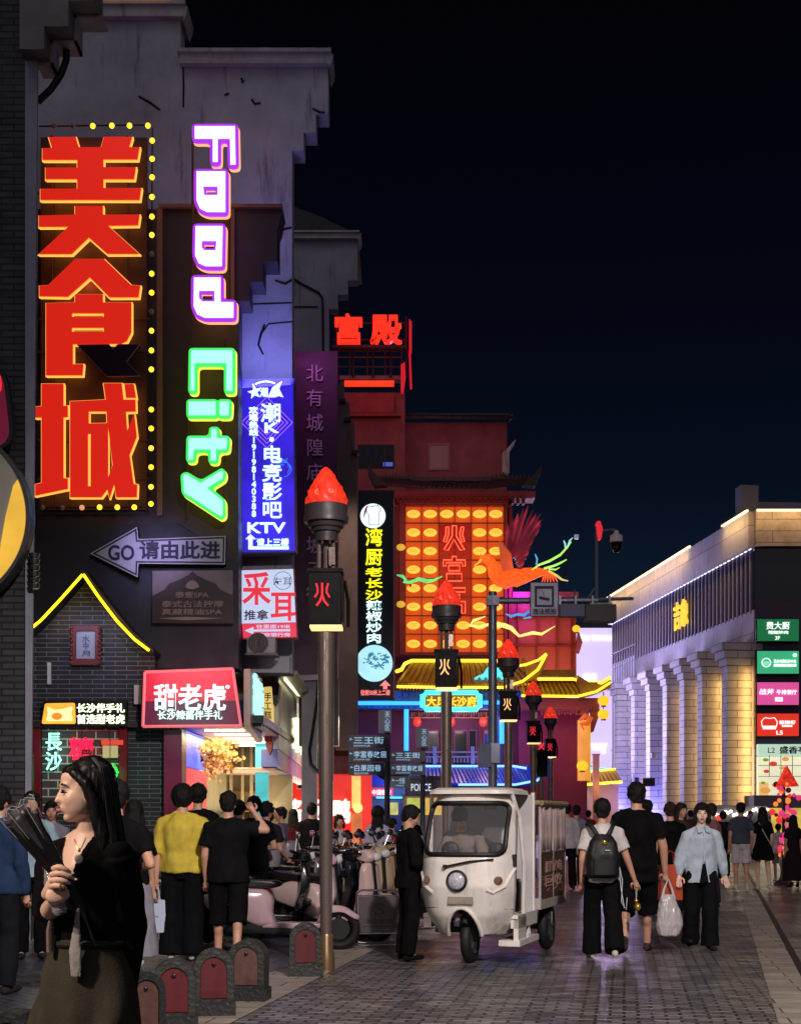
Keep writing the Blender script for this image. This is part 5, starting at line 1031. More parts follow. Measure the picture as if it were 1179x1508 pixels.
# ================================================================== street lamps
LPOLE = mat('lamp_pole_bronze', (124, 110, 104), rough=.32, metal=.6, var=.25, vs=5); LBOX = mat('lamp_box_dark', (9, 8, 10), spec=.15, rough=.6, var=.2, vs=4); LBOWL = mat('lamp_bowl', (58, 52, 56), rough=.45, var=.25, vs=4)
FLM = emit('flame_red', (232, 52, 30), .8, .6, 16); FLE = emit('flame_edge', (252, 120, 80), 1.0)
GW = emit('glyph_warm', (255, 196, 130), 1.2); GR = emit('glyph_red', (240, 50, 62), 1.1)
def street_lamp(label, ch):
    t = T('street_lamp', label, 'street lamp', (0, 0, 0), 'flame topped street lamps')
    MB().lathe([(.055, 0), (.058, .5), (.075, 2.2), (.082, 3.3)], n=20).ob('pole', LPOLE, t, smooth=True)
    MB().lathe([(.085, 0), (.085, .16), (.07, .2), (.066, .35), (.062, .36)], n=20).ob('base_sleeve', mat('base_brass', (150, 122, 92), rough=.3, metal=.7), t, smooth=True)
    b = MB(); b.box(-.16, -.14, 3.36, .15, .14, 3.88); b.box(-.18, -.16, 3.86, .17, .16, 3.9); bx = b.ob('lantern_box', LBOX, t, bevel=.008)
    b = MB(); b.box(.16, -.10, 3.40, .175, .10, 3.82); b.tube([(.18, 0, 3.80), (.215, 0, 3.6), (.215, 0, 3.35)], .02, 6); b.ob('side_bracket', LBOX, bx)
    b = MB(); b.box(-.15, -.155, 3.325, .16, .13, 3.352); b.ob('light_strip', emit('strip_gold', (255, 214, 140), 1.3), bx)
    pl = lambda u, v, w=0.0: V((u, -.145-w, v)); g = MB()
    for s in (1, -1): g.tube([pl(-.03+s*.058, 3.75, .01), pl(-.03+s*.044, 3.70, .01), pl(-.03+s*.044, 3.66, .01), pl(-.03+s*.072, 3.615, .01)], .010, 6)
    g.tube([pl(-.03, 3.755, .01), pl(-.03, 3.64, .01), pl(-.05, 3.58, .01), pl(-.085, 3.535, .01)], .011, 6); g.tube([pl(-.03, 3.64, .01), pl(-.01, 3.58, .01), pl(.028, 3.535, .01)], .011, 6)
    g.ob('fire_character', GR if ch else GW, bx)
    b = MB()
    for x in (-.07, .07): b.tube([(x, 0, 3.88), (x, 0, 4.2)], .022, 8)
    b.tube([(0, .04, 3.88), (0, .04, 4.2)], .03, 8); b.box(.03, -.05, 3.95, .09, .03, 4.12); b.ob('neck_posts', LPOLE, t)
    MB().lathe([(.11, 4.18), (.115, 4.27), (.14, 4.275), (.15, 4.31), (.17, 4.315), (.185, 4.36), (.215, 4.365), (.218, 4.42), (.205, 4.45), (.21, 4.53), (.1, 4.54)], n=28).ob('bowl', LBOWL, t, smooth=30)
    f = MB(); n = 44; prof = [(.20, 4.535), (.205, 4.56), (.19, 4.60), (.168, 4.65), (.14, 4.71), (.11, 4.77), (.078, 4.83), (.045, 4.875), (.014, 4.905)]
    vs, fs = [], []
    for i, (r, z) in enumerate(prof):
        for j in range(n):
            a = 2*math.pi*j/n; k = 1+((.13*math.sin(a*7+z*30)+.10*noise.noise((math.cos(a)*3, math.sin(a)*3, z*14))))*(1 if 1 < i < 8 else 0)
            vs.append((r*k*math.cos(a), r*k*math.sin(a), z))
    for i in range(len(prof)-1):
        for j in range(n): j2 = (j+1) % n; fs.append((i*n+j, i*n+j2, (i+1)*n+j2, (i+1)*n+j))
    fs.append(tuple((len(prof)-1)*n+j for j in range(n))); f.add(vs, fs); fo = f.ob('flame_cone', FLM, t, smooth=True)
    s = MB()
    for x0, z0, R_, dr in ((-.07, 4.63, .042, 1), (.05, 4.655, .055, -1)):
        pts = []
        for k in range(15):
            a = k*.55; r = R_*(1-k/16); x = x0+dr*r*math.cos(a); z = z0+r*math.sin(a); y = -math.sqrt(max(.0004, (.205-(z-4.55)*.54)**2-x*x))-.006; pts.append((x, y, z))
        s.tube(pts, .007, 5)
    s.ob('cloud_relief', FLE, fo)
    return t
LD = [(480, 14.55, 1, 'nearest street lamp with red flame top and red fire character beside the parked scooters'), (657, 21.5, 0, 'street lamp with bronze pole and warm white fire character rising behind the white tricycle cab'), (748, 28.6, 0, 'street lamp with warm white fire character right behind the tall traffic arm post'), (785, 37.4, 1, 'fourth street lamp along the row with two dark boxes and red fire characters'), (810, 46, 1, 'street lamp whose flame stands before the pink gate wall, right of the red boxed lamp'), (830, 62.9, 1, 'small distant street lamp close left of the yellow dragon column'), (856, 113, 1, 'tiny far street lamp below the dragon column and before the turquoise roof'), (877, 136, 1, 'farthest tiny street lamp just in front of the brown square post')]
p_r = p_w = None
for px, d, ch, lab in LD:
    if ch: o = p_r = street_lamp(lab, 1) if p_r is None else copy_tree(p_r)
    else: o = p_w = street_lamp(lab, 0) if p_w is None else copy_tree(p_w)
    o['label'] = lab; o.location = (S(px, d), d, 0)
    if d > 100: o.location = (S(px, d), d, 0)
b = MB(); x, d = S(797, 39), 39; b.box(x-.15, d-.13, 2.55, x+.15, d+.13, 3.3); t = T('lantern_box_sign', 'extra dark box with red fire character hung low beside the fourth street lamp', 'sign', (x, d, 2.55)); b.ob('box', LBOX, t); g = MB(); text(g, FP(38.85), '火', 792, 1091, 801, 1105, .0, .03, .02, True); g.ob('fire_character', GR, t); MB().tube([(x, d, 2.55), (x, d, 0)], .06, 8).ob('post', LPOLE, t)
for px, d, z in ((480, 14.55, 4.72), (657, 21.5, 4.7), (748, 28.6, 4.7)): lamp('POINT', (S(px, d), d-.35, z+.3), (255, 60, 40), 4, .1)
# ================================================================== traffic arm
t = T('camera_gantry', 'grey traffic post with long horizontal arm carrying the camera sign and black boxes', 'traffic post', (S(725, 26), 26, 0)); p = FP(26.0); GAL = mat('galvanised_grey', (104, 108, 124), rough=.4, metal=.5, var=.15, vs=3)
MB().tube([(S(725, 26), 26, 0), (S(725, 26), 26, 5.42)], [.085, .072], 16).ob('post', GAL, t, smooth=True)
a_ = MB(); a_.tube([p(719, 885), p(860, 884), p(880, 884)], .055, 12); a_.tube([p(870, 883), p(932, 881.5)], .03, 8); a_.pb(p, 716, 878, 734, 892, .1, -.1)
for u in (822, 845, 870, 895): a_.pb(p, u, 878, u+3, 891, .08, -.08)
a_.ob('arm', GAL, t, smooth=30); m_ = MB(); m_.tube([p(845, 880), p(846, 868)], .015, 6); m_.tube([p(878, 884), p(878, 776)], .035, 8); m_.tube([p(866, 880), p(876, 866)], .02, 6); m_.tube([p(878, 781), p(905, 781)], .012, 6); m_.tube([p(878, 781), p(905, 779)], .012, 6); m_.ob('camera_mast', GAL, t)
MB().pb(p, 824, 890, 860, 908, .05, -.15).ob('rear_box', mat('blue_grey_box', (70, 76, 110), rough=.5), t); MB().pb(p, 861, 891, 906, 915, .1, -.25).ob('detector_box', mat('matte_black', (10, 10, 14), rough=.5), t); MB().pb(p, 868, 888, 900, 891, .05, -.1).ob('bracket', STEEL, t)
r_ = MB(); r_.pp(p, fillet([(876, 770), (882, 768), (886, 780), (884, 795), (879, 797)], 2), .1, -.05); r_.ob('red_beacon', emit('beacon_red', (220, 26, 44), .9, .5, 30), t)
c_ = T('dome_camera', 'white and black dome security camera hanging from the gantry mast', 'camera', p(907, 816)); MB().lathe([(.03, .40), (.05, .34), (.11, .31), (.115, .2), (.1, .19)], p(907, 815), 18).ob('housing', WHITEP, c_, smooth=40); MB().lathe([(.1, .19), (.09, .1), (.055, .03), (.0, .0)], p(907, 815), 18).ob('dome', mat('dome_black', (12, 12, 14), rough=.1), c_, smooth=True); MB().tube([p(907, 781), p(907, 786)], .012, 6).ob('stem', STEEL, c_)
s_ = T('camera_notice', 'white traffic camera notice plate on the gantry arm with a blue framed picture', 'sign', p(801, 908, .15)); q = FP(25.85)
pl_ = fillet([(780, 857), (822, 857), (822, 908), (780, 908)], 2); MB().pp(q, pl_, .0, -.03).ob('plate', mat('sign_lilac_white', (176, 172, 200)), s_); MB().pp(q, pl_, .006, -.02, [offset(pl_, -1.1)[::-1]]).ob('border', mat('ink_navy', (22, 24, 60)), s_)
g = MB(); g.pp(q, [(787, 863), (815, 863), (815, 894), (787, 894)], .012, .002, [[(790, 867), (812, 867), (812, 891), (790, 891)]]); g.pp(q, [(794, 878), (809, 881), (808, 885), (793, 882)], .012, .002); g.tube([q(800, 871, .006), q(800, 878, .006)], .004, 4); text(g, q, '违法抓拍', 784, 896, 818, 905, .002, .012, .016); g.ob('symbol_lettering', mat('ink_navy', (22, 24, 60)), s_)
MB().pb(p, 704, 1096, 722, 1130, .2, -.2).ob('control_box', mat('blue_grey_box', (70, 76, 110)), t); MB().pb(p, 721, 1095, 735, 1124, .14, -.14).ob('junction_box', GAL, t)
# ================================================================== direction signs, police box, bank
SGN = mat('sign_slate', (40, 50, 72), rough=.4, var=.1); SLET = emit('sign_letter_glow', (165, 205, 235), .75)
def dirsign(label, d, pole, head, boards):
    t = T('direction_sign', label, 'street sign', (S(pole, d), d, 0), 'slate direction signs'); p = FP(d)
    MB().tube([(S(pole, d), d, 0), p(pole, head[1])], .06, 10).ob('post', SGN, t); b = MB().pb(p, *head, .12, -.12).ob('head_plate', mat('sign_grey', (84, 92, 120), rough=.4), t); g = MB(); text(g, p, '天心区', head[2]-9.5, head[1]+2, head[2]-2, head[3]-2, .13, .14, .0, True); g.ob('lettering', SLET, b)
    for (u0, v0, u1, v1), s in boards:
        b = MB().pb(p, u0, v0, u1, v1, .14, .08).ob('board', SGN, t); g = MB(); text(g, p, s, u0+8, v0+2.5, u1-(4 if len(s) > 3 else 8), v0+(v1-v0)*.68, .15, .16, .006); text(g, p, '←', u0+2, v0+4, u0+6.5, v0+9, .15, .16, .006); text(g, p, {'三王街': 'SANWANG JIE', '李富春故居': 'LI FUCHUN GUJU', '白果园巷': 'BAIGUOYUAN', '一方街': 'YIFANG JIE'}[s], u0+8, v0+(v1-v0)*.76, u0+8+(u1-u0)*.4, v0+(v1-v0)*.93, .15, .155, .0); g.ob('lettering', SLET, b)
dirsign('slate direction sign with three boards on a dark post left of the police box', 30, 570, (557, 1046, 576, 1079), [((513, 1083, 573, 1102), '三王街'), ((513, 1104, 573, 1122), '李富春故居'), ((514, 1124, 565, 1142), '白果园巷')])
dirsign('lower slate direction sign standing directly above the police box', 33, 622, (612, 1072, 630, 1101), [((575, 1106, 626, 1122), '三王街'), ((575, 1125, 626, 1141), '李富春故居'), ((575, 1143, 604, 1160), '一方街')])
t = T('police_box', 'grey police booth with white POLICE lettering behind the white tricycle', 'booth', U(622, 1270, 40)); p = FP(40.0)
MB().pb(p, 592, 1170, 660, 1286, 0, -1.8).ob('body', mat('booth_white', (170, 175, 190), rough=.4), t); MB().pb(p, 596, 1146, 662, 1170, .2, -1.9).ob('sign_band', mat('booth_navy', (48, 56, 88), rough=.4), t); MB().pb(p, 594, 1143, 664, 1147, .3, -2).ob('roof', SGN, t); g = MB(); text(g, p, 'POLICE', 605, 1154.5, 634, 1165, .2, .24, .0); g.ob('lettering', emit('police_white', (225, 232, 245), .9), t)
for a, b_, c in ((599, 618, (190, 200, 90)), (622, 650, (225, 190, 90))): MB().pb(p, a, 1175, b_, 1200, .03, .01).ob('lit_window', emit('booth_win_%d' % c[0], c, .75, .3, 3), t)
t = T('bank_kiosk', 'small blue lit bank front with a pink red name board and cyan light strip', 'shop front', U(568, 1270, 46)); p = FP(46.0)
MB().pb(p, 538, 1150, 600, 1280, 0, -3).ob('wall', mat('kiosk_blue', (110, 120, 170), rough=.4), t); MB().pb(p, 544, 1160, 579, 1173, .15, 0).ob('name_board', emit('bank_pink', (215, 60, 100), .8), t); g = MB(); text(g, p, '中国银行', 548, 1163, 576, 1171, .16, .2, .014); g.ob('lettering', emit('board_white', (245, 255, 250)), t); MB().pb(p, 554, 1173.5, 598, 1176, .3, .2).ob('light_strip', NCY, t); MB().pp(p, [(545, 1142), (548, 1138), (566, 1150), (566, 1156), (545, 1156)], .4, 0).ob('blue_awning', mat('awning_blue', (40, 70, 200), rough=.4), t); MB().pb(p, 572, 1182, 586, 1200, .04, .01).ob('lit_notice', emit('kiosk_notice', (220, 205, 120), .7, .3, 6), t); lamp('POINT', p(570, 1165, 1.2), (60, 140, 255), 30, .2, t)
# ================================================================== bollards
BST = mat('bollard_stone', (34, 36, 35), rough=.5, var=.45, vs=9, bump=.5, bs=30); BRED = mat('bollard_red', (84, 12, 24), rough=.5, var=.4, vs=14, dirt=.4); BBR = mat('bollard_worn_brown', (84, 54, 50), rough=.6, var=.45, vs=14, dirt=.4)
def bollard(label, m):
    t = T('bollard', label, 'bollard', (0, 0, 0), 'arched stone bollards along the kerb'); pl = lambda u, v, w=0.0: V((u, -w, v))
    def arch(hw, z0, z1, n=14): return [(hw, z0)]+[(hw*math.cos(a*math.pi/n), z1-hw+hw*math.sin(a*math.pi/n)) for a in range(n+1)]+[(-hw, z0)]
    o_ = arch(.15, .10, .5); i_ = arch(.098, .13, .445); b = MB(); b.pp(pl, o_, .11, -.11, [i_]); b.pp(pl, arch(.145, .1, .49), .085, -.10); b.box(-.165, -.135, 0, .165, .135, .105); b.ob('stone_body', BST, t, bevel=.008)
    MB().pp(pl, arch(.096, .135, .44), .097, .086).ob('panel', m, t); r = MB(); r.ell((0, -.105, .39), (.016, .012, .016), 8, 5); r.ob('reflector', BLACK, t)
    return t
r0 = b0 = None
for px, py, m, rz, lab in ((450, 1437, 0, .05, 'bright red panelled bollard right beside the nearest lamp post'), (366, 1473, 1, -.1, 'bollard with a worn brown panel, second in the row from the lamp post'), (315, 1494, 0, .12, 'dark red bollard between the worn brown one and the one cut by the bottom edge'), (257, 1516, 0, .12, 'large dark red bollard cut by the bottom edge, below the yellow shirted person'), (203, 1542, 1, .7, 'bollard seen edge on, right behind the woman with the bouquet'), (22, 1629, 1, -.1, 'bollard with only its arched top showing in the bottom left corner')):
    if m: o = b0 = bollard(lab, BBR) if b0 is None else copy_tree(b0)
    else: o = r0 = bollard(lab, BRED) if r0 is None else copy_tree(r0)
    place(o, GP(px, py), rz, lab)
bpy.context.view_layer.update()
# ================================================================== chrome framed stand
CHR = mat('chrome', (200, 200, 205), rough=.12, metal=1.0)
def stand(label):
    t = T('sign_stand', label, 'sign stand', (0, 0, 0), 'chrome framed boards by the scooters')
    def fr(y0, y1, name):
        b = MB(); pts = fillet([(-.25, .66), (-.25, .04), (.25, .04), (.25, .66)], .07, 4); P_ = [(x, y0+(y1-y0)*(1-z/.66), z) for x, z in pts]; b.tube(P_, .011, 8, closed=True); b.ob(name, CHR, t, smooth=True)
    fr(-.02, -.08, 'front_frame'); fr(.06, .30, 'rear_frame')
    b = MB(); b.tube([(-.25, -.02, .6), (.25, -.02, .6)], .008, 6); b.tube([(-.25, -.06, .17), (.25, -.06, .17)], .008, 6); b.ob('cross_bars', CHR, t)
    b = MB(); b.hexa([(-.23, -.055, .18), (.23, -.055, .18), (.23, -.04, .18), (-.23, -.04, .18), (-.23, -.03, .59), (.23, -.03, .59), (.23, -.015, .59), (-.23, -.015, .59)]); bd = b.ob('board', mat('stand_board', (62, 50, 58), rough=.4, var=.15), t)
    pl = lambda u, v, w=0.0: V((u, -.058-w+(v-.18)*.06, v)); g = MB(); text(g, pl, 'S', -.05, .52, .07, .38, .0, .004, .02); text(g, pl, '停车有序', -.16, .34, .16, .28, 0, .004, .014); g.box(-.18, -.0585, .245, .18, -.054, .255); g.ob('lettering', mat('stand_ink', (26, 20, 26), rough=.5), bd)
    return t
st = stand('chrome framed dark notice board standing in front of the scooters'); place(st, GP(557, 1396), .05); s2 = copy_tree(st); place(s2, GP(612, 1372), .35, 'second chrome framed board half hidden behind the man in black')
# ================================================================== scooters
RUB = mat('tyre_rubber', (16, 16, 17), rough=.7, var=.2, vs=10); BPL = mat('black_plastic', (18, 18, 20), rough=.4, var=.2, vs=8)
def scooter(label, col, seat=(22, 20, 22), case=None):
    t = T('scooter', label, 'scooter', (0, 0, 0), 'scooters parked beside the lamp'); pm = mat('scooter_paint_%d_%d_%d' % col, col, rough=.22, coat=.6, var=.05); sm = mat('scooter_seat_%d' % seat[0], seat, rough=.45, var=.1)
    for x in (-.58, .62):
        w = MB(); n = 28; vs, fs = [], []
        for j in range(n):
            a = 2*math.pi*j/n
            for k in range(8): b = 2*math.pi*k/8; r = .19+.05*math.cos(b); vs.append((x+r*math.cos(a), .05*math.sin(b), .24+r*math.sin(a)))
        for j in range(n):
            for k in range(8): fs.append((j*8+k, ((j+1) % n)*8+k, ((j+1) % n)*8+(k+1) % 8, j*8+(k+1) % 8))
        w.add(vs, fs); wh = w.ob('wheel', RUB, t, smooth=True); h = MB(); h.lathe([(.12, -.03), (.12, .03)], (x, 0, .24), 20, 'Y'); h.ob('hub', mat('hub_dark', (40, 40, 44), rough=.4, metal=.6), wh)
    def pan(name, prof, m, wd, parent=t, pinch=.75):                # side profile swelled into a body
        b = MB(); pr = fillet(prof, .06, 4); n = len(pr); cx = sum(q[0] for q in pr)/n; cz = sum(q[1] for q in pr)/n; vs = []; secs = [(-1, pinch), (-.8, .93), (-.3, 1), (.3, 1), (.8, .93), (1, pinch)]
        for y, s in secs: vs += [(cx+(x-cx)*s, y*wd, cz+(z-cz)*s) for x, z in pr]
        fs = []
        for i in range(len(secs)-1):
            for j in range(n): j2 = (j+1) % n; fs.append((i*n+j, i*n+j2, (i+1)*n+j2, (i+1)*n+j))
        fs += [tuple(range(n)), tuple(range((len(secs)-1)*n, len(secs)*n))]; b.add(vs, fs); return b.ob(name, m, parent, smooth=50)
    body = pan('rear_body', [(-.92, .62), (-.85, .46), (-.55, .38), (-.28, .26), (-.05, .26), (-.12, .42), (-.1, .58), (-.2, .70), (-.6, .72)], pm, .16)
    pan('floor_board', [(-.3, .26), (.42, .24), (.48, .31), (-.25, .33)], pm, .15); pan('seat', [(-.95, .74), (-.6, .71), (-.1, .70), (.0, .74), (-.05, .79), (-.5, .80), (-.9, .84)], sm, .13)
    pan('front_shield', [(.36, .30), (.46, .30), (.60, .62), (.56, .95), (.48, .97), (.46, .62)], pm, .17); pan('front_fender', [(.42, .42), (.48, .52), (.68, .50), (.86, .38), (.84, .33), (.66, .44)], pm, .08); pan('under_tray', [(-.7, .2), (.3, .17), (.35, .25), (-.6, .34)], BPL, .13)
    pan('handle_cowl', [(.36, .98), (.56, .94), (.62, 1.02), (.52, 1.12), (.4, 1.1)], pm, .11); h = MB(); h.ell((.62, 0, 1.02), (.04, .075, .055), 12, 8); h.ob('headlight', mat('headlight_glass', (200, 200, 205), rough=.08), t, smooth=True)
    b = MB(); b.tube([(.36, -.34, 1.08), (.44, -.2, 1.06), (.48, 0, 1.05), (.44, .2, 1.06), (.36, .34, 1.08)], .018, 8); b.tube([(.55, 0, .95), (.62, 0, .3)], .035, 8); b.ob('handlebar', BPL, t, smooth=True)
    for s in (-1, 1): m = MB(); m.tube([(.42, s*.22, 1.07), (.44, s*.3, 1.24)], .008, 6); m.ell((.44, s*.32, 1.27), (.018, .07, .05), 10, 6); m.ob('mirror', CHR, t, smooth=True)
    b = MB(); b.box(-.98, -.06, .56, -.95, .06, .62); b.ob('tail_light', mat('tail_red', (150, 20, 24), rough=.2), t); b = MB(); b.tube([(-.95, -.1, .8), (-1.02, -.1, .86), (-1.02, .1, .86), (-.95, .1, .8)], .012, 6); b.ob('grab_rail', CHR, t)
    if case: b = MB(); b.loft([((-.82, 0, .86), .17, .17), ((-.82, 0, .98), .19, .19), ((-.82, 0, 1.08), .17, .17), ((-.82, 0, 1.12), .1, .1)], 16, 3); b.ob('top_case', mat('case_grey', case, rough=.3, coat=.3), t, smooth=40)
    return t
def gp(px, d): return V((S(px, d), d, 0))
for px, d, rz, lab, col, cs_ in ((418, 16.8, .06, 'pink scooter seen from the side behind the red bollard, with a grey top case', (190, 160, 168), (150, 140, 150)), (492, 18.2, -.55, 'pale pink scooter with a fat front fender between the lamp post and the chrome board', (206, 178, 176), None), (470, 18.8, -.5, 'black scooter packed behind the pink one', (26, 26, 30), (24, 24, 26)), (526, 20.0, -.9, 'cream scooter with mirrors raised behind the chrome board', (186, 164, 132), None), (552, 21.6, -1.0, 'tan scooter nearest the man in black', (160, 128, 100), None), (438, 19.6, -.3, 'dark blue scooter in the back row below the red shop', (30, 34, 52), (20, 20, 26)), (522, 22.5, -.8, 'white scooter farthest back under the red shop lettering', (190, 186, 190), None), (385, 18.2, .1, 'black scooter mostly hidden behind the bare legged man', (20, 20, 22), None), (455, 21.2, -.6, 'charcoal scooter with a black top case left of the lamp post, second row', (34, 34, 38), (16, 16, 18)), (505, 20.6, -.85, 'black scooter wedged between the pale pink and the cream ones', (18, 18, 20), None), (478, 23.5, -.7, 'dull red scooter far back left of the lamp post', (90, 26, 30), (20, 20, 22)), (545, 23.8, -.9, 'black scooter behind the tan one by the direction sign post', (22, 22, 26), (20, 20, 22)), (412, 20.2, .0, 'silver scooter behind the side seen pink one', (120, 118, 124), None)):
    place(scooter(lab, col, case=cs_), gp(px, d), rz)
# ================================================================== cargo tricycle
t = T('cargo_tricycle', 'weathered white three wheeled cargo tricycle with a driver cab parked on the cobbles', 'tricycle', (0, 0, 0)); tri = t
TW = mat('tricycle_white', (232, 226, 220), rough=.35, coat=.2, var=.18, vs=2.5, dirt=.45); TB = mat('rubber_black', (14, 14, 15), rough=.55)
def cab_half(z):                                       # half width of the cab front at height z
    K = [(.30, .36), (.40, .42), (.55, .475), (.75, .50), (1.05, .50), (1.35, .485), (1.6, .455), (1.70, .42), (1.75, .36)]
    for (a, x), (b, y) in zip(K, K[1:]):
        if z <= b: return x+(y-x)*max(0, (z-a))/(b-a)
    return K[-1][1]
def cab_y(x, z):
    K = [(.30, -.22), (.5, -.34), (.8, -.42), (1.05, -.40), (1.4, -.28), (1.65, -.16), (1.75, -.05)]
    y0 = K[-1][1]
    for (a, q0), (b, q1) in zip(K, K[1:]):
        if z <= b: y0 = q0+(q1-q0)*max(0, z-a)/(b-a); break
    u = abs(x)/cab_half(z); return y0+.30*u**4.5+.05*u*u
def in_rr(x, z, x0, z0, x1, z1, r):
    cx = min(max(x, x0+r), x1-r); cz = min(max(z, z0+r), z1-r); return (x-cx)**2+(z-cz)**2 < r*r if (x < x0+r or x > x1-r) and (z < z0+r or z > z1-r) else (x0 < x < x1 and z0 < z < z1)
WS = (-.41, 1.12, .41, 1.64, .08)
def ws_scale(z): return cab_half(z)/.5
nx, nz = 56, 76; sh = MB(); idx = {}
for i in range(nz+1):
    z = .30+1.45*i/nz
    for j in range(nx+1):
        x = cab_half(z)*(2*j/nx-1); idx[i, j] = len(sh.v); sh.v.append(V((x, cab_y(x, z)+.006*noise.noise((x*4, z*4, 1)), z)))
for i in range(nz):
    for j in range(nx):
        c = (sh.v[idx[i, j]]+sh.v[idx[i+1, j+1]])/2
        if in_rr(c.x, c.z, *WS): continue
        if c.z < .60 and (c.x/.17)**2+((c.z-.30)/.28)**2 < 1: continue
        sh.f.append((idx[i, j], idx[i, j+1], idx[i+1, j+1], idx[i+1, j]))
cab = sh.ob('cab_shell', TW, t, smooth=True); md = cab.modifiers.new('thick', 'SOLIDIFY'); md.thickness = .03; md.offset = -1
def onf(x, z, o=.0): return V((x, cab_y(x, z)-o, z))
rr = [(x, z) for x, z in fillet([(WS[0], WS[1]), (WS[2], WS[1]), (WS[2], WS[3]), (WS[0], WS[3])], .09, 6)]
def dense(pts, closed=True):
    out = []
    for a, b in zip(pts, pts[1:]+([pts[0]] if closed else [])):
        k = max(1, int((V(a)-V(b)).length/.05)); out += [(a[0]+(b[0]-a[0])*i/k, a[1]+(b[1]-a[1])*i/k) for i in range(k)]
    return out
MB().tube([onf(x, z, .004) for x, z in dense(rr)], .026, 8, closed=True).ob('windshield_seal', TB, cab, smooth=True)
g = MB(); vs = []; 
for i in range(9):
    for j in range(13): x = WS[0]+(WS[2]-WS[0])*j/12; z = WS[1]+(WS[3]-WS[1])*i/8; g.v.append(onf(x, z, -.006))
for i in range(8):
    for j in range(12): a = i*13+j; g.f.append((a, a+1, a+14, a+13))
g.ob('windshield', glass('windshield_glass', (210, 220, 225), .06), cab, smooth=True)
MB().tube([onf(x, z, -.0) for x, z in [(.172*math.cos(a*math.pi/14), .30+.285*math.sin(a*math.pi/14)) for a in range(15)]], .022, 8).ob('arch_lip', TW, cab, smooth=True)
for P_ in ([(-.47, .93), (-.40, .80), (-.30, .74), (-.22, .76)], [(.49, .98), (.42, .80), (.32, .74), (.2, .80)]): MB().tube([onf(x, z, .0) for x, z in dense(P_, False)], .018, 6).ob('body_crease', TW, cab, smooth=True)
MB().tube([onf(x, z, -.004) for x, z in dense([(-.46, .56), (-.30, .585), (-.2, .585)], False)], .005, 5).ob('panel_seam', mat('seam_dark', (50, 44, 40), rough=.8), cab); MB().tube([onf(x, z, -.004) for x, z in dense([(.46, .56), (.30, .585), (.2, .585)], False)], .005, 5).ob('panel_seam', MATS['seam_dark'], cab)
MB().box(-.13, cab_y(0, .68)-.012, .625, .13, cab_y(0, .68)-.002, .70).ob('front_plate', mat('plate_dirty', (150, 140, 128), rough=.6, var=.3, vs=12), cab)
b = MB(); b.lathe([(.0, -.05), (.06, -.045), (.088, -.02), (.09, .03)], onf(-.03, .86), 24, 'Y'); b.ob('headlight', mat('lamp_facets', (190, 190, 205), rough=.15, var=.5, vs=60), cab, smooth=True); MB().tube([onf(-.03, .86, .012)+V((.095*math.cos(a*.262), 0, .095*math.sin(a*.262))) for a in range(24)], .016, 8, closed=True).ob('headlight_ring', TB, cab, smooth=True)
for x in (-.36, .36): b = MB(); b.lathe([(.0, -.03), (.03, -.028), (.045, 0), (.048, .04)], onf(x, .86), 16, 'Y'); b.ob('indicator', mat('indicator_smoke', (120, 90, 70), rough=.2), cab, smooth=True); 
b = MB(); b.tube([onf(-.16, 1.0, .03), onf(.1, 1.055, .035), onf(.33, 1.075, .03)], .011, 6); b.box(-.17, cab_y(-.16, 1.0)-.05, .985, -.14, cab_y(-.16, 1)-.0, 1.02); b.ob('wiper', TB, cab)
for s in (-1, 1): b = MB(); b.box(s*.485-.02, -.12, 1.0, s*.485+.02, -.08, 1.12); b.ob('door_hinge', TB, cab)
MB().loft([((0, .42, 1.735), .45, .58), ((0, .42, 1.775), .44, .57), ((0, .42, 1.80), .38, .5)], 28, 5).ob('roof', TW, t, smooth=40)
f = MB(); f.tube([(.42, .05, 1.76), (.47, .2, 1.5), (.50, .28, 1.0), (.5, .25, .5)], .022, 8); f.tube([(-.42, .05, 1.76), (-.47, .2, 1.5), (-.5, .28, 1.0), (-.5, .25, .5)], .022, 8); f.tube([(.46, .92, .5), (.46, .92, 1.76)], .022, 8); f.tube([(-.46, .92, .5), (-.46, .92, 1.76)], .022, 8); f.box(-.5, .0, .46, .5, .95, .50); f.box(.42, .02, .36, .5, .95, .46); f.box(-.5, .02, .36, -.42, .95, .46); f.ob('frame', TW, t)
MB().box(-.46, .88, .5, .46, .905, 1.74).ob('rear_partition', mat('partition_white', (196, 192, 194), rough=.5, var=.1), t); MB().box(-.06, .86, 1.58, .07, .878, 1.68).ob('red_sticker', mat('sticker_red', (140, 24, 40), rough=.5), t)
b = MB(); b.loft([((0, .68, .5), .38, .18), ((0, .68, .78), .38, .18), ((0, .66, .84), .36, .17)], 20, 5); b.ob('seat', mat('scooter_seat_22', (22, 20, 22)), t, smooth=40); b = MB(); b.box(-.4, -.1, .98, .4, .08, 1.12); b.ell((-.22, .03, 1.16), (.1, .04, .09)); b.ell((.28, .02, 1.16), (.1, .04, .08)); b.ob('dashboard', TB, t); b = MB(); b.tube([(-.32, .22, 1.12), (-.1, .16, 1.08), (.1, .16, 1.08), (.32, .22, 1.12)], .016, 8); b.tube([(0, .14, 1.08), (0, -.05, .6)], .03, 8); b.ob('handlebar', TB, t)
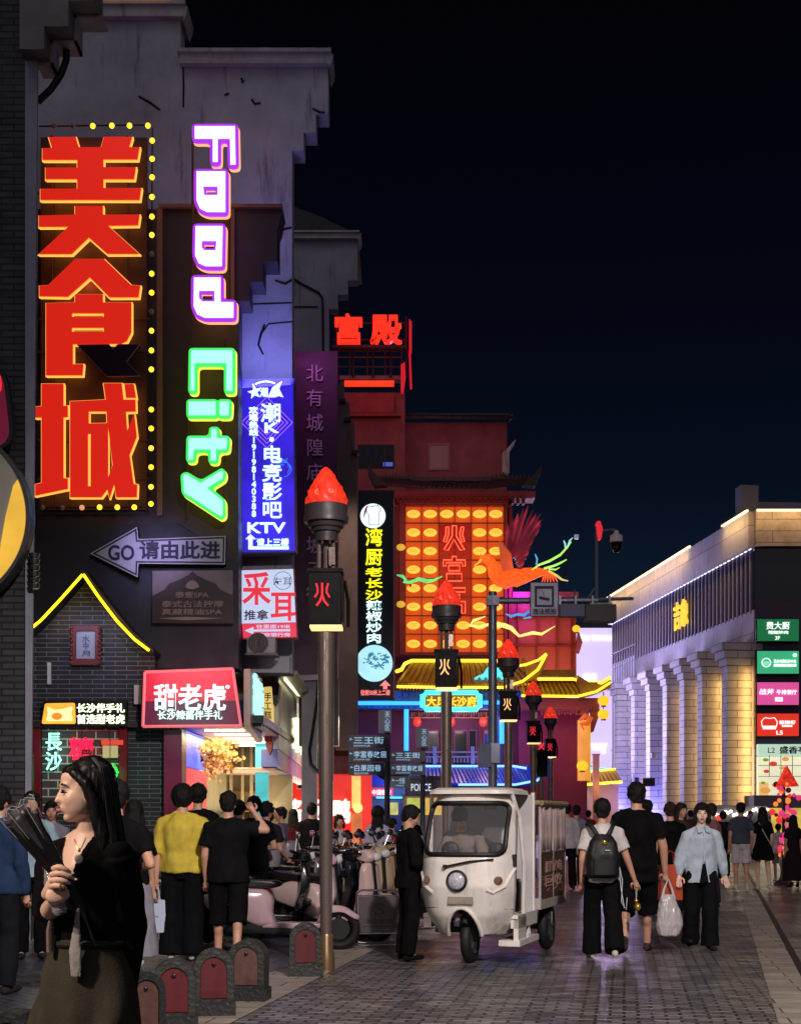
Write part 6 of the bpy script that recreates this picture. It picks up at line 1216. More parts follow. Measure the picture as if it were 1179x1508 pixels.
def wheel(name, x, y, r, wd):
    w = MB(); n = 36; vs, fs = [], []
    for j in range(n):
        a = 2*math.pi*j/n
        for k in range(10): b = 2*math.pi*k/10; q = r-.055+.055*math.cos(b); vs.append((x+wd*math.sin(b), y+q*math.cos(a), r+q*math.sin(a)))
    for j in range(n):
        for k in range(10): fs.append((j*10+k, ((j+1) % n)*10+k, ((j+1) % n)*10+(k+1) % 10, j*10+(k+1) % 10))
    w.add(vs, fs); o = w.ob(name, RUB, t, smooth=True); h = MB(); h.lathe([(r-.1, -wd*.8), (r-.1, wd*.8), (.05, wd*.9)], (x, y, r), 24, 'X')
    for k in range(5): a = k*1.257; h.tube([(x+wd*.8, y, r), (x+wd*.8, y+(r-.1)*math.cos(a), r+(r-.1)*math.sin(a))], .018, 6)
    h.ob('rim', mat('hub_alloy', (110, 110, 114), rough=.4, metal=.7), o); return o
wheel('front_wheel', 0, 0, .25, .055); wheel('rear_wheel', .44, 1.75, .27, .06); wheel('rear_wheel', -.44, 1.75, .27, .06)
b = MB()
for s in (-1, 1): b.tube([(s*.09, .0, .25), (s*.09, .04, .62)], .024, 8)
b.box(-.12, -.03, .56, .12, .1, .62); b.ob('fork', BLACK, t); b = MB(); b.tube([(0, .26*math.cos(a*.2)*1.1, .25+.26*math.sin(a*.2)*1.15) for a in range(3, 14)], .05, 8); b.ob('mudguard', BPL, t)
b = MB(); b.box(-.4, .1, .30, .4, 2.4, .36); b.tube([(-.44, 1.75, .27), (.44, 1.75, .27)], .04, 8); b.box(-.2, 1.55, .2, .2, 1.9, .34); b.ob('chassis', BLACK, t); MB().box(.30, .0, .18, .52, .95, .24).ob('side_step', TW, t)
b = MB(); b.box(.45, .02, .24, .5, .4, .48); b.tube([(.48, .5, .2), (.47, .7, .4), (.45, .8, .25)], .012, 5); b.ob('step_panel', TW, t)
# cargo box
cb = MB(); cb.box(-.52, .98, .52, .52, 2.42, .58); cb.box(-.54, .96, .50, .54, 1.0, .62); cb.box(.50, .98, .50, .54, 2.44, .60); cb.box(-.54, .98, .50, -.50, 2.44, .60)
for x in (-.52, .52):
    for y in (1.0, 1.7, 2.4): cb.tube([(x, y, .55), (x, y, 1.62)], .016, 6)
    cb.tube([(x, 1.0, 1.62), (x, 2.4, 1.62)], .016, 6); cb.tube([(x, 1.0, 1.12), (x, 2.4, 1.12)], .014, 6)
cb.ob('cargo_frame', mat('cargo_frame_white', (180, 172, 168), rough=.4, var=.2), t)
cv = MB(); n = 40; vs, fs = [], []
for i in range(n+1):
    y = 1.0+1.4*i/n
    for k, z in enumerate((1.10, 1.3, 1.5, 1.63)): vs.append((.525+.014*math.sin(i*1.3+k)+.01*math.sin(i*.55), y, z))
for i in range(n):
    for k in range(3): a = i*4+k; fs.append((a, a+4, a+5, a+1))
cv.add(vs, fs); o = cv.ob('canvas_side', mat('canvas_pink_white', (205, 180, 176), rough=.6, var=.2, vs=4), t, smooth=True); m_ = o.modifiers.new('thick', 'SOLIDIFY'); m_.thickness = .006
cv = MB(); cv.box(-.54, .97, 1.63, .54, 2.44, 1.66); cv.tube([(-.54, .97, 1.65), (.54, .97, 1.65)], .03, 8); cv.tube([(.54, .97, 1.65), (.54, 2.44, 1.65)], .03, 8); cv.ob('canvas_top', mat('canvas_straw', (150, 130, 100), rough=.8, var=.3, vs=8, bump=.4, bs=40), t)
MB().box(-.53, .98, .6, -.515, 2.42, 1.62).ob('far_side_panel', mat('canvas_pink_white', (205, 180, 176)), t)
pn = MB().box(.518, 1.0, .6, .53, 2.4, 1.10).ob('mesh_panel', mat('mesh_brown', (92, 66, 60), rough=.5, var=.4, vs=14), t); g = MB(); random.seed(9); pl = lambda u, v, w=0.0: V((.532+w, u, v))
for i, (s, z) in enumerate((('旧家电', 1.02), ('回收', .86))): text(g, pl, s, 1.25, z, 2.2, z-.13, .0, .004, .0)
for k in range(12): y = random.uniform(1.05, 2.2); z = random.uniform(.64, 1.06); g.tube([(.533, y, z), (.533, y+random.uniform(.05, .25), z+random.uniform(-.03, .03))], .004, 4)
g.ob('scrawled_lettering', mat('scrawl_pale', (190, 150, 140), rough=.6), pn)
TRI_POS, TRI_RZ = GP(692, 1418), math.radians(-17); place(tri, TRI_POS, TRI_RZ)
# ================================================================== people
SKIN = mat('skin', (196, 148, 124), rough=.5, var=.08, vs=30); SKINP = mat('pale_skin', (226, 188, 168), rough=.45, var=.06, vs=30)
HAIR = mat('black_hair', (15, 13, 13), rough=.62, var=.3, vs=60, spec=.25, bump=.5, bs=150); HAIRB = mat('brown_hair', (44, 28, 22), rough=.6, var=.3, vs=60, spec=.25, bump=.5, bs=150)
def cloth(c): return mat('cloth_%d_%d_%d' % c, c, rough=.9, var=.22, vs=7, bump=.2, bs=120, spec=.12)
def displace(me, fn):                                 # move every vertex along its normal by fn(position)
    nr = [v.normal.copy() for v in me.vertices]; co = [v.co.copy() for v in me.vertices]; out = []
    for c, n in zip(co, nr): q = c+n*fn(c); out += (q.x, q.y, q.z)
    me.vertices.foreach_set('co', out); me.update()
def remesh(mb, vox, it=3, fold=0.0, fq=9.0, seed=0, crease=None):
    me = mb.mesh('tmp'); o = bpy.data.objects.new('tmp', me); SCR.collection.objects.link(o)
    r = o.modifiers.new('r', 'REMESH'); r.mode = 'VOXEL'; r.voxel_size = vox
    s = o.modifiers.new('s', 'SMOOTH'); s.factor = .5; s.iterations = it
    out = evaluated(o); bpy.data.objects.remove(o); bpy.data.meshes.remove(me)
    if fold:
        def fn(c):
            q = (c.x*fq+seed, c.y*fq, c.z*fq*.45+seed); return fold*(noise.noise(q)+.5*noise.noise((q[0]*2.3, q[1]*2.3, q[2]*3.1)))
        displace(out, fn)
    return out
def put(me, name, m, parent, extra=None):
    if extra is not None and extra.v:
        bm = bmesh.new(); bm.from_mesh(me); e = extra.mesh('e'); bm.from_mesh(e); bm.to_mesh(me); bm.free(); bpy.data.meshes.remove(e)
    me.name = name; me.materials.clear(); me.materials.append(m); me.polygons.foreach_set('use_smooth', [True]*len(me.polygons))
    o = bpy.data.objects.new(name, me); attach(o, parent); return o
def person(label, px, d, h=1.7, yaw=180, top=((20, 20, 22), 'tee'), bot=((18, 18, 20), 'pants'), hair=('short', HAIR), arms=(None, None), stride=.0, shoes=(40, 38, 40), skin=SKIN, fem=False, head=0.0, lean=0.0, vox=.013, face=False, loc=None, build=1.0, group=None, legs=None, sit=False, nod=0.0, hair_s=1.0, grip='', hrough=.007, hero=False, hlen=.42):
    t = T('person', label, 'person', (0, 0, 0), group); k = h/1.72; B = build; ya = math.radians(yaw)
    Rz = Matrix.Rotation(ya, 3, 'Z'); Ri = Rz.inverted()
    sw = (.142 if fem else .168)*B; hw = .092*B; J = {}
    HIP = V((0, 0, .92))
    LM = Matrix.Rotation(lean, 3, 'X')
    def up(p): p = V(p); return HIP+LM @ (p-HIP)
    def fl(secs, grow=0.0): return [(up((0, y, z)), (rx+grow)*B, (ry+grow)*B, LM) for z, rx, ry, y in secs]
    TS = [(.80, .115, .09, .01), (.88, .158, .112, .012), (.97, .158, .108, .008), (1.06, .138 if not fem else .122, .098, .0), (1.2, .158 if not fem else .138, .112, -.004), (1.31, .168 if not fem else .146, .112, .0), (1.365, .150 if not fem else .128, .098, .006), (1.41, .108 if not fem else .095, .078, .012), (1.45, .066, .06, .016)]
    body = MB(); body.loft(fl(TS, -.008), 20)
    NB, HC = up((0, .012, 1.43)), up((0, -.014, 1.594))
    HM = LM @ Matrix.Rotation(math.radians(head), 3, 'Z') @ Matrix.Rotation(nod, 3, 'X')
    def hp(x, y, z): return HC+HM @ V((x, y, z))
    def hd(mb, c, r): mb.ell(hp(*c), r, 14, 10, HM.to_euler())
    body.cap(NB, .054*B, hp(0, .02, -.06), .05*B)
    hd(body, (0, .008, .012), (.073, .09, .1)); hd(body, (0, -.022, -.055), (.052, .058, .058)); hd(body, (0, -.052, -.092), (.024, .024, .02))
    for s in (1, -1): hd(body, (s*.034, -.05, -.025), (.03, .032, .036)); hd(body, (s*.073, .012, -.012), (.010, .02, .03))
    hd(body, (0, -.07, .028), (.05, .02, .014)); body.cap(hp(0, -.084, .012), .009 if not hero else .0075, hp(0, -.106 if not hero else -.101, -.028), .0135 if not hero else .0115); hd(body, (0, -.08, -.056), (.024, .014, .008)); hd(body, (0, -.078, -.068), (.02, .012, .008))
    if hero:
        for s in (1, -1): hd(body, (s*.040, -.022, -.030), (.028, .052, .060))
        hd(body, (0, -.034, -.03), (.056, .056, .078)); hd(body, (0, -.062, -.094), (.022, .022, .018)); hd(body, (0, -.028, .05), (.062, .056, .05)); hd(body, (0, -.083, -.056), (.02, .0135, .012))
        for s in (1, -1): hd(body, (s*.038, -.018, -.064), (.02, .042, .03)); hd(body, (s*.011, -.087, -.030), (.008, .010, .008))
    fing = MB(); arm_pts = []
    for i, s in enumerate((1, -1)):                    # L is local +x
        sh = up((s*sw, .008, 1.352)); a = arms[i]
        if a is None: a = (V((s*.048, .02+.02*math.sin(px), -.28)), V((s*-.002, -.055-.02*math.cos(px*2), -.24)))
        elif isinstance(a, str): a = {'out': (V((s*.10, .01, -.27)), V((s*.05, -.06, -.23))), 'fwd': (V((s*.05, -.02, -.27)), V((-s*.02, -.20, -.13))), 'swing': (V((s*.05, .10, -.27)), V((s*.0, -.0, -.25))), 'belly': (V((s*.09, .0, -.26)), V((-s*.13, -.19, -.04)))}[a]
        else: a = (Ri @ V(a[0]), Ri @ V(a[1]))
        el = sh+a[0]; wr = el+a[1]; f = (wr-el).normalized(); arm_pts.append((sh, el, wr))
        body.cap(sh, .052*B, el, .041*B); body.cap(el, .041*B, wr, .027*B); body.ell(sh, .052*B); body.cap(up((s*.03, .018, 1.425)), .042*B, sh, .046*B)
        side = f.cross(V((0, 1, 0))); side = side.normalized() if side.length > .2 else V((1, 0, 0)); nrm = side.cross(f).normalized()
        pc = wr+f*.055; Rm = Matrix((side, nrm, f)).transposed(); body.ell(pc, (.038, .017, .05), 12, 8, Rm.to_euler()); body.cap(wr-f*.01, .025, wr+f*.04, .024)
        for q in range(0 if 'LR'[i] in grip else 4):
            o_ = pc+side*(-.027+q*.018)+f*.038; L_ = (.062, .072, .068, .054)[q]; b1 = (f*.93-nrm*.35*(1 if s > 0 else 1)).normalized(); m1 = o_+b1*L_*.5; m2 = m1+(f*.75-nrm*.66).normalized()*L_*.38
            fing.tube([o_-f*.012, o_, m1, m2, m2+(f*.5-nrm*.86).normalized()*L_*.22], [.0085, .0088, .008, .007, .004], 6)
        tb = pc-side*.03*s-f*.025
        if 'LR'[i] not in grip: fing.tube([tb, tb-side*.024*s+f*.02-nrm*.008, tb-side*.028*s+f*.05-nrm*.016, tb-side*.022*s+f*.068-nrm*.022], [.012, .0115, .0095, .005], 6)
        J['LR'[i]] = pc+f*.05; J['LR'[i]+'w'] = wr; J['LR'[i]+'e'] = el
    leg_pts = []
    for i, s in enumerate((1, -1)):
        if legs: ha, ka = legs[i]
        else: ha, ka = (stride, .12+max(0, -stride)*.4) if i == 0 else (-stride, .12+max(0, stride)*.9+.0)
        hj = V((s*hw, .005, .895)); kn = hj+V((s*.004, -math.sin(ha)*.425, -math.cos(ha)*.425)); an = kn+V((0, -math.sin(ha-ka)*.40, -math.cos(ha-ka)*.40)); leg_pts.append((hj, kn, an, ha-ka))
    dz = min(l[2].z-max(0, .09*math.sin(max(0, -l[3]))) for l in leg_pts)-.075 if not sit else 0
    shoe = []
    for i, (hj, kn, an, g) in enumerate(leg_pts):
        s = (1, -1)[i]; body.cap(hj, .082*B, kn, .054*B); body.cap(kn, .052*B, an, .034*B); body.ell(kn.lerp(an, .3)+V((0, .014, 0)), (.047*B, .05*B, .11)); pit = min(0, g)*.8 if not sit else 0
        fm = Matrix.Rotation(s*math.radians(7), 3, 'Z') @ Matrix.Rotation(pit, 3, 'X'); ft = lambda p: an+fm @ V(p); b = MB(); b.loft([(ft((0, .055, -.035)), .032, .018, fm), (ft((0, .05, -.05)), .034, .03, fm)], 10)
        b = MB(); b.cap(ft((0, .035, -.042)), .036, ft((0, -.09, -.05)), .036); b.cap(ft((0, -.09, -.052)), .036, ft((s*.006, -.155, -.056)), .026); b.cap(ft((0, 0, -.02)), .037, ft((0, 0, .03)), .036); b.box(*(ft((-.038, .065, -.077))), *(ft((.038, .064, -.076)))); shoe.append(b); body.cap(an, .033, ft((0, -.1, -.05)), .026)
    bm_ = remesh(body, min(vox, .0125), 4 if not hero else 5); o = put(bm_, 'body', skin, t, fing); allc = [o]
    # hair
    hm = MB(); hs = hair_s; kind, hmat = hair
    hd(hm, (0, .018 if not hero else .034, .042), ((.091 if not hero else .087)*hs, (.100 if not hero else .094)*hs, .096*hs)); hd(hm, (0, .056, -.012), (.076*hs, .05, .075)); hd(hm, (0, -.048 if not hero else -.012, .086 if not hero else .080), (.064*hs, .042 if not hero else .066, .032*hs))
    if hero:
        for s in (1, -1): hm.tube([hp(s*.020, -.056, .088), hp(s*.060, -.040, .070), hp(s*.082, -.004, .030), hp(s*.086, .022, -.05), hp(s*.088, .03, -.15)], [.014, .020, .024, .026, .02], 8)
    for s in (1, -1): hd(hm, (s*.072, -.002 if not hero else .034, .022 if not hero else .03), (.019, .046, .054))
    if kind in ('long', 'veil'):
        L_ = hlen if kind == 'long' else .56
        pts = [(hp(0, .055, .04), .085, .05), (hp(0, .07, -.06), .09, .05), (hp(0, .082, -.16), .10, .05), (HC+HM @ V((0, .09, -.24)), .115, .05), (HC+HM @ V((0, .095, -L_)), .10, .04)]
        hm.loft([(c, rx, ry, HM) for c, rx, ry in pts], 18)
        for s in (1, -1): hm.tube([hp(s*.062, -.015 if not hero else .012, .05), hp(s*.078, .005 if not hero else .03, -.06), hp(s*.085, .015 if not hero else .04, -.16), hp(s*.085, .02 if not hero else .05, -.28)], [.02, .026, .028, .015], 8)
    if kind == 'bob':
        for s in (1, -1): hm.tube([hp(s*.05, -.04, .075), hp(s*.078, -.02, .0), hp(s*.082, -.012, -.08), hp(s*.07, .0, -.13)], [.018, .028, .028, .014], 8)
        hd(hm, (0, .062, -.07), (.075, .045, .075))
    if kind == 'bun': hd(hm, (0, .10, .07), (.04, .04, .04))
    me = remesh(hm, min(vox, .011), 2)
    displace(me, lambda c: (.011 if kind not in ('long', 'veil') else hrough)*noise.noise((c.x*34+px, c.y*34, c.z*(6 if kind in ('long', 'veil') else 24)))+.004*noise.noise((c.x*110, c.y*110, c.z*14)))
    allc.append(put(me, 'hair', hmat, t))
    if face:
        w, dk, lp = MB(), MB(), MB()
        for s in (1, -1):
            w.ell(hp(s*.031, -.0765, .004), (.0145, .008, .0065), 10, 6, HM.to_euler()); dk.ell(hp(s*.031, -.0825, .004), (.0062, .004, .0062), 8, 6, HM.to_euler())
            dk.tube([hp(s*.014, -.082, .026), hp(s*.032, -.084, .031), hp(s*.05, -.074, .026)], [.0025, .0035, .002], 5); dk.tube([hp(s*.016, -.082, .008), hp(s*.031, -.0855, .0115), hp(s*.047, -.076, .007)], [.0015, .0022, .0015], 5)
        lp.ell(hp(0, -.0905, -.0555), (.021, .006, .0055), 10, 6, HM.to_euler()); lp.ell(hp(0, -.0885, -.0655), (.018, .006, .006), 10, 6, HM.to_euler())
        allc += [w.ob('eyes', mat('eye_white', (220, 215, 210), rough=.2), t, smooth=True), dk.ob('eyes_brows', mat('eye_dark', (16, 12, 12), rough=.3), t, smooth=True), lp.ob('lips', mat('lip_red', (168, 84, 80), rough=.35), t, smooth=True)]
    # clothes
    tcol, tk = top[0], top[1]; loose = {'tee': .026, 'shirt': .03, 'big': .036, 'dress': .024, 'slim': .014}[tk.split('_')[0]]; hem = top[2] if len(top) > 2 else .82
    sl = top[3] if len(top) > 3 else ('long' if tk in ('shirt',) else 'short'); m = cloth(tcol); sl0 = sl
    secs = [x for x in TS if x[0] > hem+.03]; z0 = next((x for x in TS if x[0] >= hem), TS[0]); W0 = (hem, max(.160, z0[1]), max(.116, z0[2]), .008); s2 = [W0]+[(z, max(rx, .146) if z < 1.3 and tk != 'slim' else rx, ry, y) for z, rx, ry, y in secs]
    if tk == 'dress': s2 = [(hem, .235, .17, .01), ((hem+1.0)/2, .195, .145, .01)]+[x for x in TS if x[0] > .98]
    c = MB(); c.loft([(up((0, y, z)), (rx+loose*(1 if z < 1.34 else .55 if z < 1.4 else .35))*B, (ry+loose*(.85 if z < 1.42 else .5))*B, LM) for z, rx, ry, y in s2], 24)
    cut = None
    for sh, el, wr in arm_pts:
        c.cap(up(((1 if sh.x > 0 else -1)*.045, .018, 1.405)), (.050+loose*.3)*B, sh, (.058+loose*.3)*B)
        if isinstance(sl0, tuple): sl = sl0[0 if sh is arm_pts[0][0] else 1]
        if sl == 'none': c.ell(sh, .058); continue
        c.cap(sh, (.058+loose*.25)*B, sh.lerp(el, .3), (.058+loose*.45)*B)
        if sl == 'short': e = sh.lerp(el, .66); c.tube([sh, sh.lerp(el, .3), e], [(.057+loose*.25)*B, (.058+loose*.5)*B, (.058+loose*.85)*B], 14)
        elif sl == 'elbow': c.tube([sh, sh.lerp(el, .5), el, el.lerp(wr, .12)], [.07*B, .068*B, .064*B, .06*B], 14)
        else: c.tube([sh, sh.lerp(el, .5), el, el.lerp(wr, .5), wr], [.068+loose*.3, .062+loose*.35, .056+loose*.4, .05+loose*.4, .036], 14); c.ell(el, .056+loose*.4)
    allc.append(put(remesh(c, vox, 5, .020 if vox < .016 else .012, 7, seed=px), {'tee': 'tee_shirt', 'shirt': 'shirt', 'big': 'tee_shirt', 'dress': 'dress', 'slim': 'top'}[tk], m, t))
    bc, bk = bot[0], bot[1]
    if bk != 'none':
        c = MB(); c.loft([(V((0, .008, .80)), .135*B, .105*B), (V((0, .012, .88)), .172*B, .122*B), (V((0, .01, .97)), .162*B, .112*B), (V((0, .004, 1.05)), .140*B, .102*B)] if not sit else [(V((0, .0, .84)), .17*B, .13*B), (V((0, .01, 1.0)), .165*B, .12*B)], 20)
        for hj, kn, an, g in leg_pts:
            if bk == 'pants': c.cap(hj, .096*B, kn, .078*B); c.tube([kn, kn.lerp(an, .5), an+V((0, 0, -.01))], [.079*B, .083*B, .072*B], 14); c.ell(kn, .079*B)
            elif bk == 'wide': c.cap(hj, .098*B, kn, .098*B); c.tube([kn, kn.lerp(an, .5), an-V((0, 0, .03))], [.097*B, .10*B, .112*B], 14); c.ell(kn, .097*B)
            elif bk == 'shorts': e = hj.lerp(kn, .88); c.tube([hj, hj.lerp(kn, .5), e], [.096*B, .092*B, .092*B], 14)
            elif bk == 'longshorts': e = kn.lerp(an, .25); c.tube([hj, kn, e], [.10*B, .092*B, .095*B], 14)
        if bk == 'skirt': c.loft([(V((0, .0, .18)), .24, .2), (V((0, .0, .5)), .21, .17), (V((0, .01, .88)), .172, .122), (V((0, .0, 1.04)), .13, .1)], 22)
        allc.append(put(remesh(c, vox, 4, .012 if vox < .016 else .008, 8, seed=px+3), {'pants': 'trousers', 'wide': 'trousers', 'shorts': 'shorts', 'longshorts': 'shorts', 'skirt': 'skirt'}[bk], cloth(bc), t))
    for b in shoe: allc.append(put(remesh(b, min(vox, .01), 2), 'shoe', cloth(shoes), t))
    M_ = Matrix.Diagonal((k, k, k, 1)) @ Matrix.Translation((0, 0, -dz))
    for o in allc: o.data.transform(M_)
    L0 = loc if loc is not None else V((S(px, d), d, .006)); t.location = L0; t.rotation_euler = (0, 0, ya)
    out = {n: V(L0)+Rz @ ((q-V((0, 0, dz)))*k) for n, q in J.items()}; out['root'] = t; out['head'] = V(L0)+Rz @ ((HC-V((0, 0, dz)))*k); return out
BLK = (10, 10, 12); NVY = (16, 18, 26)
# ---- left pavement
person('man in a pale blue shirt facing us behind the black bouquet', 47, 15.6, 1.74, 15, ((150, 178, 192), 'shirt', .84, 'elbow'), (BLK, 'pants'), arms=('belly', None))
person('person in a dark blue jacket cut by the left edge of the picture', 0, 12.6, 1.74, 165, ((36, 54, 84), 'shirt'), ((20, 22, 30), 'pants'))
person('man whose face shows between the bouquet and the face of the woman', 76, 18.2, 1.67, 12, ((130, 128, 142), 'tee'), (NVY, 'pants'), face=True)
person('dark haired person in black directly behind the hair of the woman with the bouquet', 172, 11.6, 1.755, 178, (BLK, 'tee'), (BLK, 'pants'), hair_s=1.12, arms=('fwd', 'belly'))
pf = person('woman with long black hair and a grey skirt walking left of the yellow shirt', 198, 14.2, 1.655, 172, (BLK, 'tee'), ((136, 134, 146), 'skirt'), ('long', HAIR), fem=True, stride=.2, shoes=(210, 208, 205), arms=('fwd', None), build=.92)
py = person('bushy haired person in a mustard yellow shirt seen from behind', 269, 15.6, 1.795, 178, ((206, 182, 72), 'big', .86, 'elbow'), ((11, 13, 17), 'wide'), ('short', HAIR), hair_s=1.28, shoes=(200, 196, 190), build=1.12, arms=(((-.06, .0, -.28), (-.01, -.03, -.25)), 'out'))
person('tall dark person mostly hidden right behind the yellow shirted person', 292, 17.6, 1.86, 180, (BLK, 'tee'), (BLK, 'pants'), hair_s=1.1)
person('man in black tee and shorts raising one arm to his head', 336, 15.4, 1.75, 182, ((16, 16, 19), 'big', .80), ((11, 11, 13), 'longshorts'), arms=(None, ((.20, .02, -.02), (-.12, .06, .17))), shoes=(30, 30, 32), build=1.08, stride=.15)
person('man in a black polo standing under the corner shop canopy', 374, 18.6, 1.74, 200, (BLK, 'tee'), (BLK, 'pants'), arms=(None, 'belly'))
person('woman in a cream patterned top before the red shop, left of a pair', 396, 24.5, 1.66, 110, ((176, 160, 130), 'tee'), ((60, 50, 56), 'pants'), ('bob', HAIR), fem=True, vox=.018)
person('man in a lilac grey shirt before the red shop, right of a pair', 414, 24, 1.64, -80, ((104, 92, 120), 'tee'), ((40, 38, 48), 'pants'), vox=.018, arms=('fwd', 'fwd'))
person('dark clothed person silhouetted against the glowing red shop left of the lamp post', 459, 25.5, 1.72, 185, ((26, 24, 26), 'shirt'), (BLK, 'pants'), ('short', HAIR), vox=.018)
person('person in a white shirt just right of the lamp post under the red shop lettering', 499, 23.5, 1.52, 20, ((196, 178, 182), 'shirt'), (NVY, 'pants'), ('bob', HAIRB), fem=True, vox=.018)
person('bushy haired person in a white jacket in front of the bank front', 556, 24, 1.63, 175, ((176, 172, 196), 'shirt'), ((40, 40, 60), 'pants'), ('long', HAIR), fem=True, vox=.018, hair_s=1.3)
person('child in a red shirt between the direction sign post and the man in black', 577, 26, 1.46, 160, ((150, 30, 46), 'tee'), (BLK, 'pants'), vox=.018)
person('dark haired man far behind, just left of the tricycle windshield', 605, 31, 1.60, 180, (BLK, 'tee'), (BLK, 'pants'), vox=.018)
person('man all in black standing beside the left flank of the tricycle', 603, 15.55, 1.60, 108, (BLK, 'shirt', .80), ((9, 9, 11), 'pants'), arms=('belly', 'belly'), shoes=(14, 14, 15), nod=.35, build=1.05)
person('man in a dark green tee between the raised arm and the black polo', 352, 20.5, 1.71, 165, ((24, 34, 32), 'tee'), (NVY, 'pants'), vox=.016)
person('woman in a dark red top walking away under the pale fascia', 432, 27, 1.62, 185, ((84, 26, 36), 'tee'), (BLK, 'pants'), ('long', HAIR), fem=True, vox=.018)
person('man in a charcoal tee right of the raised elbow, nearest the scooters', 392, 19.6, 1.68, 150, ((30, 30, 34), 'tee'), (BLK, 'pants'), vox=.016, arms=('fwd', 'fwd'))
# ---- the driver, seated in the cab
_R = Matrix.Rotation(TRI_RZ, 3, 'Z')
person('driver with bowed head sitting behind the tricycle windshield', 650, 15.9, 1.66, math.degrees(TRI_RZ), ((126, 112, 108), 'shirt'), ((30, 30, 36), 'pants'), loc=TRI_POS+_R @ V((-.19, .60, .008)), legs=((1.40, 1.45), (1.40, 1.45)), sit=True, lean=.42, nod=.35, face=True, arms=(((.07, -.15, -.22), (-.05, -.22, .02)), ((-.07, -.15, -.22), (.04, -.22, .02))))
# ---- right side
pb_ = person('boy in a white tee with a black backpack walking away', 886, 15.8, 1.69, 180, ((206, 200, 200), 'tee', .82), ((10, 11, 14), 'wide'), hair_s=1.05, shoes=(196, 190, 170), stride=.22, arms=(None, ((.10, .02, -.27), (.09, .06, -.23))))
pm_ = person('tall man in black tee carrying bags and walking beside the boy', 936, 16.6, 1.885, 170, ((10, 10, 12), 'big', .72), ((9, 9, 11), 'longshorts'), hair_s=1.05, shoes=(60, 54, 50), stride=-.26, build=1.12, arms=(None, ((.09, .03, -.28), (.03, .08, -.25))), head=18)
pg = person('woman in an open pale blue shirt walking towards us', 1032, 16.8, 1.64, 2, ((172, 186, 200), 'shirt', .78), ((12, 13, 17), 'wide'), ('bob', HAIR), fem=True, face=True, skin=SKINP, stride=.12, head=-8, arms=(((.10, .03, -.25), (.05, .02, -.23)), ((-.10, .02, -.25), (-.02, -.04, -.23))), vox=.011)
person('man in a white shirt behind the right rear of the tricycle, left of two', 834, 30.5, 1.76, 182, ((190, 182, 190), 'shirt'), (BLK, 'pants'), vox=.018, stride=.15)
person('man in a grey shirt behind the right rear of the tricycle, right of two', 848, 31, 1.72, 176, ((130, 132, 145), 'tee'), ((20, 20, 24), 'pants'), vox=.018, stride=-.1)
person('dark person half hidden behind the right shoulder of the tall man', 952, 23, 1.74, 180, (BLK, 'tee'), (BLK, 'pants'), vox=.016)
person('person in a black tee between the orange bag and the pale shirted woman', 986, 21.5, 1.69, 184, (BLK, 'big'), ((22, 22, 26), 'pants'), ('short', HAIRB), vox=.016)
person('brown haired woman looking over the left shoulder of the pale shirted woman', 1002, 23.5, 1.70, 30, ((70, 50, 50), 'tee'), (BLK, 'pants'), ('long', HAIRB), fem=True, vox=.016, face=True)
person('person in a dusty pink shirt directly behind the pale shirted woman', 1046, 24.5, 1.70, -130, ((140, 92, 96), 'shirt'), ((50, 40, 46), 'pants'), ('short', HAIRB), vox=.016)
person('man in grey tee and white shorts seen from behind at the far kerb', 1090, 30.2, 1.77, 180, ((72, 78, 92), 'tee', .90), ((198, 190, 192), 'shorts'), vox=.016, shoes=(200, 196, 200), stride=.06)
pd_ = person('long haired woman in a short black dress beside the man in white shorts', 1122, 30.4, 1.68, 184, (BLK, 'dress', .62, 'short'), (BLK, 'none'), ('long', HAIR), fem=True, vox=.016, shoes=(196, 190, 190), skin=SKINP, stride=.1)
person('child in a white tee and beige shorts right of the black dress', 1145, 34.5, 1.33, 178, ((205, 198, 198), 'tee'), ((150, 136, 126), 'shorts'), vox=.018, shoes=(190, 186, 184))
person('long haired person in a long dark dress at the right edge of the picture', 1167, 31.5, 1.52, 185, ((34, 24, 28), 'dress', .16, 'short'), (BLK, 'none'), ('veil', HAIR), fem=True, vox=.018)
person('dark dressed stroller between the dusty pink shirt and the white shorts', 1064, 36, 1.62, 180, ((30, 28, 34), 'tee'), (BLK, 'pants'), vox=.02)
for i, (px, d, lab, col, yw) in enumerate(((866, 46, 'far stroller in a red top left of the boy with the backpack', (150, 40, 50), 180), (823, 52, 'far stroller in a dark top just clear of the tricycle canvas', (30, 30, 40), 170), (915, 40, 'stroller in plum seen between the boy and the tall man', (80, 36, 60), 0), (1016, 44, 'far stroller in a brown top behind the pale shirted woman', (90, 60, 50), 180), (1104, 52, 'far stroller in white under the stall canopy', (190, 186, 190), 0))):
    person(lab, px, d, 1.68, yw, (col, 'tee'), ((26, 26, 32), 'pants'), vox=.022)

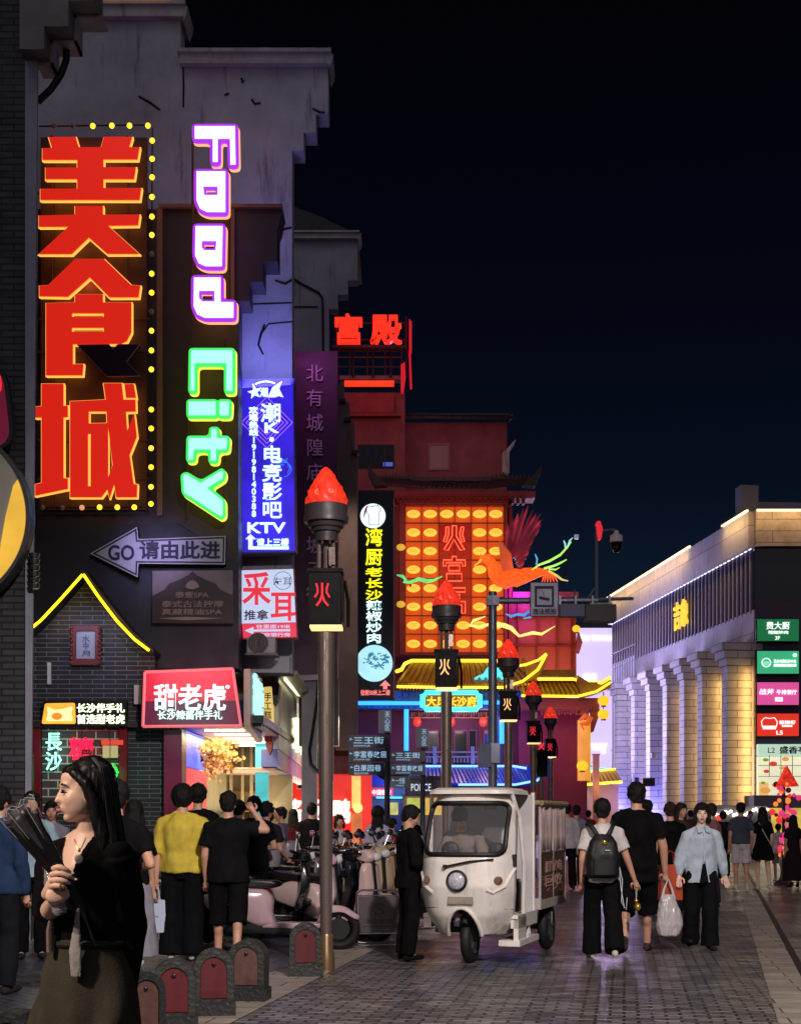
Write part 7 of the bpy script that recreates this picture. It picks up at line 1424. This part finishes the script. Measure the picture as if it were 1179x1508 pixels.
# ---- things carried
def bag_box(name, label, c, w, dp, h_, m, hm, logo=None, cat='bag', rz=0.0):
    t = T(name, label, cat, (0, 0, 0)); b = MB(); b.hexa([(-w*.5, -dp*.5, 0), (w*.5, -dp*.5, 0), (w*.5, dp*.5, 0), (-w*.5, dp*.5, 0), (-w*.46, -dp*.42, h_), (w*.46, -dp*.42, h_), (w*.46, dp*.42, h_), (-w*.46, dp*.42, h_)]); b.ob('sack', m, t, bevel=.006)
    for s in (-1, 1): b = MB(); b.tube([(-w*.22, s*dp*.4, h_), (-w*.16, s*dp*.2, h_+.12), (0, 0, h_+.16), (w*.16, s*dp*.2, h_+.12), (w*.22, s*dp*.4, h_)], .005, 6); b.ob('handle', hm, t)
    if logo: g = MB(); text(g, lambda u, v, w_=0.0: V((u, -dp*.5-w_+(v/h_)*dp*.08+.001, v)), logo, -w*.14, h_*.52, w*.14, h_*.45, .0, .003, .0); g.ob('lettering', mat('ink_navy', (22, 24, 60)), t)
    place(t, V(c)-V((0, 0, h_+.15)), rz); return t
q = py['L']; bag_box('paper_bag', 'white paper shopping bag held by the person in yellow', q+V((.0, -.06, .02)), .22, .10, .34, mat('paper_bag_white', (186, 194, 220), rough=.6, var=.06), mat('white_cord', (210, 210, 215)), 'gmz', rz=.35)
q = pf['L']; bag_box('small_bag', 'small white bag carried by the woman in the grey skirt', q+V((0, -.03, .02)), .12, .08, .14, mat('paper_bag_white', (186, 194, 220)), mat('white_cord', (210, 210, 215)))
q = pm_['R']; bag_box('tote_bag', 'orange red tote bag hanging behind the hand of the tall man', q+V((.07, .10, .33)), .27, .10, .40, mat('tote_orange', (176, 70, 40), rough=.5, var=.15), mat('tote_strap', (150, 40, 40)), rz=.3)
t = T('plastic_bag', 'crumpled translucent white plastic bag hanging from the hand of the tall man', 'bag', (0, 0, 0)); b = MB(); R0 = lambda a: Matrix.Rotation(a, 3, 'Z')
b.loft([((0, 0, -.62), .05, .035), ((.01, 0, -.60), .12, .07), ((.02, 0, -.48), .155, .09), ((.01, 0, -.34), .13, .08), ((0, 0, -.22), .10, .05), ((0, 0, -.15), .055, .03)], 26)
me = remesh(b, .010, 1)
displace(me, lambda c: .016*noise.noise((c.x*16, c.y*16, c.z*7))+.008*noise.noise((c.x*45, c.y*45, c.z*14)))
put(me, 'sack', mat('plastic_film', (206, 200, 204), rough=.25, alpha=.72, spec=.7), t)
for s in (-1, 1): b = MB(); b.tube([(s*.07, 0, -.2), (s*.05, 0, -.10), (s*.012, 0, .0), (0, 0, .03)], [.024, .014, .008, .006], 8); b.ob('handle', MATS['plastic_film'], t, smooth=True)
b = MB(); b.loft([((.06, 0, -.57), .05, .05), ((.07, 0, -.42), .05, .05), ((.07, 0, -.4), .03, .03)], 14); b.ob('packed_cup', mat('cup_pink', (206, 168, 172), rough=.5), t, smooth=40); place(t, pm_['R']+V((.02, -.05, .0)), .2)
t = T('drink_charm', 'small golden bauble on a white cord in the right hand of the boy', 'ornament', (0, 0, 0)); b = MB(); b.ell((0, 0, -.20), (.035, .035, .045), 12, 8); b.ell((-.015, 0, -.135), (.022, .02, .022), 10, 6); b.ob('bauble', mat('bauble_gold', (196, 160, 60), rough=.2, metal=.7), t, smooth=True); b = MB(); b.tube([(-.01, 0, .0), (-.015, 0, -.12)], .004, 5); b.ob('cord', mat('white_cord', (210, 210, 215)), t); place(t, pb_['R']+V((0, -.02, 0)))
# backpack
t = T('backpack', 'black rounded backpack with a golden badge worn by the boy in white', 'backpack', (0, 0, 0)); b = MB(); b.loft([((0, 0, 0), .15, .07), ((0, -.01, .03), .175, .10), ((0, -.012, .25), .172, .105), ((0, 0, .38), .145, .085), ((0, .02, .46), .08, .05)], 24, 2.6)
put(remesh(b, .012, 2, .008, 10), 'sack', mat('backpack_black', (10, 10, 12), rough=.6, var=.2, vs=12), t); b = MB(); b.loft([((0, -.10, .04), .12, .035), ((0, -.105, .2), .12, .035)], 18, 3); b.ob('pocket', MATS['backpack_black'], t, smooth=40)
b = MB(); b.ell((0, -.105, .375), (.025, .012, .025), 12, 6); b.ob('badge', mat('bauble_gold', (196, 160, 60)), t, smooth=True); b = MB(); b.box(.0, -.125, .29, .05, -.118, .298); b.ob('label_strip', WHITEP, t)
for s in (-1, 1): b = MB(); b.tube([(s*.05, .02, .44), (s*.10, .03, .52), (s*.135, .10, .585), (s*.13, .2, .56)], .024, 8); b.tube([(s*.14, .02, .05), (s*.19, .10, .02)], .01, 6); b.ob('strap', MATS['backpack_black'], t, smooth=True)
b = MB(); b.tube([(.17, -.02, .12), (.20, -.02, -.02), (.19, -.02, -.25), (.24, -.02, -.33), (.25, -.02, -.2)], .004, 5); b.tube([(.165, -.02, .12), (.185, -.02, -.1), (.22, -.02, -.31)], .004, 5); b.ob('dangling_cord', mat('white_cord', (210, 210, 215)), t)
bl_ = pb_['root'].location; place(t, (bl_.x-.02, bl_.y-.215, .86), .05)
# red lantern cluster post at the right edge
t = T('lantern_post', 'post crowded with small red lanterns and ribbons at the right edge', 'lantern post', (S(1155, 33), 33, 0)); p = FP(33.0)
MB().tube([p(1153, 1302), p(1153, 1140)], .04, 8).ob('post', BLACK, t); b = MB(); b.pp(p, [(1141, 1160), (1157, 1128), (1174, 1158)], .1, -.1); b.ob('flame_top', FLM, t)
cols = [emit('bead_red', (238, 50, 50), 1), emit('bead_pink', (225, 60, 130), .9), emit('bead_orange', (245, 140, 60), 1), mat('bead_purple', (110, 50, 120), rough=.3)]; random.seed(21); gs = [MB() for _ in cols]
for k in range(64):
    i = random.randrange(4); v = random.uniform(1152, 1262); g = MB(); g.ell(p(1154+random.gauss(0, 9)*(1 if v < 1225 else .5), v, random.uniform(-.2, .25)), random.uniform(.03, .075), 8, 6); g.ob('lantern', cols[i], t, smooth=True)
b = MB()
for k in range(16): u = 1153+random.gauss(0, 6); v = random.uniform(1230, 1275); b.tube([p(u, v, .1), p(u+random.uniform(-3, 3), v+random.uniform(12, 26), .12)], .012, 4)
b.ob('ribbons', mat('ribbon_silver', (200, 195, 215), rough=.25, metal=.5), t); b = MB(); b.lathe([(.22, 0), (.22, .05), (.1, .12), (.05, .3)], (S(1153, 33), 33, 0), 14); b.ob('base', STEEL, t)
# street light added out of view to brighten the tricycle, paving and people
t = T('added_tall_light', 'tall grey street light added out of view on the right to brighten the street', 'street light', (4.6, .6, 0)); MB().tube([(4.6, .6, 0), (4.6, .6, 8.8)], [.11, .07], 14).ob('pole', GAL, t, smooth=True); MB().tube([(4.6, .6, 8.7), (4.1, .8, 9.2), (3.2, 1.2, 9.35)], .045, 8).ob('arm', GAL, t); h_ = MB().box(2.7, 1.05, 9.25, 3.3, 1.45, 9.4).ob('lamp_head', GAL, t); MB().box(2.74, 1.09, 9.235, 3.26, 1.41, 9.247).ob('diffuser', emit('diffuser_warm', (255, 232, 205), 8), h_)
lamp('SPOT', (3.0, 1.25, 9.1), (255, 242, 234), 10500, .3, t, (.9, 15.5, .4), spread=60)
lt = T('added_short_light', 'short grey street light added out of view on the left to brighten the woman', 'street light', (-4.3, 3.0, 0)); MB().tube([(-4.3, 3.0, 0), (-4.3, 3.0, 4.6)], [.08, .055], 12).ob('pole', GAL, lt, smooth=True); h_ = MB().box(-4.4, 2.8, 4.6, -3.9, 3.2, 4.72).ob('lamp_head', GAL, lt); MB().box(-4.36, 2.84, 4.588, -3.94, 3.16, 4.598).ob('diffuser', MATS['diffuser_warm'], h_)
lamp('SPOT', (-4.1, 3.0, 4.5), (255, 228, 206), 1250, .2, lt, (-1.9, 7.0, 1.2), spread=80)  # unseen lamp added to light the woman's face and the left crowd

r_ = pg['root']; kk = 1.64/1.72; sh_ = MB()
def fr(x, z, dy=0.0): return V((x*kk, (-.128-dy-.012*(1-abs(x)*4))*kk, z*kk))
for s in (1, -1): sh_.add([fr(s*.012, 1.475, -.055), fr(s*.075, 1.455, -.07), fr(s*.07, 1.375, -.0), fr(s*.02, 1.395, .006), fr(s*.012, 1.475, -.05), fr(s*.075, 1.455, -.062), fr(s*.07, 1.375, .008), fr(s*.02, 1.395, .014)], [(0, 1, 2, 3), (7, 6, 5, 4), (0, 4, 5, 1), (1, 5, 6, 2), (2, 6, 7, 3), (3, 7, 4, 0)])
sh_.ob('collar', cloth((172, 186, 200)), r_)
pk = MB(); pk.tube([fr(.0, 1.38, .004), fr(.004, 1.25, .014), fr(.0, 1.12, .016), fr(-.01, 1.02, .016)], [.010, .009, .008, .007], 6); pk.ob('placket', cloth((186, 200, 214)), r_, smooth=True)
iv = MB(); iv.add([fr(-.002, 1.10, .012), fr(.05, .80, .022), fr(-.055, .79, .022), fr(-.002, 1.10, -.01), fr(.05, .80, .0), fr(-.055, .79, .0)], [(0, 1, 2), (5, 4, 3), (0, 3, 4, 1), (1, 4, 5, 2), (2, 5, 3, 0)]); iv.ob('inner_top', cloth((12, 13, 17)), r_)
bt = MB()
for z in (1.33, 1.24, 1.15): bt.ell(fr(.002, z, .020), (.007, .005, .007), 8, 5)
bt.ob('buttons', WHITEP, r_)

b = MB(); b.tube([V((.13, -.10, 1.36)), V((.10, .09, 1.37)), V((.0, .135, 1.15)), V((-.14, .13, .92)), V((-.2, .06, .86))], .011, 6); b.ob('bag_strap', cloth((190, 184, 176)), pd_['root'], smooth=True)
# ================================================================== woman with the bouquet in the foreground
D0 = 5.6
_sh = V((S(74, 5.65), 5.65, 1.37)); _el = U(61, 1338, 5.54); _wr = U(71, 1317, 5.37)
pw = person('young woman with long black hair looking left, holding a black wrapped bouquet', 127, D0, 1.70, -22, ((8, 8, 10), 'slim', 1.0, ('long', 'elbow')), ((62, 59, 50), 'none'), ('long', mat('glossy_black_hair', (15, 13, 14), rough=.45, var=.3, vs=60, spec=.4, bump=.1, bs=160)), fem=True, face=False, skin=SKINP, head=-47, nod=.06, vox=.006, hero=True, hlen=.50, arms=(((.03, .07, -.275), (-.005, .0, -.25)), tuple(map(tuple, (_el-_sh, _wr-_el)))), grip='R', hair_s=1.0, hrough=.003, shoes=(30, 28, 28), build=.94)
root = pw['root']; kw = 1.70/1.72; Rw = Matrix.Rotation(math.radians(-22), 3, 'Z'); Lw = V(root.location)
def wl(p): return Rw.inverted() @ (V(p)-Lw)               # world to her own frame
def whead(x, y, z): return pw['head']+(Rw @ (Matrix.Rotation(math.radians(-47), 3, 'Z') @ Matrix.Rotation(.06, 3, 'X') @ V((x, y, z))))*kw
body = next(o for o in root.children if o.name.startswith('body')); topo = next(o for o in root.children if o.name.startswith('top'))
# neckline cut from the cardigan
bm = bmesh.new(); bm.from_mesh(topo.data); zv = 1.245
dl = [f for f in bm.faces if (lambda c: c.y < .02 and c.z > zv and abs(c.x+.008) < .012+(c.z-zv)*.34)(f.calc_center_median())]
bmesh.ops.delete(bm, geom=dl, context='FACES'); bm.to_mesh(topo.data); bm.free()
# fingers closed round the stems
hand = MB(); hand.cap(_wr, .024, U(80, 1301, 5.33), .026); hand.ell(U(81, 1293, 5.335), (.024, .022, .036))
for i, (k0, k1, tip) in enumerate((((80, 1279), (90, 1277), (105, 1285)), ((77, 1288), (91, 1286), (110, 1294)), ((76, 1297), (90, 1296), (104, 1301)), ((77, 1305), (88, 1305), (98, 1308)))):
    hand.tube([U(k0[0]+3, k0[1]+2, 5.33), U(k0[0], k0[1], 5.305), U((k0[0]+k1[0])/2, (k0[1]+k1[1])/2-1, 5.292), U(k1[0], k1[1], 5.288), U((k1[0]+tip[0])/2, (k1[1]+tip[1])/2, 5.292), U(tip[0], tip[1], 5.302)], [.0105, .0112, .0108, .0102, .0092, .0055], 10)
hand.tube([U(84, 1304, 5.34), U(93, 1300, 5.355), U(100, 1290, 5.36)], [.013, .0115, .006], 8)
hand.v = [wl(p) for p in hand.v]; e = hand.mesh('e'); bm = bmesh.new(); bm.from_mesh(body.data); bm.from_mesh(e); bm.to_mesh(body.data); bm.free(); body.data.polygons.foreach_set('use_smooth', [True]*len(body.data.polygons))
n_ = MB()
for u, v in ((106.5, 1286), (111.5, 1295)): n_.ell(wl(U(u, v, 5.30)), (.009, .004, .0045), 8, 6)
n_.ob('nails', mat('nail_gloss', (222, 190, 180), rough=.2), root, smooth=True)
# face features
def loc(m): m.v = [wl(p) for p in m.v]; return m
ey, lp = MB(), MB()
for s in (1, -1):
    ey.tube([whead(s*.017, -.0835, .008), whead(s*.031, -.087, .011), whead(s*.048, -.075, .006)], [.0016, .003, .0018], 6); ey.tube([whead(s*.013, -.084, .028), whead(s*.033, -.086, .034), whead(s*.053, -.073, .028)], [.002, .0034, .0018], 6); ey.ell(whead(s*.031, -.0845, .003), (.008, .006, .005), 8, 6)
loc(ey).ob('eyes_brows', mat('eye_dark', (16, 12, 12)), root, smooth=True)
lp.ell(whead(0, -.0965, -.0545), (.015, .010, .0055), 10, 6); lp.ell(whead(0, -.0945, -.0685), (.014, .010, .006), 10, 6); loc(lp).ob('lips', MATS['lip_red'], root, smooth=True)
te = MB(); te.ell(whead(0, -.0955, -.061), (.0135, .008, .0042), 8, 6); loc(te).ob('teeth', mat('tooth_white', (225, 220, 212), rough=.3), root, smooth=True)
hs_ = MB(); random.seed(12)
for k in range(70):
    a = random.uniform(.25, 2.9); r = .086+random.uniform(0, .007); x, y = r*math.cos(a), r*math.sin(a)+.028; w_ = random.uniform(-.01, .01)
    hs_.tube([whead(x*.55, y*.55, .125), whead(x*.92, y*.92, .09), whead(x*1.02, y*1.04, .02), whead(x*1.08+w_, y*1.1, -.10), whead(x*1.16+w_*1.5, y*1.15+.01, -.24), whead(x*1.15+w_*2.5, y*1.15+.012, -.36-random.random()*.12)], [.0022, .003, .003, .0028, .0024, .0008], 5)
loc(hs_).ob('hair_strands', MATS['glossy_black_hair'], root, smooth=True)
# wide olive trousers with pleats, pale inner shirt tails, necklace
c = MB(); c.loft([(V((0, .01, .12)), .30, .19), (V((0, .0, .45)), .27, .175), (V((0, .0, .72)), .225, .155), (V((0, .006, .88)), .186, .136), (V((0, .004, 1.0)), .150, .112), (V((0, .002, 1.04)), .138, .104)], 28)
me = remesh(c, .009, 2)
displace(me, lambda q: ((.018*math.sin(q.x*48+2.2*noise.noise((q.x*5, q.y*5, q.z*2.5)))+.012*noise.noise((q.x*9, q.y*9, q.z*3)))*min(1, max(0, (1.0-q.z)*3))))
put(me, 'trousers', cloth((62, 59, 50)), root)
w = MB(); w.tube([(0, .002, 1.03), (0, .002, 1.06)], .01, 6); w.v = []; w.f = []
ring = [(.146*math.cos(a*.2618), .110*math.sin(a*.2618)+.002, 1.022) for a in range(24)]; w.tube(ring, .012, 6, closed=True); w.ob('waistband', cloth((50, 47, 40)), root, smooth=True)
t1 = MB(); t1.loft([(wl(U(112, 1440, 5.44)), .022, .008), (wl(U(111, 1400, 5.44)), .026, .010), (wl(U(113, 1365, 5.45)), .016, .008), (wl(U(116, 1336, 5.47)), .007, .005)], 12); put(remesh(t1, .006, 1, .004, 30), 'shirt_tail', cloth((150, 146, 146)), root)
t1 = MB(); t1.loft([(wl(U(75, 1402, 5.52)), .014, .02), (wl(U(74, 1370, 5.52)), .012, .018), (wl(U(77, 1345, 5.53)), .006, .01)], 10); t1.ob('shirt_side', cloth((128, 108, 100)), root, smooth=True)
nk = MB(); nk.tube([wl(U(110, 1236, 5.50)), wl(U(114, 1248, 5.475)), wl(U(117, 1253, 5.47)), wl(U(121, 1247, 5.475)), wl(U(127, 1234, 5.50))], .0022, 5); nk.ell(wl(U(117, 1252, 5.466)), (.006, .005, .008), 8, 6); nk.ob('necklace', mat('bauble_gold', (196, 160, 60)), root, smooth=True)
pd = MB(); pd.lathe([(.0, -.004), (.016, -.003), (.0165, .003), (.0, .004)], wl(U(116, 1265, 5.462)), 20, 'Y'); pd.ob('pendant', mat('shell_white', (220, 205, 195), rough=.25), root, smooth=40)
br = MB(); br.tube([wl(U(93+4*math.cos(a*.524), 1306+5.5*math.sin(a*.524), 5.285+.02*math.sin(a*.524+1.2))) for a in range(12)], .0035, 6, closed=True); br.ob('bracelet', mat('bauble_gold', (196, 160, 60)), root, smooth=True)
# bouquet
t = T('bouquet', 'bouquet in black paper and clear film held up in the hand of the young woman', 'bouquet', U(95, 1300, 5.33))
ax0, ax1 = U(93, 1294, 5.335), U(24, 1190, 5.30); A_ = (ax1-ax0).normalized(); B_ = V((0, 1, 0)); C_ = A_.cross(B_).normalized(); B_ = C_.cross(A_); FM = Matrix((C_, B_, A_)).transposed()
b = MB(); n = 36
def cone(mb, r0, r1, l0, l1, wav, seed):
    rows = 14; vs = []
    for i in range(rows+1):
        f = i/rows
        for j in range(n):
            a = 2*math.pi*j/n; r = (r0+(r1-r0)*f**.85)*(1+wav*f*noise.noise((math.cos(a)*2.2+seed, math.sin(a)*2.2, f*2)))+.004*f*math.sin(a*9+seed); L = l0+(l1-l0)*f+(.03*f*f*noise.noise((math.cos(a)*1.7, math.sin(a)*1.7, seed+5)))
            vs.append(ax0+FM @ V((r*math.cos(a), r*.62*math.sin(a), L)))
    fs = [(i*n+j, i*n+(j+1) % n, (i+1)*n+(j+1) % n, (i+1)*n+j) for i in range(rows) for j in range(n)]; mb.add(vs, fs)
cone(b, .017, .062, -.03, .262, .25, 1); o = b.ob('black_wrap', mat('black_paper', (12, 12, 14), rough=.45, var=.2, vs=14), t, smooth=True); m_ = o.modifiers.new('thick', 'SOLIDIFY'); m_.thickness = .0015
b = MB(); cone(b, .022, .074, .05, .31, .3, 4); b.ob('clear_film', mat('clear_film', (220, 222, 230), rough=.08, alpha=.07, spec=.9), t, smooth=True)
b = MB(); random.seed(4)
for k in range(7):
    a = k*.9+.4; r = .074; b.tube([ax0+FM @ V((.024*math.cos(a), .015*math.sin(a), .06)), ax0+FM @ V((.055*math.cos(a+.1), .034*math.sin(a+.1), .19)), ax0+FM @ V((r*math.cos(a+.15), r*.6*math.sin(a+.15), .30))], [.0005, .0008, .001], 5)
b.tube([ax0+FM @ V((.074*math.cos(a*.2618)*(1+.12*math.sin(a*2)), .046*math.sin(a*.2618), .305+.012*math.sin(a*1.7))) for a in range(24)], .001, 5, closed=True); b.ob('film_edges', mat('film_edge', (205, 205, 215), rough=.2), t, smooth=True)
b = MB()
for dx in (-.012, 0, .012): b.tube([ax0+FM @ V((dx, 0, -.02)), ax0+FM @ V((dx*.4, .0, -.12)), U(138+dx*260, 1386+dx*400, 5.36)], [.006, .005, .003], 6)
b.ob('wrapped_stems', mat('black_paper', (12, 12, 14)), t, smooth=True)
fl = MB()
for k in range(14): fl.ell(ax0+FM @ V((random.gauss(0, .028), random.gauss(0, .016), .245+random.random()*.03)), (.014, .012, .014), 8, 6)
fl.ob('flower_heads', mat('wilted_plum', (56, 26, 44), rough=.7, var=.3, vs=30), t, smooth=True)
t = T('plastic_bottle', 'clear ridged plastic bottle with a red cap held by the young woman under her wrist', 'bottle', U(80, 1340, 5.42))
q0, q1 = U(69, 1277, 5.43), U(90, 1346, 5.40); ax = (q1-q0).normalized(); b = MB(); L = (q1-q0).length; pts = []; rs = []
for k in range(22): f = k/21; pts.append(q0+ax*L*f); rs.append((.009+(.027-.009)*min(1, f*3.2))*(1+.05*math.sin(k*2.4))*(1 if k < 21 else .8))
b.tube(pts, rs, 18); b.ob('bottle_body', mat('bottle_plastic', (205, 210, 215), rough=.06, alpha=.3, spec=.9), t, smooth=True); b = MB(); b.tube([q0-ax*.022, q0+ax*.004], .0145, 16); b.ob('cap', mat('cap_red', (206, 40, 44), rough=.4), t); b = MB()
for f in (.35, .5, .65, .8, .93): c = q0+ax*L*f; x_ = ax.orthogonal().normalized(); y_ = ax.cross(x_); b.tube([c+(x_*math.cos(a*.45)+y_*math.sin(a*.45))*.0272 for a in range(14)], .0011, 4, closed=True)
b.ob('ridges', mat('film_edge', (205, 205, 215)), t)

bpy.data.objects.remove(_to); bpy.data.scenes.remove(SCR)
